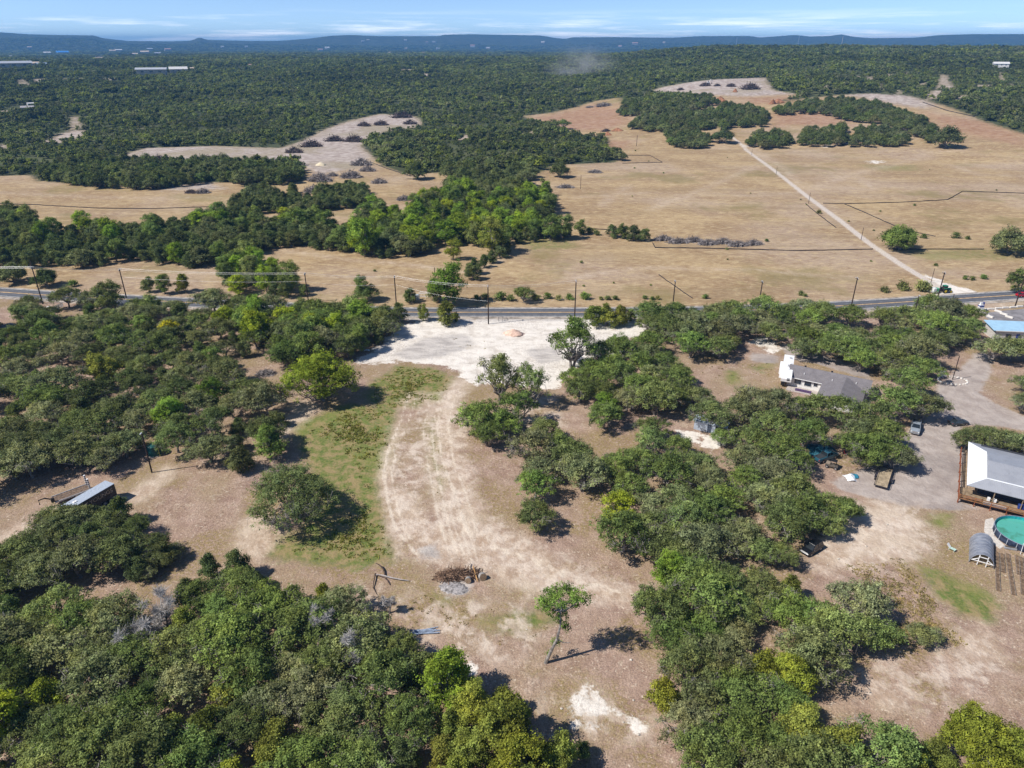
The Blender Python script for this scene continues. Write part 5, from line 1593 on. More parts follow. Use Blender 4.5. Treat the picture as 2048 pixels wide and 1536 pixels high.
# ------------------------------------------------------------ metal shed under the oak
rib, nb, out = new_mat('ribbed_metal_blue_grey')
tc = nb.n('ShaderNodeTexCoord').outputs['Object']
wv = nb.n('ShaderNodeTexWave', bands_direction='X')
nb.put(wv.inputs['Vector'], tc)
wv.inputs['Scale'].default_value = 2.6
c = nb.mix(nb.mapr(wv.outputs['Fac'], 0.2, 0.8, 0, 0.5), (0.47, 0.54, 0.64), (0.34, 0.40, 0.49))
c = nb.mix(nb.mapr(nb.noise(0.9, tc, 5), 0.5, 0.8, 0, 0.4), c, (0.42, 0.40, 0.38))
p_ = nb.n('ShaderNodeBsdfPrincipled')
nb.put(p_.inputs['Base Color'], c)
p_.inputs['Roughness'].default_value = 0.45
p_.inputs['Metallic'].default_value = 0.15
nb.put(p_.inputs['Normal'], nb.bump(wv.outputs['Fac'], 0.6, 0.03))
nb.nt.links.new(p_.outputs[0], out.inputs['Surface'])
a, b = G(1387, 858), G(1424, 867)
shed = empty('metal_shed', (a.x, a.y, 0), ang(a, b), 'small blue-grey ribbed metal shed with open side under an oak', 'shed')
sl, sd_, sh_ = (b - a).length + 0.6, 3.6, 2.3
w_ = MB()
w_.box((sl / 2, 0.05, sh_ / 2), (sl, 0.1, sh_)).box((0.05, sd_ / 2, sh_ / 2), (0.1, sd_ - 0.2, sh_)).box((sl / 2, sd_ - 0.05, sh_ / 2), (sl, 0.1, sh_))
w_.build('wall', rib, shed)
rf = MB().slab([(-0.25, -0.3, sh_ - 0.06), (sl + 2.6, -0.3, sh_ - 0.06), (sl + 2.6, sd_ / 2, sh_ + 0.75), (-0.25, sd_ / 2, sh_ + 0.75)], 0.05)
rf.build('roof', rib, shed)
rf = MB().slab([(sl + 2.6, sd_ + 0.3, sh_ - 0.06), (-0.25, sd_ + 0.3, sh_ - 0.06), (-0.25, sd_ / 2, sh_ + 0.752), (sl + 2.6, sd_ / 2, sh_ + 0.752)], 0.05)
rf.build('roof', rib, shed)
for y in (0.1, sd_ - 0.1):
    MB().box((sl + 2.4, y, sh_ / 2), (0.12, 0.12, sh_)).build('post', mat('grey_post', (0.2, 0.19, 0.18), 0.8), shed)
MB().box((sl * 0.72, -0.02, 1.0), (0.9, 0.05, 2.0)).build('door', mat('shed_door_dark', (0.07, 0.09, 0.13), 0.6), shed)

# ------------------------------------------------------------ metal-roofed house with a deck
zr = 3.4
P0 = G(1937, 883, zr)
P1 = G(1934, 970, zr)
ey = (P0 - P1)
Wd = math.hypot(ey.x, ey.y)
brz = math.atan2(-ey.x, ey.y)          # local +y runs along the end wall, +x along the ridge
deckh = empty('deck_house', (P1.x, P1.y, 0), brz, 'house with hipped silver metal roof and raised wooden deck beside the pool', 'house')
met_d, nb, out = new_mat('standing_seam_metal')
tc = nb.n('ShaderNodeTexCoord').outputs['Object']
wv = nb.n('ShaderNodeTexWave', bands_direction='X')
nb.put(wv.inputs['Vector'], tc)
wv.inputs['Scale'].default_value = 1.1
c = nb.mix(nb.mapr(nb.noise(0.5, tc, 6, 0.65), 0.4, 0.75), (0.40, 0.41, 0.44), (0.33, 0.34, 0.37))
c = nb.mix(nb.mapr(nb.noise(1.3, nb.vscale(tc, (1, 0.35, 1)), 5, 0.7), 0.60, 0.72, 0, 0.5), c, (0.24, 0.25, 0.28))
p_ = nb.n('ShaderNodeBsdfPrincipled')
nb.put(p_.inputs['Base Color'], c)
p_.inputs['Roughness'].default_value = 0.5
p_.inputs['Metallic'].default_value = 0.2
nb.put(p_.inputs['Normal'], nb.bump(wv.outputs['Fac'], 0.25, 0.03))
nb.nt.links.new(p_.outputs[0], out.inputs['Surface'])
met_w = mat('white_painted_metal_roof', (0.86, 0.87, 0.88), 0.45, var=0.05, scale=1.0, dirt=(0.62, 0.64, 0.68))
Lb = 20.0
rise = 1.0
def _loc(v):
    d_ = v - P1
    return d_.x * math.cos(brz) + d_.y * math.sin(brz), -d_.x * math.sin(brz) + d_.y * math.cos(brz)
_a, _b = _loc(G(1973, 903, zr + rise)), _loc(G(1975, 957, zr + rise))
inx, q0, q1 = (_a[0] + _b[0]) / 2, max(_b[1], 1.2), min(_a[1], Wd - 1.0)
print('DECK', _a, _b, Wd)
                  # the upper roof starts behind the porch slopes
zt = zr + rise
MB().slab([(0, 0, zr), (0.002, 0.001, zr), (inx, q0, zt), (inx, q1, zt), (0, Wd, zr)][:1] + [(inx, q0, zt), (inx, q1, zt), (0, Wd, zr)], 0.12).build('end_roof', met_w, deckh)
MB().slab([(Lb, 0.0, zr + 0.003), (Lb, q0, zt), (inx, q0, zt), (0.0, 0.0, zr + 0.003)], 0.12).build('porch_roof', met_d, deckh)
MB().slab([(0.0, Wd, zr), (inx, q1, zt), (Lb, q1, zt), (Lb, Wd, zr)], 0.12).build('back_roof', met_d, deckh)
mt = MB()
ymid = (q0 + q1) / 2
mt.add([(inx, q0, zt + 0.06), (Lb, q0, zt + 0.06), (Lb, ymid, zt + 1.0), (inx, ymid, zt + 1.0), (Lb, q1, zt + 0.06), (inx, q1, zt + 0.06)], [(0, 1, 2, 3), (3, 2, 4, 5), (0, 3, 5)])
mt.build('main_roof', met_d, deckh)
MB().box((Lb / 2 + inx / 2, q0 - 0.05, zt + 0.05), (Lb - inx, 0.35, 0.08)).build('flashing', met_w, deckh)
core = mat('deck_house_wall_dark', (0.05, 0.052, 0.06), 0.8)
wl = MB()
wl.prism([(2.2, q0), (Lb, q0), (Lb, Wd - 0.6), (2.2, Wd - 0.6)], 0, zr + 0.3)
wl.build('wall', core, deckh)
wood_o = mat('deck_wood_orange', (0.32, 0.145, 0.055), 0.7, var=0.22, scale=1.4)
wood_t = mat('deck_wood_tan', (0.30, 0.22, 0.14), 0.8, var=0.2, scale=1.4)
wood_r = mat('deck_rail_redwood', (0.28, 0.085, 0.035), 0.7, var=0.22, scale=1.4)
nbd = 14
for i in range(nbd):
    y0_ = -1.3 + i * 0.335
    MB().box((Lb / 2 - 0.4, y0_ + 0.16, 0.86), (Lb + 0.8, 0.31, 0.06)).build('deck_board', wood_t, deckh)
for i in range(9):
    x = -0.7 + i * 2.55
    MB().box((x, -1.38, 0.95), (0.12, 0.12, 1.95)).build('rail_post', wood_r, deckh)
for z in (1.15, 1.55, 1.9):
    MB().box((Lb / 2 - 0.4, -1.48, z), (Lb + 0.9, 0.07, 0.14)).build('rail', wood_o, deckh)
for i in range(6):
    y = -1.2 + i * (Wd + 0.8) / 5
    MB().box((-0.78, y, 0.95), (0.12, 0.12, 1.95)).build('rail_post', wood_r, deckh)
for z in (1.15, 1.55, 1.9):
    MB().box((-0.88, Wd / 2 - 0.7, z), (0.07, Wd + 1.4, 0.14)).build('rail', wood_r, deckh)
for i in range(5):
    MB().box((0.15 + i * 4.4, 0.18, (zr + 0.86) / 2), (0.14, 0.14, zr - 1.0)).build('porch_post', wood_t, deckh)
for i, (x, cm) in enumerate(((1.6, wood_t), (1.6, mat('bench_brown', (0.2, 0.13, 0.10), 0.8)))):
    MB().box((x, -0.5 + 0.55 * (1 - i), 1.15 + 0.2 * (1 - i)), (2.6, 0.5, 0.3), bev=0.04).build('bench', cm, deckh)
MB().box((5.0, -0.9, 1.05), (3.6, 0.8, 0.3)).build('table', mat('grey_table', (0.5, 0.5, 0.5), 0.6), deckh)
for x in (4.0, 5.0):
    MB().box((x, 0.6, 1.3), (0.5, 0.5, 0.7), bev=0.05).build('cooler', trim_w, deckh)
MB().box((9.2, 0.9, 1.3), (1.2, 0.9, 0.9), bev=0.1).build('blue_cover', mat('tarp_navy', (0.02, 0.05, 0.22), 0.6), deckh)

# ------------------------------------------------------------ above-ground pool
c0 = G(2034, 1072, 0.0)
pool = empty('swimming_pool', (c0.x + 0.9, c0.y - 0.5, 0), 0, 'round above-ground pool with green water and dark panelled wall', 'pool')
pr, ph_ = 4.7, 1.25
pw = MB()
n = 40
for k in range(n):
    q0_, q1_ = 2 * math.pi * k / n, 2 * math.pi * (k + 1) / n
    a_, b_ = (math.cos(q0_), math.sin(q0_)), (math.cos(q1_), math.sin(q1_))
    pw.add([(pr * a_[0], pr * a_[1], 0), (pr * b_[0], pr * b_[1], 0), (pr * b_[0], pr * b_[1], ph_), (pr * a_[0], pr * a_[1], ph_),
            ((pr - .08) * a_[0], (pr - .08) * a_[1], ph_), ((pr - .08) * b_[0], (pr - .08) * b_[1], ph_)], [(0, 1, 2, 3), (3, 2, 5, 4)])
pw.build('wall', mat('pool_wall_navy', (0.035, 0.05, 0.09), 0.6, var=0.35, scale=1.2), pool)
li = MB()
for k in range(n):
    q0_, q1_ = 2 * math.pi * k / n, 2 * math.pi * (k + 1) / n
    r_ = pr - 0.1
    li.add([(r_ * math.cos(q0_), r_ * math.sin(q0_), ph_), (r_ * math.cos(q1_), r_ * math.sin(q1_), ph_), (r_ * math.cos(q1_), r_ * math.sin(q1_), 0.1), (r_ * math.cos(q0_), r_ * math.sin(q0_), 0.1)], [(0, 1, 2, 3)])
li.add([(r_ * math.cos(2 * math.pi * k / n), r_ * math.sin(2 * math.pi * k / n), 0.1) for k in range(n)], [tuple(range(n))])
li.build('liner', mat('pool_liner_teal', (0.03, 0.40, 0.42), 0.5, var=0.15), pool)
wm, nb, out = new_mat('pool_water_green')
p_ = nb.n('ShaderNodeBsdfPrincipled')
pos = nb.n('ShaderNodeNewGeometry').outputs['Position']
nb.put(p_.inputs['Base Color'], nb.mix(nb.mapr(nb.noise(0.5, pos, 5, 0.65), 0.48, 0.68), (0.10, 0.42, 0.33), (0.07, 0.26, 0.17)))
p_.inputs['Roughness'].default_value = 0.08
nb.put(p_.inputs['Normal'], nb.bump(nb.noise(2.5, pos, 3), 0.06, 0.05))
nb.nt.links.new(p_.outputs[0], out.inputs['Surface'])
wa = MB()
wa.add([((pr - 0.11) * math.cos(2 * math.pi * k / n), (pr - 0.11) * math.sin(2 * math.pi * k / n), 0.72) for k in range(n)], [tuple(range(n))])
wa.build('water', wm, pool)
rm = MB()
rm.tube([(pr * math.cos(2 * math.pi * k / n), pr * math.sin(2 * math.pi * k / n), ph_ + 0.03) for k in range(n + 1)], 0.07, 6)
rm.build('rim', mat('pool_rim_grey', (0.20, 0.25, 0.32), 0.4), pool)
for k in range(0, 20):
    q = 2 * math.pi * k / 20 + 0.1
    MB().tube([((pr + 0.12) * math.cos(q), (pr + 0.12) * math.sin(q), 0), ((pr + 0.04) * math.cos(q), (pr + 0.04) * math.sin(q), ph_)], 0.06, 5).build('upright', mat('pool_upright', (0.45, 0.48, 0.53), 0.4), pool)
for s in (-0.25, 0.25):
    q = -2.2
    bx, by = math.cos(q), math.sin(q)
    tx, ty = -by, bx
    MB().tube([((pr + 1.0) * bx + tx * s, (pr + 1.0) * by + ty * s, 0), ((pr + 0.3) * bx + tx * s, (pr + 0.3) * by + ty * s, 1.5), ((pr - 0.3) * bx + tx * s, (pr - 0.3) * by + ty * s, 1.5)], 0.04, 5).build('ladder_rail', trim_w, pool)
pd = MB()
lp = GP([(1970, 1040), (1985, 1036), (1992, 1050), (1988, 1072), (2010, 1092), (2000, 1098), (1978, 1082), (1968, 1062)])
pd.prism([(q.x, q.y) for q in lp], 0.0, 0.08)
tag(pd.build('concrete_pad', mat('pool_pad_pale', (0.62, 0.57, 0.51), 0.9)), 'pale concrete pad curving round the foot of the pool', None, None, 'structure')

# ------------------------------------------------------------ hoop greenhouse
a, b = G(1940, 1132), G(1984, 1130)
c_ = (a + b) / 2
far_c = G(1962, 1068)
grz = math.atan2(far_c.x - c_.x, -(far_c.y - c_.y)) * -1
hoop = empty('hoop_greenhouse', (c_.x, c_.y, 0), -math.atan2(far_c.x - c_.x, far_c.y - c_.y), 'grey translucent hoop greenhouse with white timber end frame', 'greenhouse')
hr, hl = 1.75, 6.6
cov, nb, out = new_mat('greenhouse_shade_film')
p_ = nb.n('ShaderNodeBsdfPrincipled')
tc = nb.n('ShaderNodeTexCoord').outputs['Object']
nb.put(p_.inputs['Base Color'], nb.mix(nb.mapr(nb.noise(0.8, nb.vscale(tc, (1, 2.5, 1)), 5, 0.6), 0.4, 0.7), (0.20, 0.22, 0.27), (0.36, 0.38, 0.43)))
p_.inputs['Roughness'].default_value = 0.4
p_.inputs['Alpha'].default_value = 0.86
nb.nt.links.new(p_.outputs[0], out.inputs['Surface'])
cv = MB()
na_, nl_ = 12, 7
for j in range(nl_ + 1):
    for k in range(na_ + 1):
        q = math.pi * k / na_
        cv.v.append((hr * math.cos(q), j * hl / nl_, hr * 1.25 * math.sin(q) * (1 - 0.015 * (j % 2 == 0))))
for j in range(nl_):
    for k in range(na_):
        i = j * (na_ + 1) + k
        cv.f.append((i, i + 1, i + na_ + 2, i + na_ + 1))
cv.build('cover', cov, hoop, True)
for j in range(nl_ + 1):
    MB().tube([(hr * 1.01 * math.cos(math.pi * k / 10), j * hl / nl_, hr * 1.262 * math.sin(math.pi * k / 10)) for k in range(11)], 0.035, 5).build('hoop', mat('hoop_pipe', (0.33, 0.35, 0.4), 0.5), hoop)
MB().add([(hr * 0.98 * math.cos(math.pi * k / 10), hl - 0.05, hr * 1.22 * math.sin(math.pi * k / 10)) for k in range(11)], [tuple(range(11))]).build('end_panel', cov, hoop)
for x in (-0.62, 0.62):
    MB().box((x, -0.10, 1.0), (0.12, 0.12, 2.0)).build('end_post', trim_w, hoop)
for z, l_ in ((0.85, 2.9), (1.72, 1.25)):
    MB().box((0, -0.22, z), (l_, 0.08, 0.12)).build('end_rail', trim_w, hoop)
for s in (-1, 1):
    MB().tube([(s * 1.55, -0.15, 0.75), (s * 0.62, -0.15, 1.4)], 0.06, 4).build('end_brace', trim_w, hoop)
# garden rows
bedm = mat('garden_bed_timber', (0.30, 0.24, 0.19), 0.9, var=0.3)
bedm2 = mat('garden_bed_soil', (0.20, 0.135, 0.085), 0.95, var=0.3)
for i, (xa, ya, xb, yb) in enumerate(((1993, 1105, 1996, 1182), (2003, 1108, 2006, 1145), (2014, 1108, 2027, 1190), (2033, 1112, 2038, 1150), (2041, 1115, 2046, 1190))):
    a, b = G(xa, ya), G(xb, yb)
    o = empty('garden_bed', (a.x, a.y, 0), ang(a, b), 'long low timber-edged garden bed in the plot beside the pool', 'garden bed', 'garden beds by the pool')
    l_ = (b - a).length
    MB().box((l_ / 2, 0, 0.09), (l_, 0.5, 0.16)).build('soil', bedm2, o)
    for s in (-1, 1):
        MB().box((l_ / 2, s * 0.29, 0.11), (l_, 0.06, 0.24)).build('edging', bedm, o)
pl = empty('stock_trough', (G(2020, 1098).x, G(2020, 1098).y, 0), -0.3, 'low grey trough lying beside the pool', 'trough')
MB().box((0, 0, 0.2), (1.9, 0.55, 0.4), bev=0.06).build('tub', mat('trough_grey', (0.32, 0.33, 0.35), 0.5), pl)
MB().box((0, 0, 0.405), (1.7, 0.4, 0.02)).build('filling', mat('trough_soil', (0.1, 0.08, 0.06), 0.9), pl)
# lawn chair
p = G(1903, 1100)
ch = empty('lawn_chair', (p.x, p.y, 0), 0.6, 'pale green reclining lawn chair on the bare yard', 'chair')
pg = mat('chair_pale_green', (0.52, 0.68, 0.58), 0.5)
MB().slab([(-0.3, -0.6, 0.42), (0.3, -0.6, 0.42), (0.3, 0.3, 0.36), (-0.3, 0.3, 0.36)], 0.05).build('seat', pg, ch)
MB().slab([(-0.3, 0.3, 0.38), (0.3, 0.3, 0.38), (0.3, 0.85, 0.95), (-0.3, 0.85, 0.95)], 0.05).build('backrest', trim_w, ch)
for x in (-0.27, 0.27):
    for y in (-0.5, 0.35):
        MB().box((x, y, 0.18), (0.06, 0.06, 0.38)).build('leg', pg, ch)
# ------------------------------------------------------------ vehicles
tyre = mat('tyre_black', (0.02, 0.02, 0.02), 0.85)
rimm = mat('rim_grey', (0.5, 0.5, 0.52), 0.3, 0.6)
glassm = mat('vehicle_glass', (0.02, 0.025, 0.03), 0.08, var=0.05, spec=0.7)
lampm = mat('headlight', (0.75, 0.75, 0.72), 0.2, var=0.03, spec=0.6)
tailm = mat('taillight', (0.4, 0.02, 0.02), 0.3, var=0.03)
def paint(name, c):
    m = mat(name, c, 0.28, 0.15, 0.05, 2.0, 0.6)
    return m
def wheels(o, xs, y, r_, w=0.24, rm=None):
    for x in xs:
        for s in (-1, 1):
            k = MB().disc((x, s * y, r_), r_, (0, 1, 0), 16, w).build('wheel', tyre, o)
            MB().disc((x, s * (y + w / 2 + 0.005), r_), r_ * 0.6, (0, 1, 0), 12, 0.02).build('rim', rm or rimm, k)
def loft(mb, rings):
    """closed loft through rings of equal length"""
    b = len(mb.v)
    n = len(rings[0])
    for r_ in rings:
        mb.v += [tuple(p) for p in r_]
    for i in range(len(rings) - 1):
        for k in range(n):
            j = (k + 1) % n
            mb.f.append((b + i * n + k, b + i * n + j, b + (i + 1) * n + j, b + (i + 1) * n + k))
    mb.f.append(tuple(b + k for k in range(n - 1, -1, -1)))
    e = b + (len(rings) - 1) * n
    mb.f.append(tuple(e + k for k in range(n)))
def shell(prof_lo, prof_hi, xs, w, tum=0.0):
    """body from stations along x: bottom z, top z, half width"""
    mb = MB()
    rings = []
    for x, z0, z1, hw in xs:
        t = hw * (1 - tum)
        rings.append([(x, -hw, z0), (x, -hw, z0 + (z1 - z0) * 0.6), (x, -t, z1 - 0.04), (x, -t * 0.85, z1), (x, t * 0.85, z1), (x, t, z1 - 0.04), (x, hw, z0 + (z1 - z0) * 0.6), (x, hw, z0)])
    loft(mb, rings)
    return mb
def cabin(o, x0, x1, x2, x3, zb, zt, hw, body_m):
    """glass house: base x0..x3, roof x1..x2"""
    g = MB()
    tw = hw * 0.80
    g.add([(x0, -hw, zb), (x3, -hw, zb), (x3, hw, zb), (x0, hw, zb), (x1, -tw, zt), (x2, -tw, zt), (x2, tw, zt), (x1, tw, zt)], [(0, 1, 5, 4), (1, 2, 6, 5), (2, 3, 7, 6), (3, 0, 4, 7), (4, 5, 6, 7)])
    gl = g.build('windows', glassm, o)
    rf = MB().box(((x1 + x2) / 2, 0, zt + 0.02), (x2 - x1 + 0.06, tw * 2 + 0.06, 0.07), bev=0.025)
    rf.build('roof', body_m, o)
    for s in (-1, 1):
        for xa, xb in ((x0, x1), ((x0 + x3) / 2, (x1 + x2) / 2), (x3, x2)):
            MB().tube([(xa, s * hw * 1.0, zb), (xb, s * tw, zt)], 0.045, 4).build('pillar', body_m, o)
    return gl
def car(name, loc, rz, label, col_m, suv=False):
    o = empty(name, loc, rz, label, 'car')
    top = 1.0 if suv else 0.92
    shell(0, 0, [(-2.25, 0.45, 0.80, 0.78), (-2.15, 0.30, top, 0.88), (-1.2, 0.28, top + 0.03, 0.92), (0.7, 0.28, top, 0.92), (1.5, 0.28, top - 0.06, 0.90), (2.1, 0.30, top - 0.18, 0.82), (2.28, 0.42, 0.62, 0.72)], 1.8, 0.08).build('body', col_m, o)
    if suv:
        cabin(o, -2.05, -1.75, 0.35, 1.05, top - 0.02, 1.62, 0.82, col_m)
    else:
        cabin(o, -1.75, -0.95, 0.25, 1.05, top - 0.02, 1.40, 0.80, col_m)
    wheels(o, (-1.35, 1.38), 0.80, 0.33)
    for s in (-1, 1):
        MB().box((2.16, s * 0.62, 0.66), (0.16, 0.34, 0.14), bev=0.03).build('headlight', lampm, o)
        MB().box((-2.18, s * 0.68, 0.78), (0.10, 0.24, 0.14)).build('taillight', tailm, o)
        MB().box((0.75, s * 0.98, 1.0), (0.16, 0.16, 0.12), bev=0.03).build('mirror', col_m, o)
    return o
def pickup(loc, rz, label, col_m):
    o = empty('pickup_truck', loc, rz, label, 'truck')
    b = shell(0, 0, [(-2.95, 0.55, 1.15, 0.90), (-2.85, 0.45, 1.2, 0.96), (-0.7, 0.45, 1.2, 0.98), (0.2, 0.42, 1.2, 0.98), (1.3, 0.42, 1.2, 0.98), (2.3, 0.42, 1.13, 0.95), (2.85, 0.45, 1.0, 0.88), (2.95, 0.5, 0.75, 0.84)], 1.9, 0.06)
    body_ = b.build('body', col_m, o)
    MB().box((-1.8, 0, 1.215), (2.0, 1.5, 0.03)).build('bed', mat('truck_bed_dark', (0.04, 0.045, 0.05), 0.8), o)
    cabin(o, -0.75, -0.45, 0.75, 1.45, 1.18, 1.82, 0.88, col_m)
    wheels(o, (-1.75, 1.85), 0.86, 0.40, 0.28)
    MB().box((2.96, 0, 0.85), (0.06, 1.0, 0.28)).build('grille', mat('grille_chrome', (0.55, 0.56, 0.58), 0.25, 0.8), o)
    MB().box((3.02, 0, 0.55), (0.16, 1.8, 0.2), bev=0.04).build('bumper', mat('grille_chrome', (0.55, 0.56, 0.58), 0.25, 0.8), o)
    for s in (-1, 1):
        MB().box((2.92, s * 0.72, 0.88), (0.10, 0.3, 0.2), bev=0.03).build('headlight', lampm, o)
        MB().box((1.2, s * 1.06, 1.3), (0.18, 0.2, 0.2), bev=0.03).build('mirror', black_m, o)
        MB().box((-2.96, s * 0.8, 0.95), (0.05, 0.16, 0.35)).build('taillight', tailm, o)
    return o
a, b = G(1824.5, 872.5), G(1829, 846)
pickup(((a.x + b.x) / 2 + 0.3, a.y + 2.9, 0), ang(b, a), 'silver-grey pickup truck parked nose out under a spreading oak', paint('paint_silver_blue', (0.33, 0.37, 0.42)))
car('parked_car', (51.0, 95.8, 0), ang((54.4, 98.6), (50.2, 95.6)), 'black car parked half under a live oak on the yard edge', paint('paint_black', (0.012, 0.013, 0.016)), True)
p = G(2048, 592)
car('passing_car', (174.2, float(road_y(174.2)) - 1.7, 0.02), ang((160, float(road_y(160))), (190, float(road_y(190)))), 'red car driving on the highway past the parking lot', paint('paint_red', (0.5, 0.012, 0.03)))
x_ = G(536, 612).x
o = pickup((x_, float(road_y(x_)) - 1.7, 0.02), ang((x_ + 20, float(road_y(x_ + 20))), (x_ - 20, float(road_y(x_ - 20)))), 'white pickup truck on the highway half hidden by roadside trees', paint('paint_white', (0.8, 0.8, 0.8)))
p = G(1530, 293)
pickup((p.x, p.y, p.z), 0.05, 'black pickup truck parked by the far field road junction', paint('paint_black', (0.012, 0.013, 0.016)))
p = G(1690, 287)
pickup((p.x, p.y - 4, float(T(p.x, p.y - 4))), 0.3, 'blue pickup truck under the far pasture oaks', paint('paint_blue', (0.03, 0.10, 0.35)))
p = G(1650, 918)
pickup((p.x, p.y, 0), 0.5, 'teal-blue old pickup truck half hidden under the yard oaks', paint('paint_teal', (0.03, 0.12, 0.17)))
p = G(1890, 853)
car('parked_car', (p.x + 3.5, p.y + 1.0, 0), 0.2, 'dark car beside the back oaks of the deck house drive', paint('paint_dark_grey', (0.05, 0.055, 0.06)))

# off-road cart and mower in the yard
p = G(1663, 935)
at_ = empty('utility_cart', (p.x, p.y, 0), -0.6, 'small brown and black off-road cart in the shade beside the teal truck', 'cart')
MB().box((0, 0, 0.6), (2.4, 1.2, 0.5), bev=0.08).build('body', mat('cart_brown', (0.12, 0.10, 0.08), 0.7), at_)
MB().box((-0.7, 0, 0.95), (0.9, 1.1, 0.25), bev=0.04).build('cargo_bed', mat('cart_tan', (0.30, 0.24, 0.18), 0.8), at_)
MB().box((0.2, 0, 1.75), (1.2, 1.2, 0.06), bev=0.02).build('roof', black_m, at_)
for x in (-0.35, 0.75):
    for s in (-0.55, 0.55):
        MB().tube([(x, s, 0.8), (x, s, 1.75)], 0.04, 5).build('roof_post', black_m, at_)
wheels(at_, (-0.85, 0.85), 0.62, 0.32, 0.22)
p = G(1692, 907)
mw = empty('riding_mower', (p.x, p.y, 0), 0.9, 'red riding mower on the brown soil under the yard oaks', 'mower')
redm = mat('mower_red', (0.42, 0.03, 0.03), 0.4)
MB().box((0.45, 0, 0.65), (0.9, 0.6, 0.5), bev=0.08).build('hood', redm, mw)
MB().box((0.0, 0, 0.3), (1.3, 1.1, 0.18), bev=0.04).build('mower_deck', redm, mw)
MB().box((-0.45, 0, 0.7), (0.5, 0.5, 0.5), bev=0.06).build('seat', black_m, mw)
MB().tube([(0.05, 0, 0.8), (-0.12, 0, 1.1)], 0.03, 5).build('steering_column', black_m, mw)
wheels(mw, (-0.55, 0.75), 0.45, 0.26, 0.2)

# flat trailer
a, b = G(1760, 978), G(1772, 941)
fl = empty('flat_trailer', ((a.x + b.x) / 2, (a.y + b.y) / 2, 0), ang(a, b), 'black steel utility trailer with bare plank deck on the gravel yard', 'trailer')
tl, tw_ = (b - a).length, 2.2
frm = mat('trailer_frame_black', (0.03, 0.028, 0.04), 0.5)
plk = mat('trailer_plank', (0.42, 0.33, 0.22), 0.85, var=0.2, scale=1.2)
for i in range(8):
    MB().box((0, -tw_ / 2 + 0.14 + i * 0.275, 0.62 + 0.004 * (i % 2)), (tl - 0.15, 0.255, 0.05)).build('plank', plk, fl)
for s in (-1, 1):
    MB().box((0, s * (tw_ / 2 + 0.06), 0.58), (tl, 0.1, 0.2)).build('side_rail', frm, fl)
    MB().box((0, s * (tw_ / 2 + 0.06), 1.0), (tl, 0.06, 0.06)).build('top_rail', frm, fl)
    for x in (-tl / 2 + 0.05, -tl / 6, tl / 6, tl / 2 - 0.05):
        MB().box((x, s * (tw_ / 2 + 0.06), 0.82), (0.06, 0.06, 0.36)).build('stake', frm, fl)
    MB().box((-0.3, s * (tw_ / 2 + 0.32), 0.80), (2.0, 0.34, 0.06), bev=0.02).build('fender', frm, fl)
for x in (-tl / 2 - 0.02, tl / 2 + 0.02):
    MB().box((x, 0, 0.58), (0.1, tw_ + 0.22, 0.2)).build('end_rail', frm, fl)
for x in (-0.85, 0.25):
    for s in (-1, 1):
        k = MB().disc((x, s * (tw_ / 2 + 0.30), 0.34), 0.34, (0, 1, 0), 14, 0.22).build('wheel', tyre, fl)
        MB().disc((x, s * (tw_ / 2 + 0.415), 0.34), 0.19, (0, 1, 0), 10, 0.02).build('rim', rimm, k)
for s in (-1, 1):
    MB().tube([(tl / 2, s * 0.8, 0.55), (tl / 2 + 1.4, 0, 0.5)], 0.06, 5).build('tongue', frm, fl)
MB().tube([(tl / 2 + 1.2, 0, 0), (tl / 2 + 1.2, 0, 0.8)], 0.05, 6).build('jack', frm, fl)

# crumpled tarpaulins
def tarp(name, px, py, sx, sy, h_, m, label, seed):
    rng = np.random.default_rng(seed)
    p = G(px, py)
    n_ = 22
    v, f = [], []
    for j in range(n_):
        for i in range(n_):
            u, w = i / (n_ - 1) * 2 - 1, j / (n_ - 1) * 2 - 1
            rr = 1 + 0.15 * math.sin(3 * math.atan2(w, u) + seed)
            x, y = u * sx / 2 * rr, w * sy / 2 * rr
            d = max(0, 1 - (u * u + w * w) * 0.62)
            z = h_ * d * (0.7 + 0.45 * float(vnoise(np.array(x * 1.4), np.array(y * 1.4), seed))) + 0.12 * abs(float(vnoise(np.array(x * 4.0), np.array(y * 4.0), seed + 1))) + 0.015
            v.append((x, y, max(z, 0.015)))
    for j in range(n_ - 1):
        for i in range(n_ - 1):
            f.append((j * n_ + i, j * n_ + i + 1, (j + 1) * n_ + i + 1, (j + 1) * n_ + i))
    o = link(bpy.data.objects.new(name, mesh_from(name, v, f, (m,), True)))
    o.location = (p.x, p.y, 0)
    return tag(o, label, 'tarpaulin')
tarp('tarpaulin_heap', 1700, 957, 2.0, 2.2, 0.9, mat('tarp_white', (0.84, 0.85, 0.87), 0.5, var=0.05), 'crumpled white tarpaulin over a heap beside the flat trailer', 31)
tarp('tarpaulin_heap', 1710, 953, 1.2, 1.6, 0.7, mat('tarp_teal', (0.03, 0.20, 0.30), 0.5), 'small blue tarpaulin tucked behind the white one', 32)
tarp('tarpaulin_heap', 1640, 902, 5.5, 4.0, 1.4, mat('tarp_dark_teal', (0.025, 0.12, 0.17), 0.5), 'large dark blue tarpaulin spread under the yard oaks', 33)
tarp('plastic_sheet', 734, 701, 1.4, 1.0, 0.5, mat('tarp_white', (0.84, 0.85, 0.87), 0.5), 'white bag lying at the wooded edge of the white pad', 34)

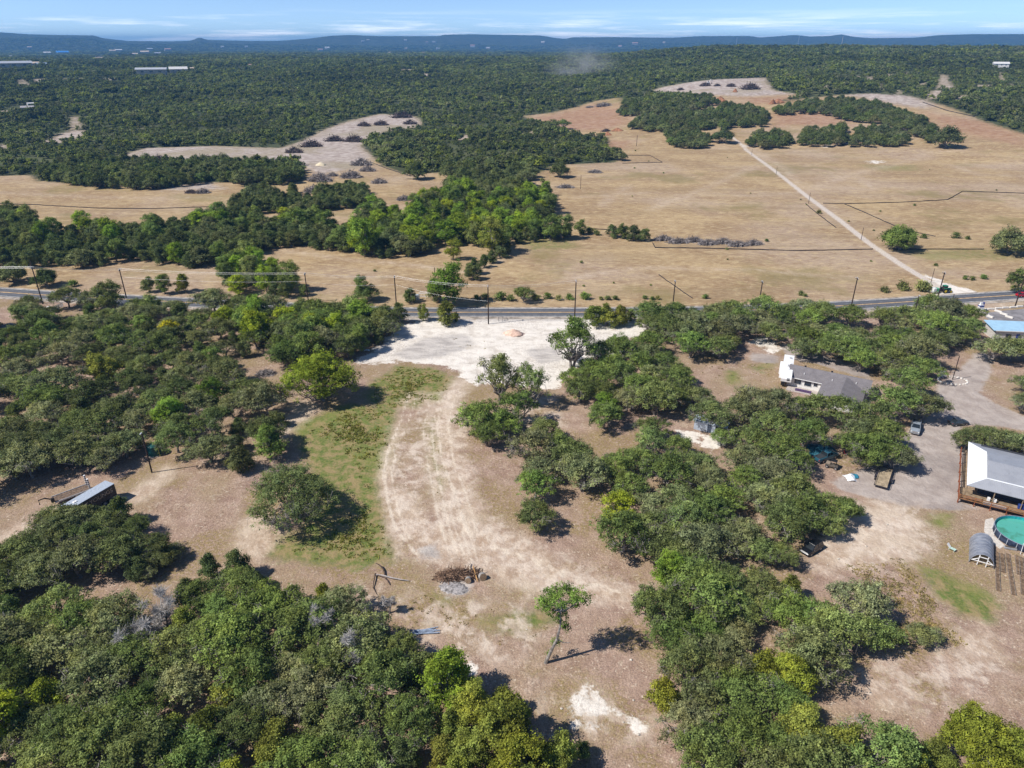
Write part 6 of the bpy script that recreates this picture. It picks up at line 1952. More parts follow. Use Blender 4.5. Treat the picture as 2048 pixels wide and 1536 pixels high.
# ------------------------------------------------------------ tractor with mower at the field gate
p = G(1889, 585)
trz = ang((146.6, 233.8), (152.7, 234.6))
tra = empty('tractor', (p.x, p.y, 0), trz, 'green tractor with cab and yellow wheel rims at the field road mouth', 'tractor')
grn = mat('tractor_green', (0.02, 0.20, 0.10), 0.4)
yel = mat('tractor_yellow', (0.75, 0.55, 0.05), 0.4)
MB().box((1.15, 0, 1.25), (1.9, 0.75, 0.7), bev=0.1, taper=(0.96, 0.9)).build('hood', grn, tra)
MB().box((0.2, 0, 0.85), (3.4, 0.5, 0.45), bev=0.05).build('chassis', black_m, tra)
MB().add([(-1.0, -0.75, 1.2), (0.35, -0.75, 1.2), (0.35, 0.75, 1.2), (-1.0, 0.75, 1.2), (-0.9, -0.65, 2.45), (0.25, -0.65, 2.45), (0.25, 0.65, 2.45), (-0.9, 0.65, 2.45)], [(0, 1, 5, 4), (1, 2, 6, 5), (2, 3, 7, 6), (3, 0, 4, 7), (4, 5, 6, 7)]).build('cab', glassm, tra)
MB().box((-0.33, 0, 2.52), (1.5, 1.6, 0.16), bev=0.06).build('cab_roof', grn, tra)
MB().tube([(0.75, 0.3, 1.5), (0.75, 0.3, 2.5)], 0.05, 6).build('exhaust', black_m, tra)
for s in (-1, 1):
    k = MB().disc((-0.6, s * 0.95, 0.85), 0.85, (0, 1, 0), 20, 0.45).build('rear_wheel', tyre, tra)
    MB().disc((-0.6, s * 1.18, 0.85), 0.48, (0, 1, 0), 14, 0.03).build('rim', yel, k)
    k = MB().disc((1.65, s * 0.8, 0.5), 0.5, (0, 1, 0), 16, 0.32).build('front_wheel', tyre, tra)
    MB().disc((1.65, s * 0.965, 0.5), 0.28, (0, 1, 0), 12, 0.02).build('rim', yel, k)
    MB().box((-0.6, s * 0.95, 1.75), (1.3, 0.55, 0.08), bev=0.03).build('fender', grn, tra)
im = empty('seed_spreader', (p.x - 3.6 * math.cos(trz), p.y - 3.6 * math.sin(trz), 0), trz, 'pale green and white hopper implement hitched behind the tractor', 'implement')
MB().box((-0.2, 0, 0.5), (2.6, 1.8, 0.35), bev=0.05).build('frame', mat('implement_grey', (0.35, 0.36, 0.35), 0.6), im)
MB().box((0.5, 0, 1.2), (1.0, 1.5, 1.1), bev=0.06).build('hopper', mat('implement_green', (0.10, 0.36, 0.20), 0.5), im)
MB().box((-0.75, 0, 1.3), (1.0, 1.6, 1.2), bev=0.06).build('tank', mat('implement_white', (0.75, 0.77, 0.75), 0.5), im)
MB().tube([(1.1, 0, 0.5), (2.4, 0, 0.6)], 0.06, 5).build('drawbar', black_m, im)
wheels(im, (-0.3,), 1.0, 0.42)

# ------------------------------------------------------------ utility poles and wires
polem = mat('pole_creosote', (0.045, 0.028, 0.022), 0.85, var=0.3, scale=1.0)
insm = mat('insulator_grey', (0.60, 0.62, 0.66), 0.35)
POLES = [(86, 608, 535), (253, 596, 547), (617, 605, 562), (793, 612, 558), (977, 648, 572), (1149, 640, 562), (1343, 636, 562), (1515, 626, 563), (1700, 624, 556), (1872, 608, 545), (2030, 613, 540)]
def hgt(px, py, ty):
    p = G(px, py)
    dx, dy, dz = ray(px, ty)
    return CAM_H + dz / dy * p.y
tops = []
rdir = Vector((1, 0, 0))
pole_places = ['by the white ranch gate', 'at the verge of the oak grove', 'behind the roadside oak grove', 'behind the grove edge by the pipe chute', 'on the white pad verge', 'by the juniper clump on the white pad', 'rising from the belt of oaks by the diagonal silt fence',
               'rising from the belt of oaks before the open pasture', 'where the highway belt opens to the road', 'in front of the green tractor', 'beside the parking lot and the red car']
for i, (px, py, ty) in enumerate(POLES):
    p = G(px, py)
    hh = hgt(px, py, ty)
    hh = min(max(hh, 10.0), 13.0)
    rz = math.atan2(float(road_y(p.x + 5) - road_y(p.x - 5)), 10)
    o = empty('utility_pole', (p.x, p.y, 0), rz, 'dark wooden power pole ' + pole_places[i], 'pole', 'power poles along the highway')
    MB().tube([(0, 0, -0.3), (0, 0, hh)], [0.20, 0.15], 8).build('post', polem, o)
    ca_ = MB().box((0, 0.17, hh - 0.35), (0.12, 1.5, 0.12)).build('crossarm', polem, o)
    for y in (-0.6, 0.0, 0.6):
        z0_ = hh - 0.28 if y else hh
        MB().tube([(0, y + (0.17 if y else 0), z0_), (0, y + (0.17 if y else 0), z0_ + 0.18), (0, y + (0.17 if y else 0), z0_ + 0.36)], [0.05, 0.11, 0.06], 7).build('insulator', insm, o if y == 0 else ca_)
    tops.append((Vector((p.x, p.y, 0)), rz, hh))
wirem = mat('wire_aluminium', (0.55, 0.55, 0.56), 0.4, 0.3)
P_L = G(-140, 600)
tops2 = [(Vector((tops[0][0].x - 62, tops[0][0].y + 8, 0)), tops[0][1], 12.0)] + tops[:6]
for y, zo, nm in ((-0.6, -0.05, 'road-side'), (0.0, 0.38, 'middle'), (0.6, -0.02, 'field-side')):
    pts = []
    for (a, ra, ha), (b, rb, hb) in zip(tops2[:-1], tops2[1:]):
        pa = a + Vector((-math.sin(ra) * y, math.cos(ra) * y, ha + zo))
        pb = b + Vector((-math.sin(rb) * y, math.cos(rb) * y, hb + zo))
        for k in range(10):
            t = k / 10
            q = pa.lerp(pb, t)
            q.z -= 0.7 * 4 * t * (1 - t)
            pts.append(q)
    pts.append(pb)
    tag(MB().tube(pts, 0.016, 4).build('power_line', wirem), nm + ' power wire strung between the poles along the highway', 'wire', 'power wires')
pts = []
for (a, ra, ha), (b, rb, hb) in zip(tops2[2:-1], tops2[3:]):
    for k in range(10):
        t = k / 10
        q = a.lerp(b, t) + Vector((0, 0.25, 0))
        q.z = 7.3 - 0.9 * 4 * t * (1 - t)
        pts.append(q)
tag(MB().tube(pts, 0.016, 4).build('phone_cable', wirem), 'single pale cable hung lower on the highway power poles', 'wire')
def thin_pole(name, px, py, ty, r_, label, m=None, arm=False, box_=False):
    p = G(px, py)
    hh = max(2.5, hgt(px, py, ty)) if p.y < 590 else 9.0
    o = empty(name, (p.x, p.y, float(T(p.x, p.y))), 0, label, 'pole')
    MB().tube([(0, 0, -0.3), (0, 0, hh)], [r_, r_ * 0.8], 7).build('post', m or polem, o)
    if arm:
        MB().box((0, -0.3, hh - 0.05), (0.25, 0.7, 0.12), bev=0.03).build('lamp_head', insm, o)
    if box_:
        MB().tube([(0.0, -0.38, hh - 2.6), (0.0, -0.38, hh - 1.5)], 0.32, 10).build('transformer', mat('transformer_grey', (0.50, 0.53, 0.56), 0.5), o)
        MB().box((0, -0.05, hh - 0.4), (1.6, 0.12, 0.12)).build('crossarm', polem, o)
    return o
thin_pole('utility_pole', 872, 600, 535, 0.13, 'thin single pole beside the yellow-green elm past the highway')
thin_pole('utility_pole', 1824, 645, 590, 0.15, 'dark pole standing in the oaks before the field road mouth', arm=True)
thin_pole('utility_pole', 1803, 684, 645, 0.15, 'pole carrying a grey transformer among the yard oaks', box_=True)
thin_pole('utility_pole', 1898, 625, 588, 0.10, 'thin post at the near highway verge across from the tractor')
thin_pole('light_pole', 304, 945, 865, 0.16, 'black pole with small white lamp beside the green water tank', arm=True)
thin_pole('utility_pole', 1905, 759, 712, 0.12, 'leaning service pole on the stone-edged island of the drive')
thin_pole('gate_post', 1862, 565, 537, 0.10, 'thin pole at the gate of the white field road')
for i, (px, py, ty) in enumerate(((1722, 480, 455), (1617, 407, 385), (1552, 350, 333), (1503, 310, 298))):
    thin_pole('field_pole', px, py, ty, 0.12, ('thin pole beside the white field road ' + ('near the lone round tree', 'at the silt fence corner', 'halfway to the far junction', 'close to the far junction')[i]))
thin_pole('field_pole', 1161, 378, 350, 0.14, 'brown pole standing in the pasture near the grey lone oak')
thin_pole('field_pole', 1273, 292, 272, 0.2, 'far brown pole before the red dirt heaps')

# ------------------------------------------------------------ silt fences
fab = mat('silt_fence_black', (0.05, 0.044, 0.042), 0.8)
def lin_resample(pts, step):
    out_ = []
    for a, b in zip(pts[:-1], pts[1:]):
        k = max(1, int((b - a).length / step))
        out_ += [a.lerp(b, i / k) + Vector((R.uniform(-0.15, 0.15), R.uniform(-0.15, 0.15), 0)) for i in range(k)]
    return out_ + [pts[-1]]
stk = mat('silt_stake_wood', (0.16, 0.11, 0.07), 0.9)
FEN = [([(-60, 405), (0, 408), (70, 410), (200, 417), (300, 418), (450, 413)], 'along the pasture before the dark thicket', 0.9), ([(1317, 550), (1350, 573), (1385, 597)], 'running diagonally across the pasture by the highway', 0.7),
       ([(1305, 487), (1310, 496), (1400, 497), (1600, 502), (1745, 499)], 'in front of the long grey brush row', 0.9), ([(1777, 499), (1870, 499), (1967, 499)], 'below the lone round tree', 0.9),
       ([(1646, 407), (1690, 408), (1800, 405), (1895, 400), (1925, 383), (2048, 387), (2120, 388)], 'bending across the pasture past the field road', 0.9), ([(1688, 408), (1740, 430), (1795, 455)], 'slanting down toward the lone round tree', 0.9),
       ([(1830, 465), (1870, 473)], 'short length behind the lone round tree', 0.8), ([(1611, 408), (1640, 432), (1672, 456)], 'on the near side of the field road', 0.8), ([(1245, 327), (1325, 325), (1300, 311), (1250, 311)], 'three-sided around a bare plot by the pasture corner', 0.9),
       ([(1100, 435), (1150, 443)], 'leading from the tree belt to the slender tree', 0.8), ([(1170, 457), (1215, 460)], 'between the slender tree and the brush row', 0.8), ([(742, 325), (775, 338), (822, 353)], 'curving below the pale clearing to the lone oak', 1.0),
       ([(1845, 205), (1895, 222), (1950, 234)], 'along the far red clearing', 1.5), ([(1502, 255), (1530, 241)], 'short black line before the far oaks', 1.3)]
for pts, where, hh in FEN:
    pp = [G(a, b) for a, b in pts]
    line = lin_resample([Vector((q.x, q.y, 0)) for q in pp], 3.0)
    o = empty('silt_fence', (line[0].x, line[0].y, float(T(line[0].x, line[0].y))), 0, 'low black silt fence ' + where, 'fence', 'silt fences in the pasture')
    base = Vector(o.location)
    hh *= 0.5
    fb = MB()
    v, f = [], []
    for i, q in enumerate(line):
        t = (line[min(i + 1, len(line) - 1)] - line[max(i - 1, 0)]).normalized()
        n_ = Vector((-t.y, t.x, 0)) * 0.06
        z = float(T(q.x, q.y))
        sag = 0.12 * R.random()
        for s, zz in ((-1, 0), (1, 0), (1, hh - sag), (-1, hh - sag)):
            w = q + n_ * s
            v.append((w.x - base.x, w.y - base.y, z + zz - base.z - (0.02 if zz == 0 else 0)))
    for i in range(len(line) - 1):
        for k in range(4):
            j = (k + 1) % 4
            f.append((i * 4 + k, i * 4 + j, i * 4 + 4 + j, i * 4 + 4 + k))
    fb.add(v, f)
    fb.build('fabric', fab, o)
    for i in (0, len(line) // 2, len(line) - 1):
        q = line[i]
        MB().box((q.x - base.x, q.y - base.y, float(T(q.x, q.y)) - base.z + hh * 0.55), (0.2, 0.2, hh * 1.1)).build('stake', stk, o)

# ------------------------------------------------------------ brush piles, stumps, logs, spoil heaps
def brush_mesh(seed, n_=260, rx=3.0, ry=2.0, h_=1.7, thick=0.06):
    rng = np.random.default_rng(seed)
    mb = MB()
    for i in range(n_):
        q = rng.uniform(0, 6.28)
        u = math.sqrt(rng.random())
        x, y = rx * u * math.cos(q) * 0.9, ry * u * math.sin(q) * 0.9
        z = h_ * (1 - u * u) * rng.uniform(0.15, 1.0)
        d = Vector((rng.normal(), rng.normal() * 0.7, rng.normal() * 0.55 + 0.15)).normalized()
        l_ = rng.uniform(0.6, 2.3)
        a = Vector((x, y, z + 0.05)) - d * l_ / 2
        b = a + d * l_
        a.z, b.z = max(a.z, 0.03), max(b.z, 0.05)
        m_ = a.lerp(b, 0.5) + Vector(rng.normal(size=3)) * 0.1
        m_.z = max(m_.z, 0.04)
        r_ = thick * rng.uniform(0.4, 1.6)
        mb.tube([a, m_, b], [r_, r_ * 0.8, r_ * 0.35], 3, False)
    # heaped core so that the pile is solid inside
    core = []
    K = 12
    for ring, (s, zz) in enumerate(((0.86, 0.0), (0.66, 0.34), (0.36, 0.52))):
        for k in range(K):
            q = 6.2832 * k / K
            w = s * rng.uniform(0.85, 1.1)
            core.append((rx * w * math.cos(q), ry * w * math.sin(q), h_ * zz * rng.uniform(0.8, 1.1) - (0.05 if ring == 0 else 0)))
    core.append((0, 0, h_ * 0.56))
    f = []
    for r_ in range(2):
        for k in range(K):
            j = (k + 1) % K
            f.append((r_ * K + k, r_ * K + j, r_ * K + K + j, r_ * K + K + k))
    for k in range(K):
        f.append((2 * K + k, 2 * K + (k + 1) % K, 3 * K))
    return mb, core, f
BRD = mat('brush_dark_purple_brown', (0.125, 0.095, 0.092), 0.95, var=0.35, scale=1.0)
BRG = mat('brush_weathered_grey', (0.30, 0.265, 0.25), 0.95, var=0.3, scale=1.0)
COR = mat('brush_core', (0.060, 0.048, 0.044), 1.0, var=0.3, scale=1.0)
BPROTO = []
for i in range(4):
    mb, cv_, cf_ = brush_mesh(700 + i)
    core_me = mesh_from('core', cv_, cf_, (COR,))
    BPROTO.append((mb.mesh('branches', BRD), mb.mesh('branches', BRG), core_me))
def brush(px, py, w_px, grey, label, group=None, asp=1.0, zs=1.0):
    p = G(px, py)
    s = w_px / (F_PX / depth(p.x, p.y, p.z)) / 6.0
    d_, g_, c_ = R.choice(BPROTO)
    o = empty('brush_pile', (p.x, p.y, float(T(p.x, p.y)) - 0.05), R.uniform(-0.3, 0.3), label, 'brush pile', group)
    o.scale = (s, s * asp, s * zs)
    link(bpy.data.objects.new('core', c_), o)
    link(bpy.data.objects.new('branches', g_ if grey else d_), o)
for a, b, w in ((588, 305, 38), (622, 293, 44), (668, 282, 38), (708, 283, 44), (728, 252, 30), (762, 250, 32), (803, 235, 42), (820, 248, 30), (318, 322, 40), (410, 322, 40), (572, 318, 20)):
    brush(a, b, w, False, 'dark heap of bulldozed trees in the pale clearing', 'heaps in the pale clearing')
for a, b, w in ((722, 330, 46), (735, 342, 36), (702, 355, 48), (640, 362, 56), (758, 366, 34), (665, 352, 26), (808, 400, 34), (630, 384, 50)):
    brush(a, b, w, True, 'grey heap of cut brush on the bare ground below the pale clearing', 'grey brush below the clearing')
brush(382, 386, 26, False, 'dark twin brush heap in the golden pasture, darker half', 'twin heap')
brush(406, 386, 32, True, 'grey half of the twin brush heap in the golden pasture', 'twin heap')
for a, b, w in ((1190, 345, 34), (1130, 375, 38), (1208, 212, 40), (1180, 215, 20)):
    brush(a, b, w, True, 'low grey brush heap near the grey lone oak and the far glade', 'low heaps by the glade', zs=0.6)
for k in range(7):
    brush(1325 + k * 30, 480 + (k % 2) * 4 + k * 1.5, 46, True, 'part of the long row of grey brush beside the black silt fence', 'long grey brush row', asp=0.8, zs=0.8)
brush(532, 748, 46, True, 'grey brush pile in the brown clearing among oaks', None, zs=0.7)
brush(886, 546, 22, False, 'dark brush behind the yellow-green elm by the highway')
for a, b, w in ((1410, 172, 24), (1434, 172, 16), (1462, 173, 22), (1361, 180, 16), (1312, 188, 16), (1500, 178, 40)):
    brush(a, b, w, False, 'dark heap of cleared trees on the far quarry-like clearing', 'heaps on the far clearing')
brush(1212, 263, 20, False, 'dark heap beside the red dirt piles in the far glade')

def heap(name, px, py, w_px, h_, m, label, group=None, seed=1, lump=0.2):
    rng = np.random.default_rng(seed)
    p = G(px, py)
    W = w_px / (F_PX / depth(p.x, p.y, p.z)) / 2
    v, f = [], []
    K, J = 22, 8
    for j in range(J):
        t = j / (J - 1)
        for k in range(K):
            q = 6.2832 * k / K
            rr = W * (1 - t) * (1 + 0.18 * math.sin(2 * q + seed) + 0.12 * rng.normal() * (1 - t))
            v.append((rr * math.cos(q), rr * math.sin(q) * 0.8, h_ * (1 - (1 - t) ** 1.25) * (1 + lump * 0.5 * rng.normal() * (1 - t)) - (0.06 if j == 0 else 0)))
    for j in range(J - 1):
        for k in range(K):
            i2 = (k + 1) % K
            f.append((j * K + k, j * K + i2, j * K + K + i2, j * K + K + k))
    o = link(bpy.data.objects.new(name, mesh_from(name, v, f, (m,), True)))
    o.location = (p.x, p.y, float(T(p.x, p.y)))
    return tag(o, label, 'heap', group)
sandm = mat('sand_orange_pale', (0.66, 0.46, 0.36), 0.95, var=0.15, scale=1.2)
redd = mat('red_dirt', (0.36, 0.17, 0.09), 0.95, var=0.25, scale=0.3)
heap('sand_pile', 1027, 668, 40, 1.6, sandm, 'pale orange sand pile on the white pad', seed=3)
heap('limestone_pile', 642, 330, 26, 2.0, mat('limestone_yellow', (0.70, 0.60, 0.42), 0.95, var=0.15), 'low pale yellow stone heap in the clearing below the brush heaps', seed=4)
for i, (a, b, w, h_) in enumerate(((1440, 202, 26, 5), (1470, 184, 12, 4), (1556, 205, 30, 4), (1545, 208, 14, 5), (1390, 215, 22, 3), (1235, 262, 22, 3), (1215, 270, 18, 3))):
    heap('dirt_pile', a, b, w, h_, redd, 'red earth spoil heap in the far cleared ground', 'red spoil heaps', 10 + i)

# root ball, logs and branch beside the tan track
p = G(918, 1152)
sp = empty('stump_pile', (p.x, p.y, 0), 0.1, 'bulldozed heap of roots, soil and two sawn log ends beside the tan track', 'debris pile')
mb, cv_, cf_ = brush_mesh(760, 620, 4.2, 1.5, 1.1, 0.045)
mesh_core = MB().add(cv_, cf_)
RO = mat('roots_reddish_brown', (0.26, 0.165, 0.11), 0.95, var=0.35, scale=1.5)
mesh_core.v = [(x * 1.2, y * 0.75, z * 0.9) for x, y, z in mesh_core.v]
mesh_core.build('soil', mat('root_soil', (0.33, 0.225, 0.155), 1.0, var=0.3), sp)
mb.build('roots', RO, sp)
endm, nb, out = new_mat('sawn_log_end')
tc = nb.n('ShaderNodeTexCoord').outputs['Object']
p_ = nb.n('ShaderNodeBsdfPrincipled')
nb.put(p_.inputs['Base Color'], nb.mix(nb.mapr(nb.noise(6, tc, 4), 0.35, 0.65), (0.22, 0.14, 0.08), (0.33, 0.235, 0.15)))
p_.inputs['Roughness'].default_value = 0.9
nb.nt.links.new(p_.outputs[0], out.inputs['Surface'])
for px, py, r_, q in ((965, 1158, 0.62, 0.25), (934, 1162, 0.50, -0.1)):
    c_ = G(px, py + 6) - p
    ax = Vector((math.sin(q), -math.cos(q), 0.35)).normalized()
    c_.z = r_ * 0.95
    lg = MB().tube([c_ - ax * 0.05, c_ - ax * 0.8], [r_, r_ * 1.02], 16).build('log', mat('log_bark_grey', (0.35, 0.33, 0.31), 0.9, var=0.25), sp)
    MB().disc(c_ - ax * 0.03, r_ * 0.94, ax, 16, 0.06).build('sawn_end', endm, lg)
bright = mat('split_wood_orange', (0.52, 0.30, 0.12), 0.85, var=0.2)
pale = mat('split_wood_pale', (0.66, 0.55, 0.43), 0.85, var=0.15)
for a, b, m_ in (((948, 1143), (953, 1168), bright), ((942, 1140), (938, 1166), pale), ((930, 1150), (944, 1130), pale)):
    A, Bq = G(*a) - p, G(*b) - p
    A.z, Bq.z = 0.9, 0.25
    MB().tube([A, Bq], [0.10, 0.07], 6).build('split_log', m_, sp)
ash = heap('ash_heap', 908, 1176, 56, 0.35, mat('ash_grey', (0.34, 0.315, 0.305), 0.95, var=0.35, scale=2.5), 'grey ash and rubble heap below the stump pile', seed=21, lump=0.5)
fb_ = G(775, 1155)
fbr = empty('fallen_branch', (fb_.x, fb_.y, 0), 0, 'forked fallen oak limb with pale broken ends lying on the bare lot', 'branch')
lm = mat('fallen_bark', (0.12, 0.08, 0.06), 0.9, var=0.3)
pl_ = mat('fallen_bare_wood', (0.42, 0.38, 0.36), 0.85)
def gl(pts, z):
    out_ = []
    for (a, b), zz in zip(pts, z):
        q = G(a, b) - fb_
        out_.append((q.x, q.y, zz))
    return out_
MB().tube(gl([(752, 1152), (763, 1153), (785, 1159), (803, 1162), (818, 1163)], (0.25, 0.3, 0.35, 0.3, 0.2)), [0.10, 0.12, 0.11, 0.09, 0.06], 7).build('limb', pl_, fbr)
MB().tube(gl([(754, 1152), (768, 1158), (775, 1164), (780, 1171)], (0.25, 0.4, 0.3, 0.15)), [0.09, 0.085, 0.07, 0.05], 6).build('limb', lm, fbr)
MB().tube(gl([(752, 1131), (760, 1136), (767, 1143), (770, 1152)], (0.5, 0.6, 0.4, 0.25)), [0.06, 0.12, 0.13, 0.1], 6).build('limb', lm, fbr)
MB().tube(gl([(751, 1150), (749, 1160), (746, 1176), (754, 1190)], (0.3, 0.35, 0.2, 0.08)), [0.14, 0.1, 0.08, 0.03], 6).build('limb', lm, fbr)
# pipes
pp0, pp1 = G(818, 1268), G(876, 1261)
bluep = mat('pipe_blue_grey', (0.33, 0.40, 0.52), 0.45)
for i in range(9):
    dy = R.uniform(-0.55, 0.55)
    o = empty('pipe', ((pp0.x + pp1.x) / 2 + R.uniform(-0.5, 0.5), (pp0.y + pp1.y) / 2 + dy, 0.06 + 0.07 * (i % 3)), ang(pp0, pp1) + R.uniform(-0.16, 0.16), 'blue-grey metal pipe in the loose stack at the wood edge', 'pipe', 'stack of pipes')
    MB().tube([(-1.9, 0, 0), (1.9, 0, 0)], 0.06, 7).build('tube', bluep, o)
    MB().tube([(1.7, 0, 0), (1.92, 0, 0)], 0.075, 7).build('collar', bluep, o)

# ------------------------------------------------------------ things at the highway
whp = mat('white_pipe', (0.80, 0.79, 0.78), 0.5, var=0.05)
p = G(853, 599)
cs = empty('cattle_chute', (p.x, p.y, 0), 0.05, 'white pipe loading chute on the verge beside the elm', 'chute')
for s in (-0.7, 0.7):
    MB().tube([(-2.4, s, 0), (-2.4, s, 2.2), (-2.2, s, 2.4), (2.0, s, 2.4), (2.2, s, 2.2), (2.2, s, 0)], 0.09, 6).build('frame', whp, cs)
    MB().tube([(-2.4, s, 1.3), (2.2, s, 1.3)], 0.07, 6).build('rail', whp, cs)
MB().tube([(-0.3, 0.7, 0), (-0.3, 0.7, 1.3)], 0.06, 5).build('post', whp, cs)
MB().box((-3.2, 0, 0.9), (1.2, 1.2, 1.8), bev=0.05).build('panel', mat('chute_grey', (0.42, 0.46, 0.5), 0.6), cs)
a, b = G(108, 624), G(127, 614)
gt_ = empty('ranch_gate', (a.x, a.y, 0), ang(a, b), 'white slatted gate panel with stone post among the roadside oaks', 'gate')
gl_ = (b - a).length
for i in range(6):
    MB().box((gl_ / 2, 0, 0.25 + i * 0.26), (gl_, 0.06, 0.17)).build('slat', whp, gt_)
for x in (0.1, gl_ / 2, gl_ - 0.1):
    MB().box((x, 0.07, 0.85), (0.1, 0.07, 1.7)).build('stile', whp, gt_)
MB().box((-0.9, 0.6, 1.0), (0.8, 0.8, 2.0), bev=0.06).build('post', mat('gate_stone', (0.66, 0.62, 0.58), 0.9), gt_)
MB().box((-0.9, 0.6, 2.06), (1.0, 1.0, 0.14), bev=0.04).build('cap', whp, gt_)
# small barricades on the white pad
for i, (px, py) in enumerate(((1001, 643), (1012, 641))):
    p = G(px, py)
    o = empty('pipe_barricade', (p.x, p.y, 0), 0.4 * i + 0.1, ('upright dark pipe rack on the white pad by the power pole', 'tipped dark pipe rack on the white pad next to the upright rack')[i], 'rack')
    dk = mat('rack_dark', (0.10, 0.10, 0.12), 0.6)
    for s in (-0.6, 0.6):
        MB().tube([(s, 0, 0), (s, 0.1 + 0.5 * i, 1.5 - 0.6 * i)], 0.05, 5).build('leg', dk, o)
    for z in (0.5, 0.95, 1.4):
        zz = z * (1 - 0.4 * i)
        MB().tube([(-0.6, zz / 1.5 * (0.1 + 0.5 * i), zz), (0.6, zz / 1.5 * (0.1 + 0.5 * i), zz)], 0.045, 5).build('bar', dk, o)
# kerb blocks of the parking lot
kb = mat('kerb_block_white', (0.76, 0.72, 0.66), 0.8, var=0.12)
row = [((1967, 620.5), 'edge row toward the highway'), ((1981, 619.5), ''), ((1996, 618), ''), ((2010, 617), ''), ((2025, 616), ''), ((2039, 614.5), '')]
blk = MB().box((0, 0, 0.28), (2.2, 0.55, 0.58), bev=0.07).mesh('kerb_block', kb)
def kerb(px, py, rz, lab, grp):
    p = G(px, py)
    o = link(bpy.data.objects.new('kerb_block', blk))
    o.location = (p.x, p.y, 0.0)
    o.rotation_euler = (0, 0, rz)
    tag(o, lab, 'kerb block', grp)
for (px, py), _ in row:
    kerb(px, py, 0.12 + R.uniform(-0.05, 0.05), 'white stone kerb block in the parking lot row along the highway', 'highway kerb row')
for px, py in ((1963, 625.5), (1971, 630), (1979, 634.5)):
    kerb(px, py, -1.15, 'white stone kerb block in the slanting row under the small tower sign', 'sign kerb row')
for px, py in ((1996, 624), (2007, 629.5), (2018, 635.5)):
    kerb(px, py, -1.0, 'white stone kerb block in the slanting row inside the parking lot', 'inner kerb row')
# small white and blue tower sign
p = G(1959, 623)
ts = empty('roadside_sign', (p.x, p.y, 0), 0.1, 'small white tower sign with blue band at the parking lot corner', 'sign')
MB().box((0, 0, 1.2), (2.0, 1.2, 2.4), taper=(0.62, 0.62)).build('tower', trim_w, ts)
bl = mat('sign_navy', (0.02, 0.04, 0.25), 0.5)
MB().box((0, -0.02, 1.95), (1.52, 0.98, 0.34)).build('band', bl, ts)
MB().box((0.62, 0.0, 2.6), (0.24, 0.7, 1.1), bev=0.03).build('fin', bl, ts)
MB().box((-0.1, 0, 2.75), (0.9, 0.5, 0.7), taper=(0.8, 0.8)).build('top', trim_w, ts)
MB().tube([(-0.2, 0, 3.1), (-0.2, 0, 3.7)], 0.05, 5).build('finial', bl, ts)
# blue-roofed building
a, b = G(1972, 641, 3.8), G(2072, 645, 3.8)
c_ = G(1962, 654, 3.2)
brf = empty('blue_roof_building', (a.x, a.y, 0), ang(a, b), 'low building with pale blue metal roof beside the parking lot', 'building')
L_, D_ = 26.0, 6.0
bluer = mat('roof_pale_blue', (0.36, 0.56, 0.72), 0.5, var=0.05, scale=0.6)
MB().slab([(-0.5, -D_ - 0.5, 3.2), (L_, -D_ - 0.5, 3.2), (L_, 0.3, 3.9), (-0.5, 0.3, 3.9)], 0.15).build('roof', bluer, brf)
MB().prism([(0.3, -D_), (L_ - 0.5, -D_), (L_ - 0.5, 0), (0.3, 0)], 0, 3.1).build('wall', mat('blue_building_wall', (0.55, 0.52, 0.48), 0.9), brf)
MB().box((L_ / 2, -D_ - 0.52, 3.08), (L_, 0.1, 0.24)).build('fascia', trim_w, brf)
for x in (4, 9, 14):
    MB().box((x, -D_ - 0.03, 1.5), (1.4, 0.06, 1.1)).build('window', WIN, brf)
MB().box((6.6, -D_ - 0.03, 1.05), (1.0, 0.06, 2.1)).build('door', bl, brf)
# stones edging the drive island
for i in range(22):
    q = 6.2832 * i / 22
    c_ = G(1905, 762)
    rk = MB().box((0, 0, 0.14), (R.uniform(0.4, 0.7), R.uniform(0.3, 0.5), 0.32), bev=0.08).mesh('stone', kb)
    o = link(bpy.data.objects.new('border_stone', rk))
    o.location = (c_.x + 3.6 * math.cos(q), c_.y + 2.4 * math.sin(q), 0)
    o.rotation_euler = (0, 0, R.uniform(0, 3))
    tag(o, 'pale limestone block in the ring edging the drive island', 'stone', 'stones round the drive island')
p = G(1884, 750)
ac_ = empty('utility_box', (p.x, p.y, 0), 0.2, 'grey utility cabinet on the stone-edged island', 'cabinet')
MB().box((0, 0, 0.55), (1.2, 0.8, 1.1), bev=0.05).build('cabinet', mat('cabinet_grey', (0.50, 0.53, 0.58), 0.5), ac_)
MB().box((0, 0, 0.05), (1.6, 1.2, 0.1)).build('base', kb, ac_)

# ------------------------------------------------------------ water tank, box trailer, equipment at the drive
p = G(306, 913)
tk_ = empty('water_tank', (p.x, p.y + 0.9, 0), 0, 'dark green round water tank with yellow pipe beside the black pole', 'tank')
tg = mat('tank_green', (0.012, 0.085, 0.085), 0.4, var=0.1)
MB().tube([(0, 0, 0.08), (0, 0, 2.2), (0, 0, 2.45), (0, 0, 2.62)], [1.25, 1.25, 1.0, 0.25], 24).build('tank', tg, tk_)
for z in (0.5, 1.0, 1.5, 2.0):
    MB().tube([(0, 0, z - 0.05), (0, 0, z + 0.05)], 1.28, 24, True).build('rib', tg, tk_)
MB().tube([(0.2, -0.1, 2.5), (0.2, -0.1, 2.8)], 0.28, 12).build('lid', black_m, tk_)
MB().tube([(1.1, -0.35, 2.3), (1.5, -0.9, 0.0)], 0.06, 6).build('pipe', mat('pipe_yellow', (0.55, 0.42, 0.12), 0.6), tk_)
MB().tube([(0, 0, 0.0), (0, 0, 0.1)], 1.5, 24).build('pad', mat('tank_pad', (0.45, 0.40, 0.34), 0.9), tk_)
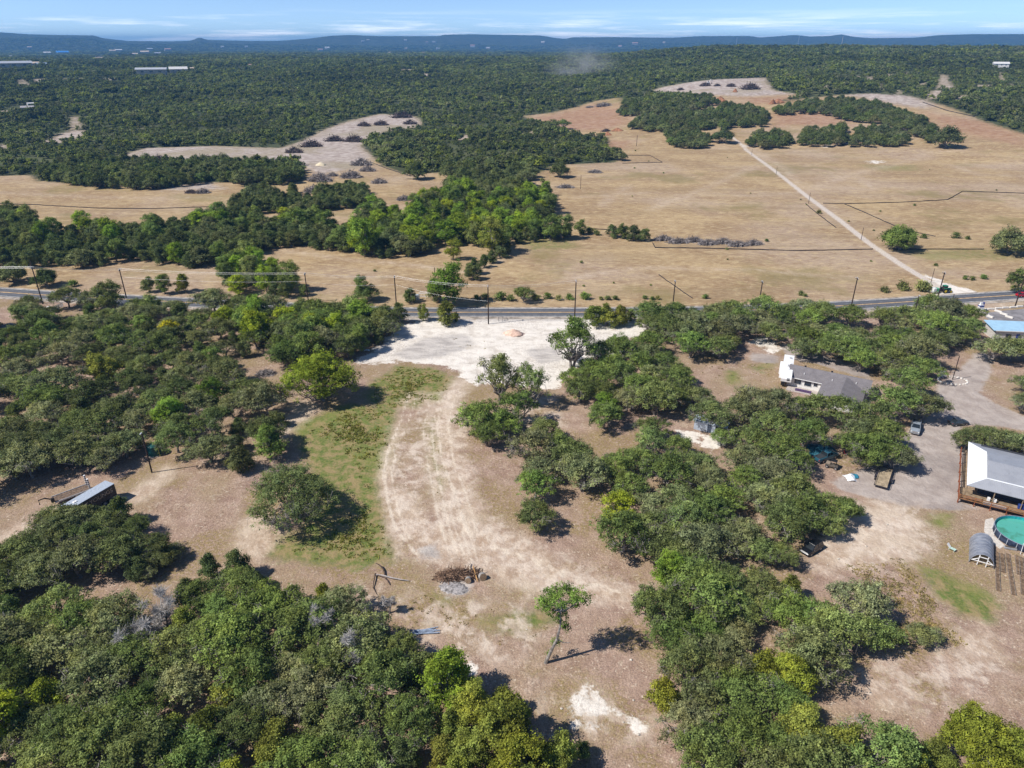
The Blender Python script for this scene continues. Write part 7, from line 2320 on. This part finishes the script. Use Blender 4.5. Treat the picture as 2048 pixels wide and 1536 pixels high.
# box trailer: roof corners seen at z = 3.3
zb = 3.3
C1, C2, C3 = G(229, 967, zb), G(210, 962, zb), G(186, 992, zb)
dirv = Vector((C3.x - C1.x, C3.y - C1.y, 0)).normalized()
bw = 2.45
bl_ = 9.5
rear = (C1 + C2) / 2
bt = empty('box_trailer', (rear.x + dirv.x * bl_ / 2, rear.y + dirv.y * bl_ / 2, 0), math.atan2(dirv.y, dirv.x), 'dark box trailer with pale roof and lettering on its side under the oaks', 'trailer')
MB().box((0, 0, 2.1), (bl_, bw, 2.36), bev=0.05).build('box', mat('box_dark_brown', (0.075, 0.058, 0.045), 0.6, var=0.25), bt)
MB().box((0, 0, 3.32), (bl_ + 0.04, bw + 0.06, 0.10), bev=0.03).build('roof', mat('box_roof_blue_grey', (0.42, 0.47, 0.54), 0.4, var=0.08), bt)
MB().box((bl_ / 2 - 2.4, 0, 3.42), (0.7, 0.6, 0.16), bev=0.04).build('roof_vent', trim_w, bt)
MB().box((0, 0, 0.78), (bl_ - 0.6, 1.1, 0.26)).build('chassis', black_m, bt)
for x in (-3.2, -2.1):
    for s in (-1, 1):
        k = MB().disc((x, s * 1.0, 0.5), 0.5, (0, 1, 0), 16, 0.35).build('wheel', tyre, bt)
        MB().disc((x, s * 1.185, 0.5), 0.28, (0, 1, 0), 12, 0.02).build('rim', rimm, k)
for s in (-0.5, 0.5):
    MB().tube([(bl_ / 2 - 1.5, s, 0), (bl_ / 2 - 1.5, s, 0.8)], 0.07, 6).build('landing_leg', black_m, bt)
# lettering on the side facing the bare slope
tcu = bpy.data.curves.new('lettering', 'FONT')
tcu.body = 'YOUNGS'
tcu.size = 1.15
tcu.extrude = 0.012
tcu.align_x = 'CENTER'
tcu.align_y = 'CENTER'
to = bpy.data.objects.new('lettering_source', tcu)
COL.objects.link(to)
bpy.context.view_layer.update()
tme = bpy.data.meshes.new_from_object(to.evaluated_get(bpy.context.evaluated_depsgraph_get()))
bpy.data.objects.remove(to)
tme.materials.clear()
tme.materials.append(mat('lettering_tan', (0.50, 0.40, 0.28), 0.7))
tob = link(bpy.data.objects.new('lettering', tme), bt)
side_s = 1 if True else -1
tob.location = (-bl_ / 2 + 3.0, side_s * (bw / 2 + 0.015), 2.35)
tob.rotation_euler = (math.pi / 2, 0, math.pi)
# gooseneck frame trailer in the shade
e0, e1 = G(118, 1004), G(172, 984)
gn = empty('gooseneck_trailer', ((e0.x + e1.x) / 2, (e0.y + e1.y) / 2, 0), ang(e1, e0), 'long grey-railed flatbed trailer with white striped end posts behind the box trailer', 'trailer')
L_ = (e1 - e0).length + 1.5
for i in range(7):
    MB().box((0, -1.0 + i * 0.33, 0.85 + 0.004 * (i % 2)), (L_, 0.30, 0.06)).build('plank', mat('old_plank', (0.20, 0.14, 0.10), 0.9, var=0.25), gn)
for s in (-1, 1):
    MB().box((0, s * 1.24, 0.85), (L_, 0.12, 0.28)).build('side_rail', mat('rail_grey', (0.45, 0.46, 0.48), 0.5), gn)
    po = MB().box((-L_ / 2 + 0.1, s * 0.9, 2.0), (0.28, 0.35, 2.2)).build('ramp', whp, gn)
    for k in range(5):
        MB().box((-L_ / 2 + 0.1, s * 0.9, 1.15 + k * 0.42), (0.30, 0.37, 0.14)).build('rung', black_m, po)
wheels(gn, (-1.4, -0.5), 1.0, 0.4, 0.3)
MB().tube([(L_ / 2, 0, 0.9), (L_ / 2 + 1.2, 0, 1.8), (L_ / 2 + 2.2, 0, 1.8), (L_ / 2 + 2.2, 0, 0.9)], 0.12, 6).build('gooseneck', black_m, gn)
MB().box((L_ / 2 + 0.2, 0.8, 1.3), (0.6, 0.5, 0.8), bev=0.05).build('winch_box', black_m, gn)
# excavator far away
p = G(1416, 168)
ex = empty('excavator', (p.x, p.y, float(T(p.x, p.y))), 0.4, 'white excavator with folded boom working on the far clearing', 'excavator')
wme = mat('excavator_white', (0.75, 0.74, 0.72), 0.5)
for s in (-1, 1):
    MB().box((0, s * 1.1, 0.5), (4.2, 0.6, 1.0), bev=0.2).build('track', black_m, ex)
MB().box((-0.4, 0, 1.9), (3.4, 2.6, 1.6), bev=0.15).build('body', wme, ex)
MB().box((0.8, 0.8, 3.0), (1.4, 1.0, 1.2), bev=0.08).build('cab', glassm, ex)
MB().tube([(1.2, -0.2, 2.2), (3.6, -0.2, 5.2), (5.8, -0.2, 4.2)], [0.45, 0.4, 0.32], 6).build('boom', wme, ex)
MB().tube([(5.8, -0.2, 4.4), (5.6, -0.2, 1.4)], [0.32, 0.25], 6).build('stick', wme, ex)
MB().box((5.4, -0.2, 0.9), (1.0, 1.2, 1.0), bev=0.15).build('bucket', black_m, ex)

# ------------------------------------------------------------ loose stuff: weeds and stones
def tufts(name, polys, n_, label, colr, hgt_, wd_):
    rng = np.random.default_rng(len(name))
    vs = []
    pw = [[(q.x, q.y) for q in GP(pp)] for pp in polys]
    cnt = 0
    cen = []
    while cnt < n_:
        pl2 = pw[int(rng.integers(len(pw)))]
        a = np.array(pl2)
        x, y = rng.uniform(*zip(a.min(0), a.max(0)))
        if not inside(x, y, pl2):
            continue
        if rng.random() > 0.5 + 0.8 * float(vnoise(np.array(x / 2.3), np.array(y / 2.3), 44) + 0.6 * vnoise(np.array(x / 6.1), np.array(y / 6.1), 45)):
            cnt += 0.03
            continue
        sd_ = float(sd_poly(np.array([x]), np.array([y]), pl2, 50.0)[0])
        if rng.random() > min(1.0, sd_ / 6.0):
            cnt += 0.03
            continue
        cen.append((x, y))
        cnt += 1
    cen = np.array(cen)
    k = 9
    c = np.repeat(cen, k, 0)
    m_ = len(c)
    q = rng.uniform(0, 6.28, m_)
    w = wd_ * rng.uniform(0.5, 1.3, m_)
    h_ = hgt_ * rng.uniform(0.4, 1.2, m_)
    off = rng.normal(size=(m_, 2)) * wd_ * 0.9
    bx, by = c[:, 0] + off[:, 0], c[:, 1] + off[:, 1]
    tx, ty = np.cos(q) * w * 0.5, np.sin(q) * w * 0.5
    ln = rng.normal(size=(m_, 2)) * h_[:, None] * 0.5
    V = np.stack([np.stack([bx - tx, by - ty, np.zeros(m_)], 1), np.stack([bx + tx, by + ty, np.zeros(m_)], 1), np.stack([bx + tx * .5 + ln[:, 0], by + ty * .5 + ln[:, 1], h_], 1), np.stack([bx - tx * .5 + ln[:, 0], by - ty * .5 + ln[:, 1], h_], 1)], 1).reshape(-1, 3)
    me = bpy.data.meshes.new(name)
    me.vertices.add(len(V))
    me.vertices.foreach_set('co', V.astype(np.float32).ravel())
    me.loops.add(len(V))
    me.loops.foreach_set('vertex_index', np.arange(len(V), dtype=np.int32))
    me.polygons.add(m_)
    me.polygons.foreach_set('loop_start', np.arange(0, len(V), 4, dtype=np.int32))
    me.update(calc_edges=True)
    me.attributes.new('tint', 'FLOAT', 'FACE').data.foreach_set('value', np.clip(np.repeat(rng.uniform(0, 1, len(cen)), k) * 0.6 + rng.uniform(0, 0.4, m_), 0, 1).astype(np.float32))
    me.materials.append(LEAF)
    o = link(bpy.data.objects.new(name, me))
    o['tcol'] = colr
    return tag(o, label, None, None, 'stuff')
tufts('weeds', [[(600, 850), (700, 812), (790, 822), (775, 900), (752, 960), (765, 1050), (795, 1115), (700, 1130), (560, 1110), (640, 1070), (720, 1010), (700, 930)], [(740, 765), (800, 732), (880, 738), (905, 760), (880, 800), (830, 815), (760, 822), (725, 795)]], 1100,
      'tufts of green and straw weeds in the grassy strip beside the tan track', (0.12, 0.12, 0.038), 0.2, 0.24)
tufts('dry_grass', [[(650, 1140), (760, 1180), (1000, 1200), (1100, 1230), (1080, 1300), (950, 1330), (860, 1280), (720, 1210)], [(1680, 1130), (1900, 1100), (2000, 1250), (1930, 1330), (1800, 1400), (1700, 1390), (1760, 1200)], [(830, 850), (900, 830), (900, 1000), (860, 1000)], [(900, 672), (980, 670), (980, 700), (910, 700)],
      [(1380, 720), (1540, 720), (1560, 760), (1440, 780)]], 1000, 'dry straw-coloured grass tufts on the bare lot and yard', (0.16, 0.13, 0.07), 0.13, 0.2)
rng = np.random.default_rng(5)
st = MB()
spots = [[(700, 1180), (880, 1200), (1040, 1210), (1090, 1260), (960, 1350), (880, 1300), (760, 1230)], [(1060, 1290), (1290, 1260), (1340, 1480), (1160, 1480), (1050, 1370)], [(470, 1040), (540, 1030), (560, 1080), (500, 1110)], [(1640, 1140), (1640, 1080), (1760, 1010), (1850, 1060), (1760, 1130)],
         [(930, 1060), (1280, 1180), (1280, 1210), (960, 1150)], [(800, 650), (1280, 650), (1100, 760), (760, 710)]]
spw = [[(q.x, q.y) for q in GP(pp)] for pp in spots]
ico = [(0, 0, 1), (0.9, 0, 0.4), (0.28, 0.85, 0.4), (-0.72, 0.53, 0.4), (-0.72, -0.53, 0.4), (0.28, -0.85, 0.4), (0, 0, -0.3)]
icf = [(0, 1, 2), (0, 2, 3), (0, 3, 4), (0, 4, 5), (0, 5, 1), (6, 2, 1), (6, 3, 2), (6, 4, 3), (6, 5, 4), (6, 1, 5)]
for _ in range(1500):
    pl2 = spw[int(rng.integers(len(spw)))]
    a_ = np.array(pl2)
    x, y = rng.uniform(*zip(a_.min(0), a_.max(0)))
    if not inside(x, y, pl2):
        continue
    s = 0.05 + 0.22 * rng.random() ** 4
    st.add([(x + v[0] * s * rng.uniform(0.7, 1.3), y + v[1] * s * rng.uniform(0.7, 1.3), v[2] * s * 0.7 + 0.02) for v in ico], icf)
tag(st.build('loose_stones', mat('limestone_chips', (0.60, 0.54, 0.46), 0.9, var=0.15)), 'pale limestone chips scattered over the bare lot', None, None, 'stuff')
# ------------------------------------------------------------ dust blowing off the far clearing
dm = bpy.data.materials.new('dust_in_air')
dm.use_nodes = True
dm.node_tree.nodes.clear()
nb = NB(dm.node_tree)
do_ = nb.n('ShaderNodeOutputMaterial')
tc = nb.n('ShaderNodeTexCoord').outputs['Object']
ln = nb.n('ShaderNodeVectorMath', operation='LENGTH')
nb.put(ln.inputs[0], tc)
fall = nb.mapr(ln.outputs['Value'], 1.0, 0.1)
nz = nb.mapr(nb.noise(1.6, tc, 3, 0.6), 0.38, 0.72)
vol = nb.n('ShaderNodeVolumePrincipled')
vol.inputs['Color'].default_value = (1.0, 0.97, 0.94, 1)
nb.put(vol.inputs['Density'], nb.math('MULTIPLY', nb.math('MULTIPLY', fall, nz), 0.016))
vol.inputs['Anisotropy'].default_value = -0.4
dm.node_tree.links.new(vol.outputs[0], do_.inputs['Volume'])
import bmesh
bm = bmesh.new()
bmesh.ops.create_icosphere(bm, subdivisions=2, radius=1.0)
dme = bpy.data.meshes.new('dust_cloud')
bm.to_mesh(dme)
bm.free()
dme.materials.append(dm)
for px, py, wx, wz, rng_, lab in ((1160, 136, 80, 50, 1350, 'pale dust cloud drifting over the wooded slope'), (1340, 172, 60, 18, 1150, 'low dust blowing off the far clearing')):
    dx, dy, dz = ray(px, py)
    t = rng_ / dy
    o = link(bpy.data.objects.new('dust_cloud', dme))
    o.location = (dx * t, rng_, CAM_H + dz * t)
    o.scale = (wx, wx * 0.8, wz)
    tag(o, lab, None, None, 'stuff')
# ------------------------------------------------------------ air
hz = MB()
hz.box((0, 7400, 74), (46000, 17500, 212))
hm = bpy.data.materials.new('haze_air')
hm.use_nodes = True
hm.node_tree.nodes.clear()
ho = hm.node_tree.nodes.new('ShaderNodeOutputMaterial')
hv = hm.node_tree.nodes.new('ShaderNodeVolumePrincipled')
hv.inputs['Color'].default_value = (0.16, 0.45, 0.90, 1)
hv.inputs['Density'].default_value = 1.0e-4
hv.inputs['Anisotropy'].default_value = 0.0
hm.node_tree.links.new(hv.outputs[0], ho.inputs['Volume'])
tag(hz.build('haze', hm), 'thin blue haze lying over the distant hills', None, None, 'stuff')
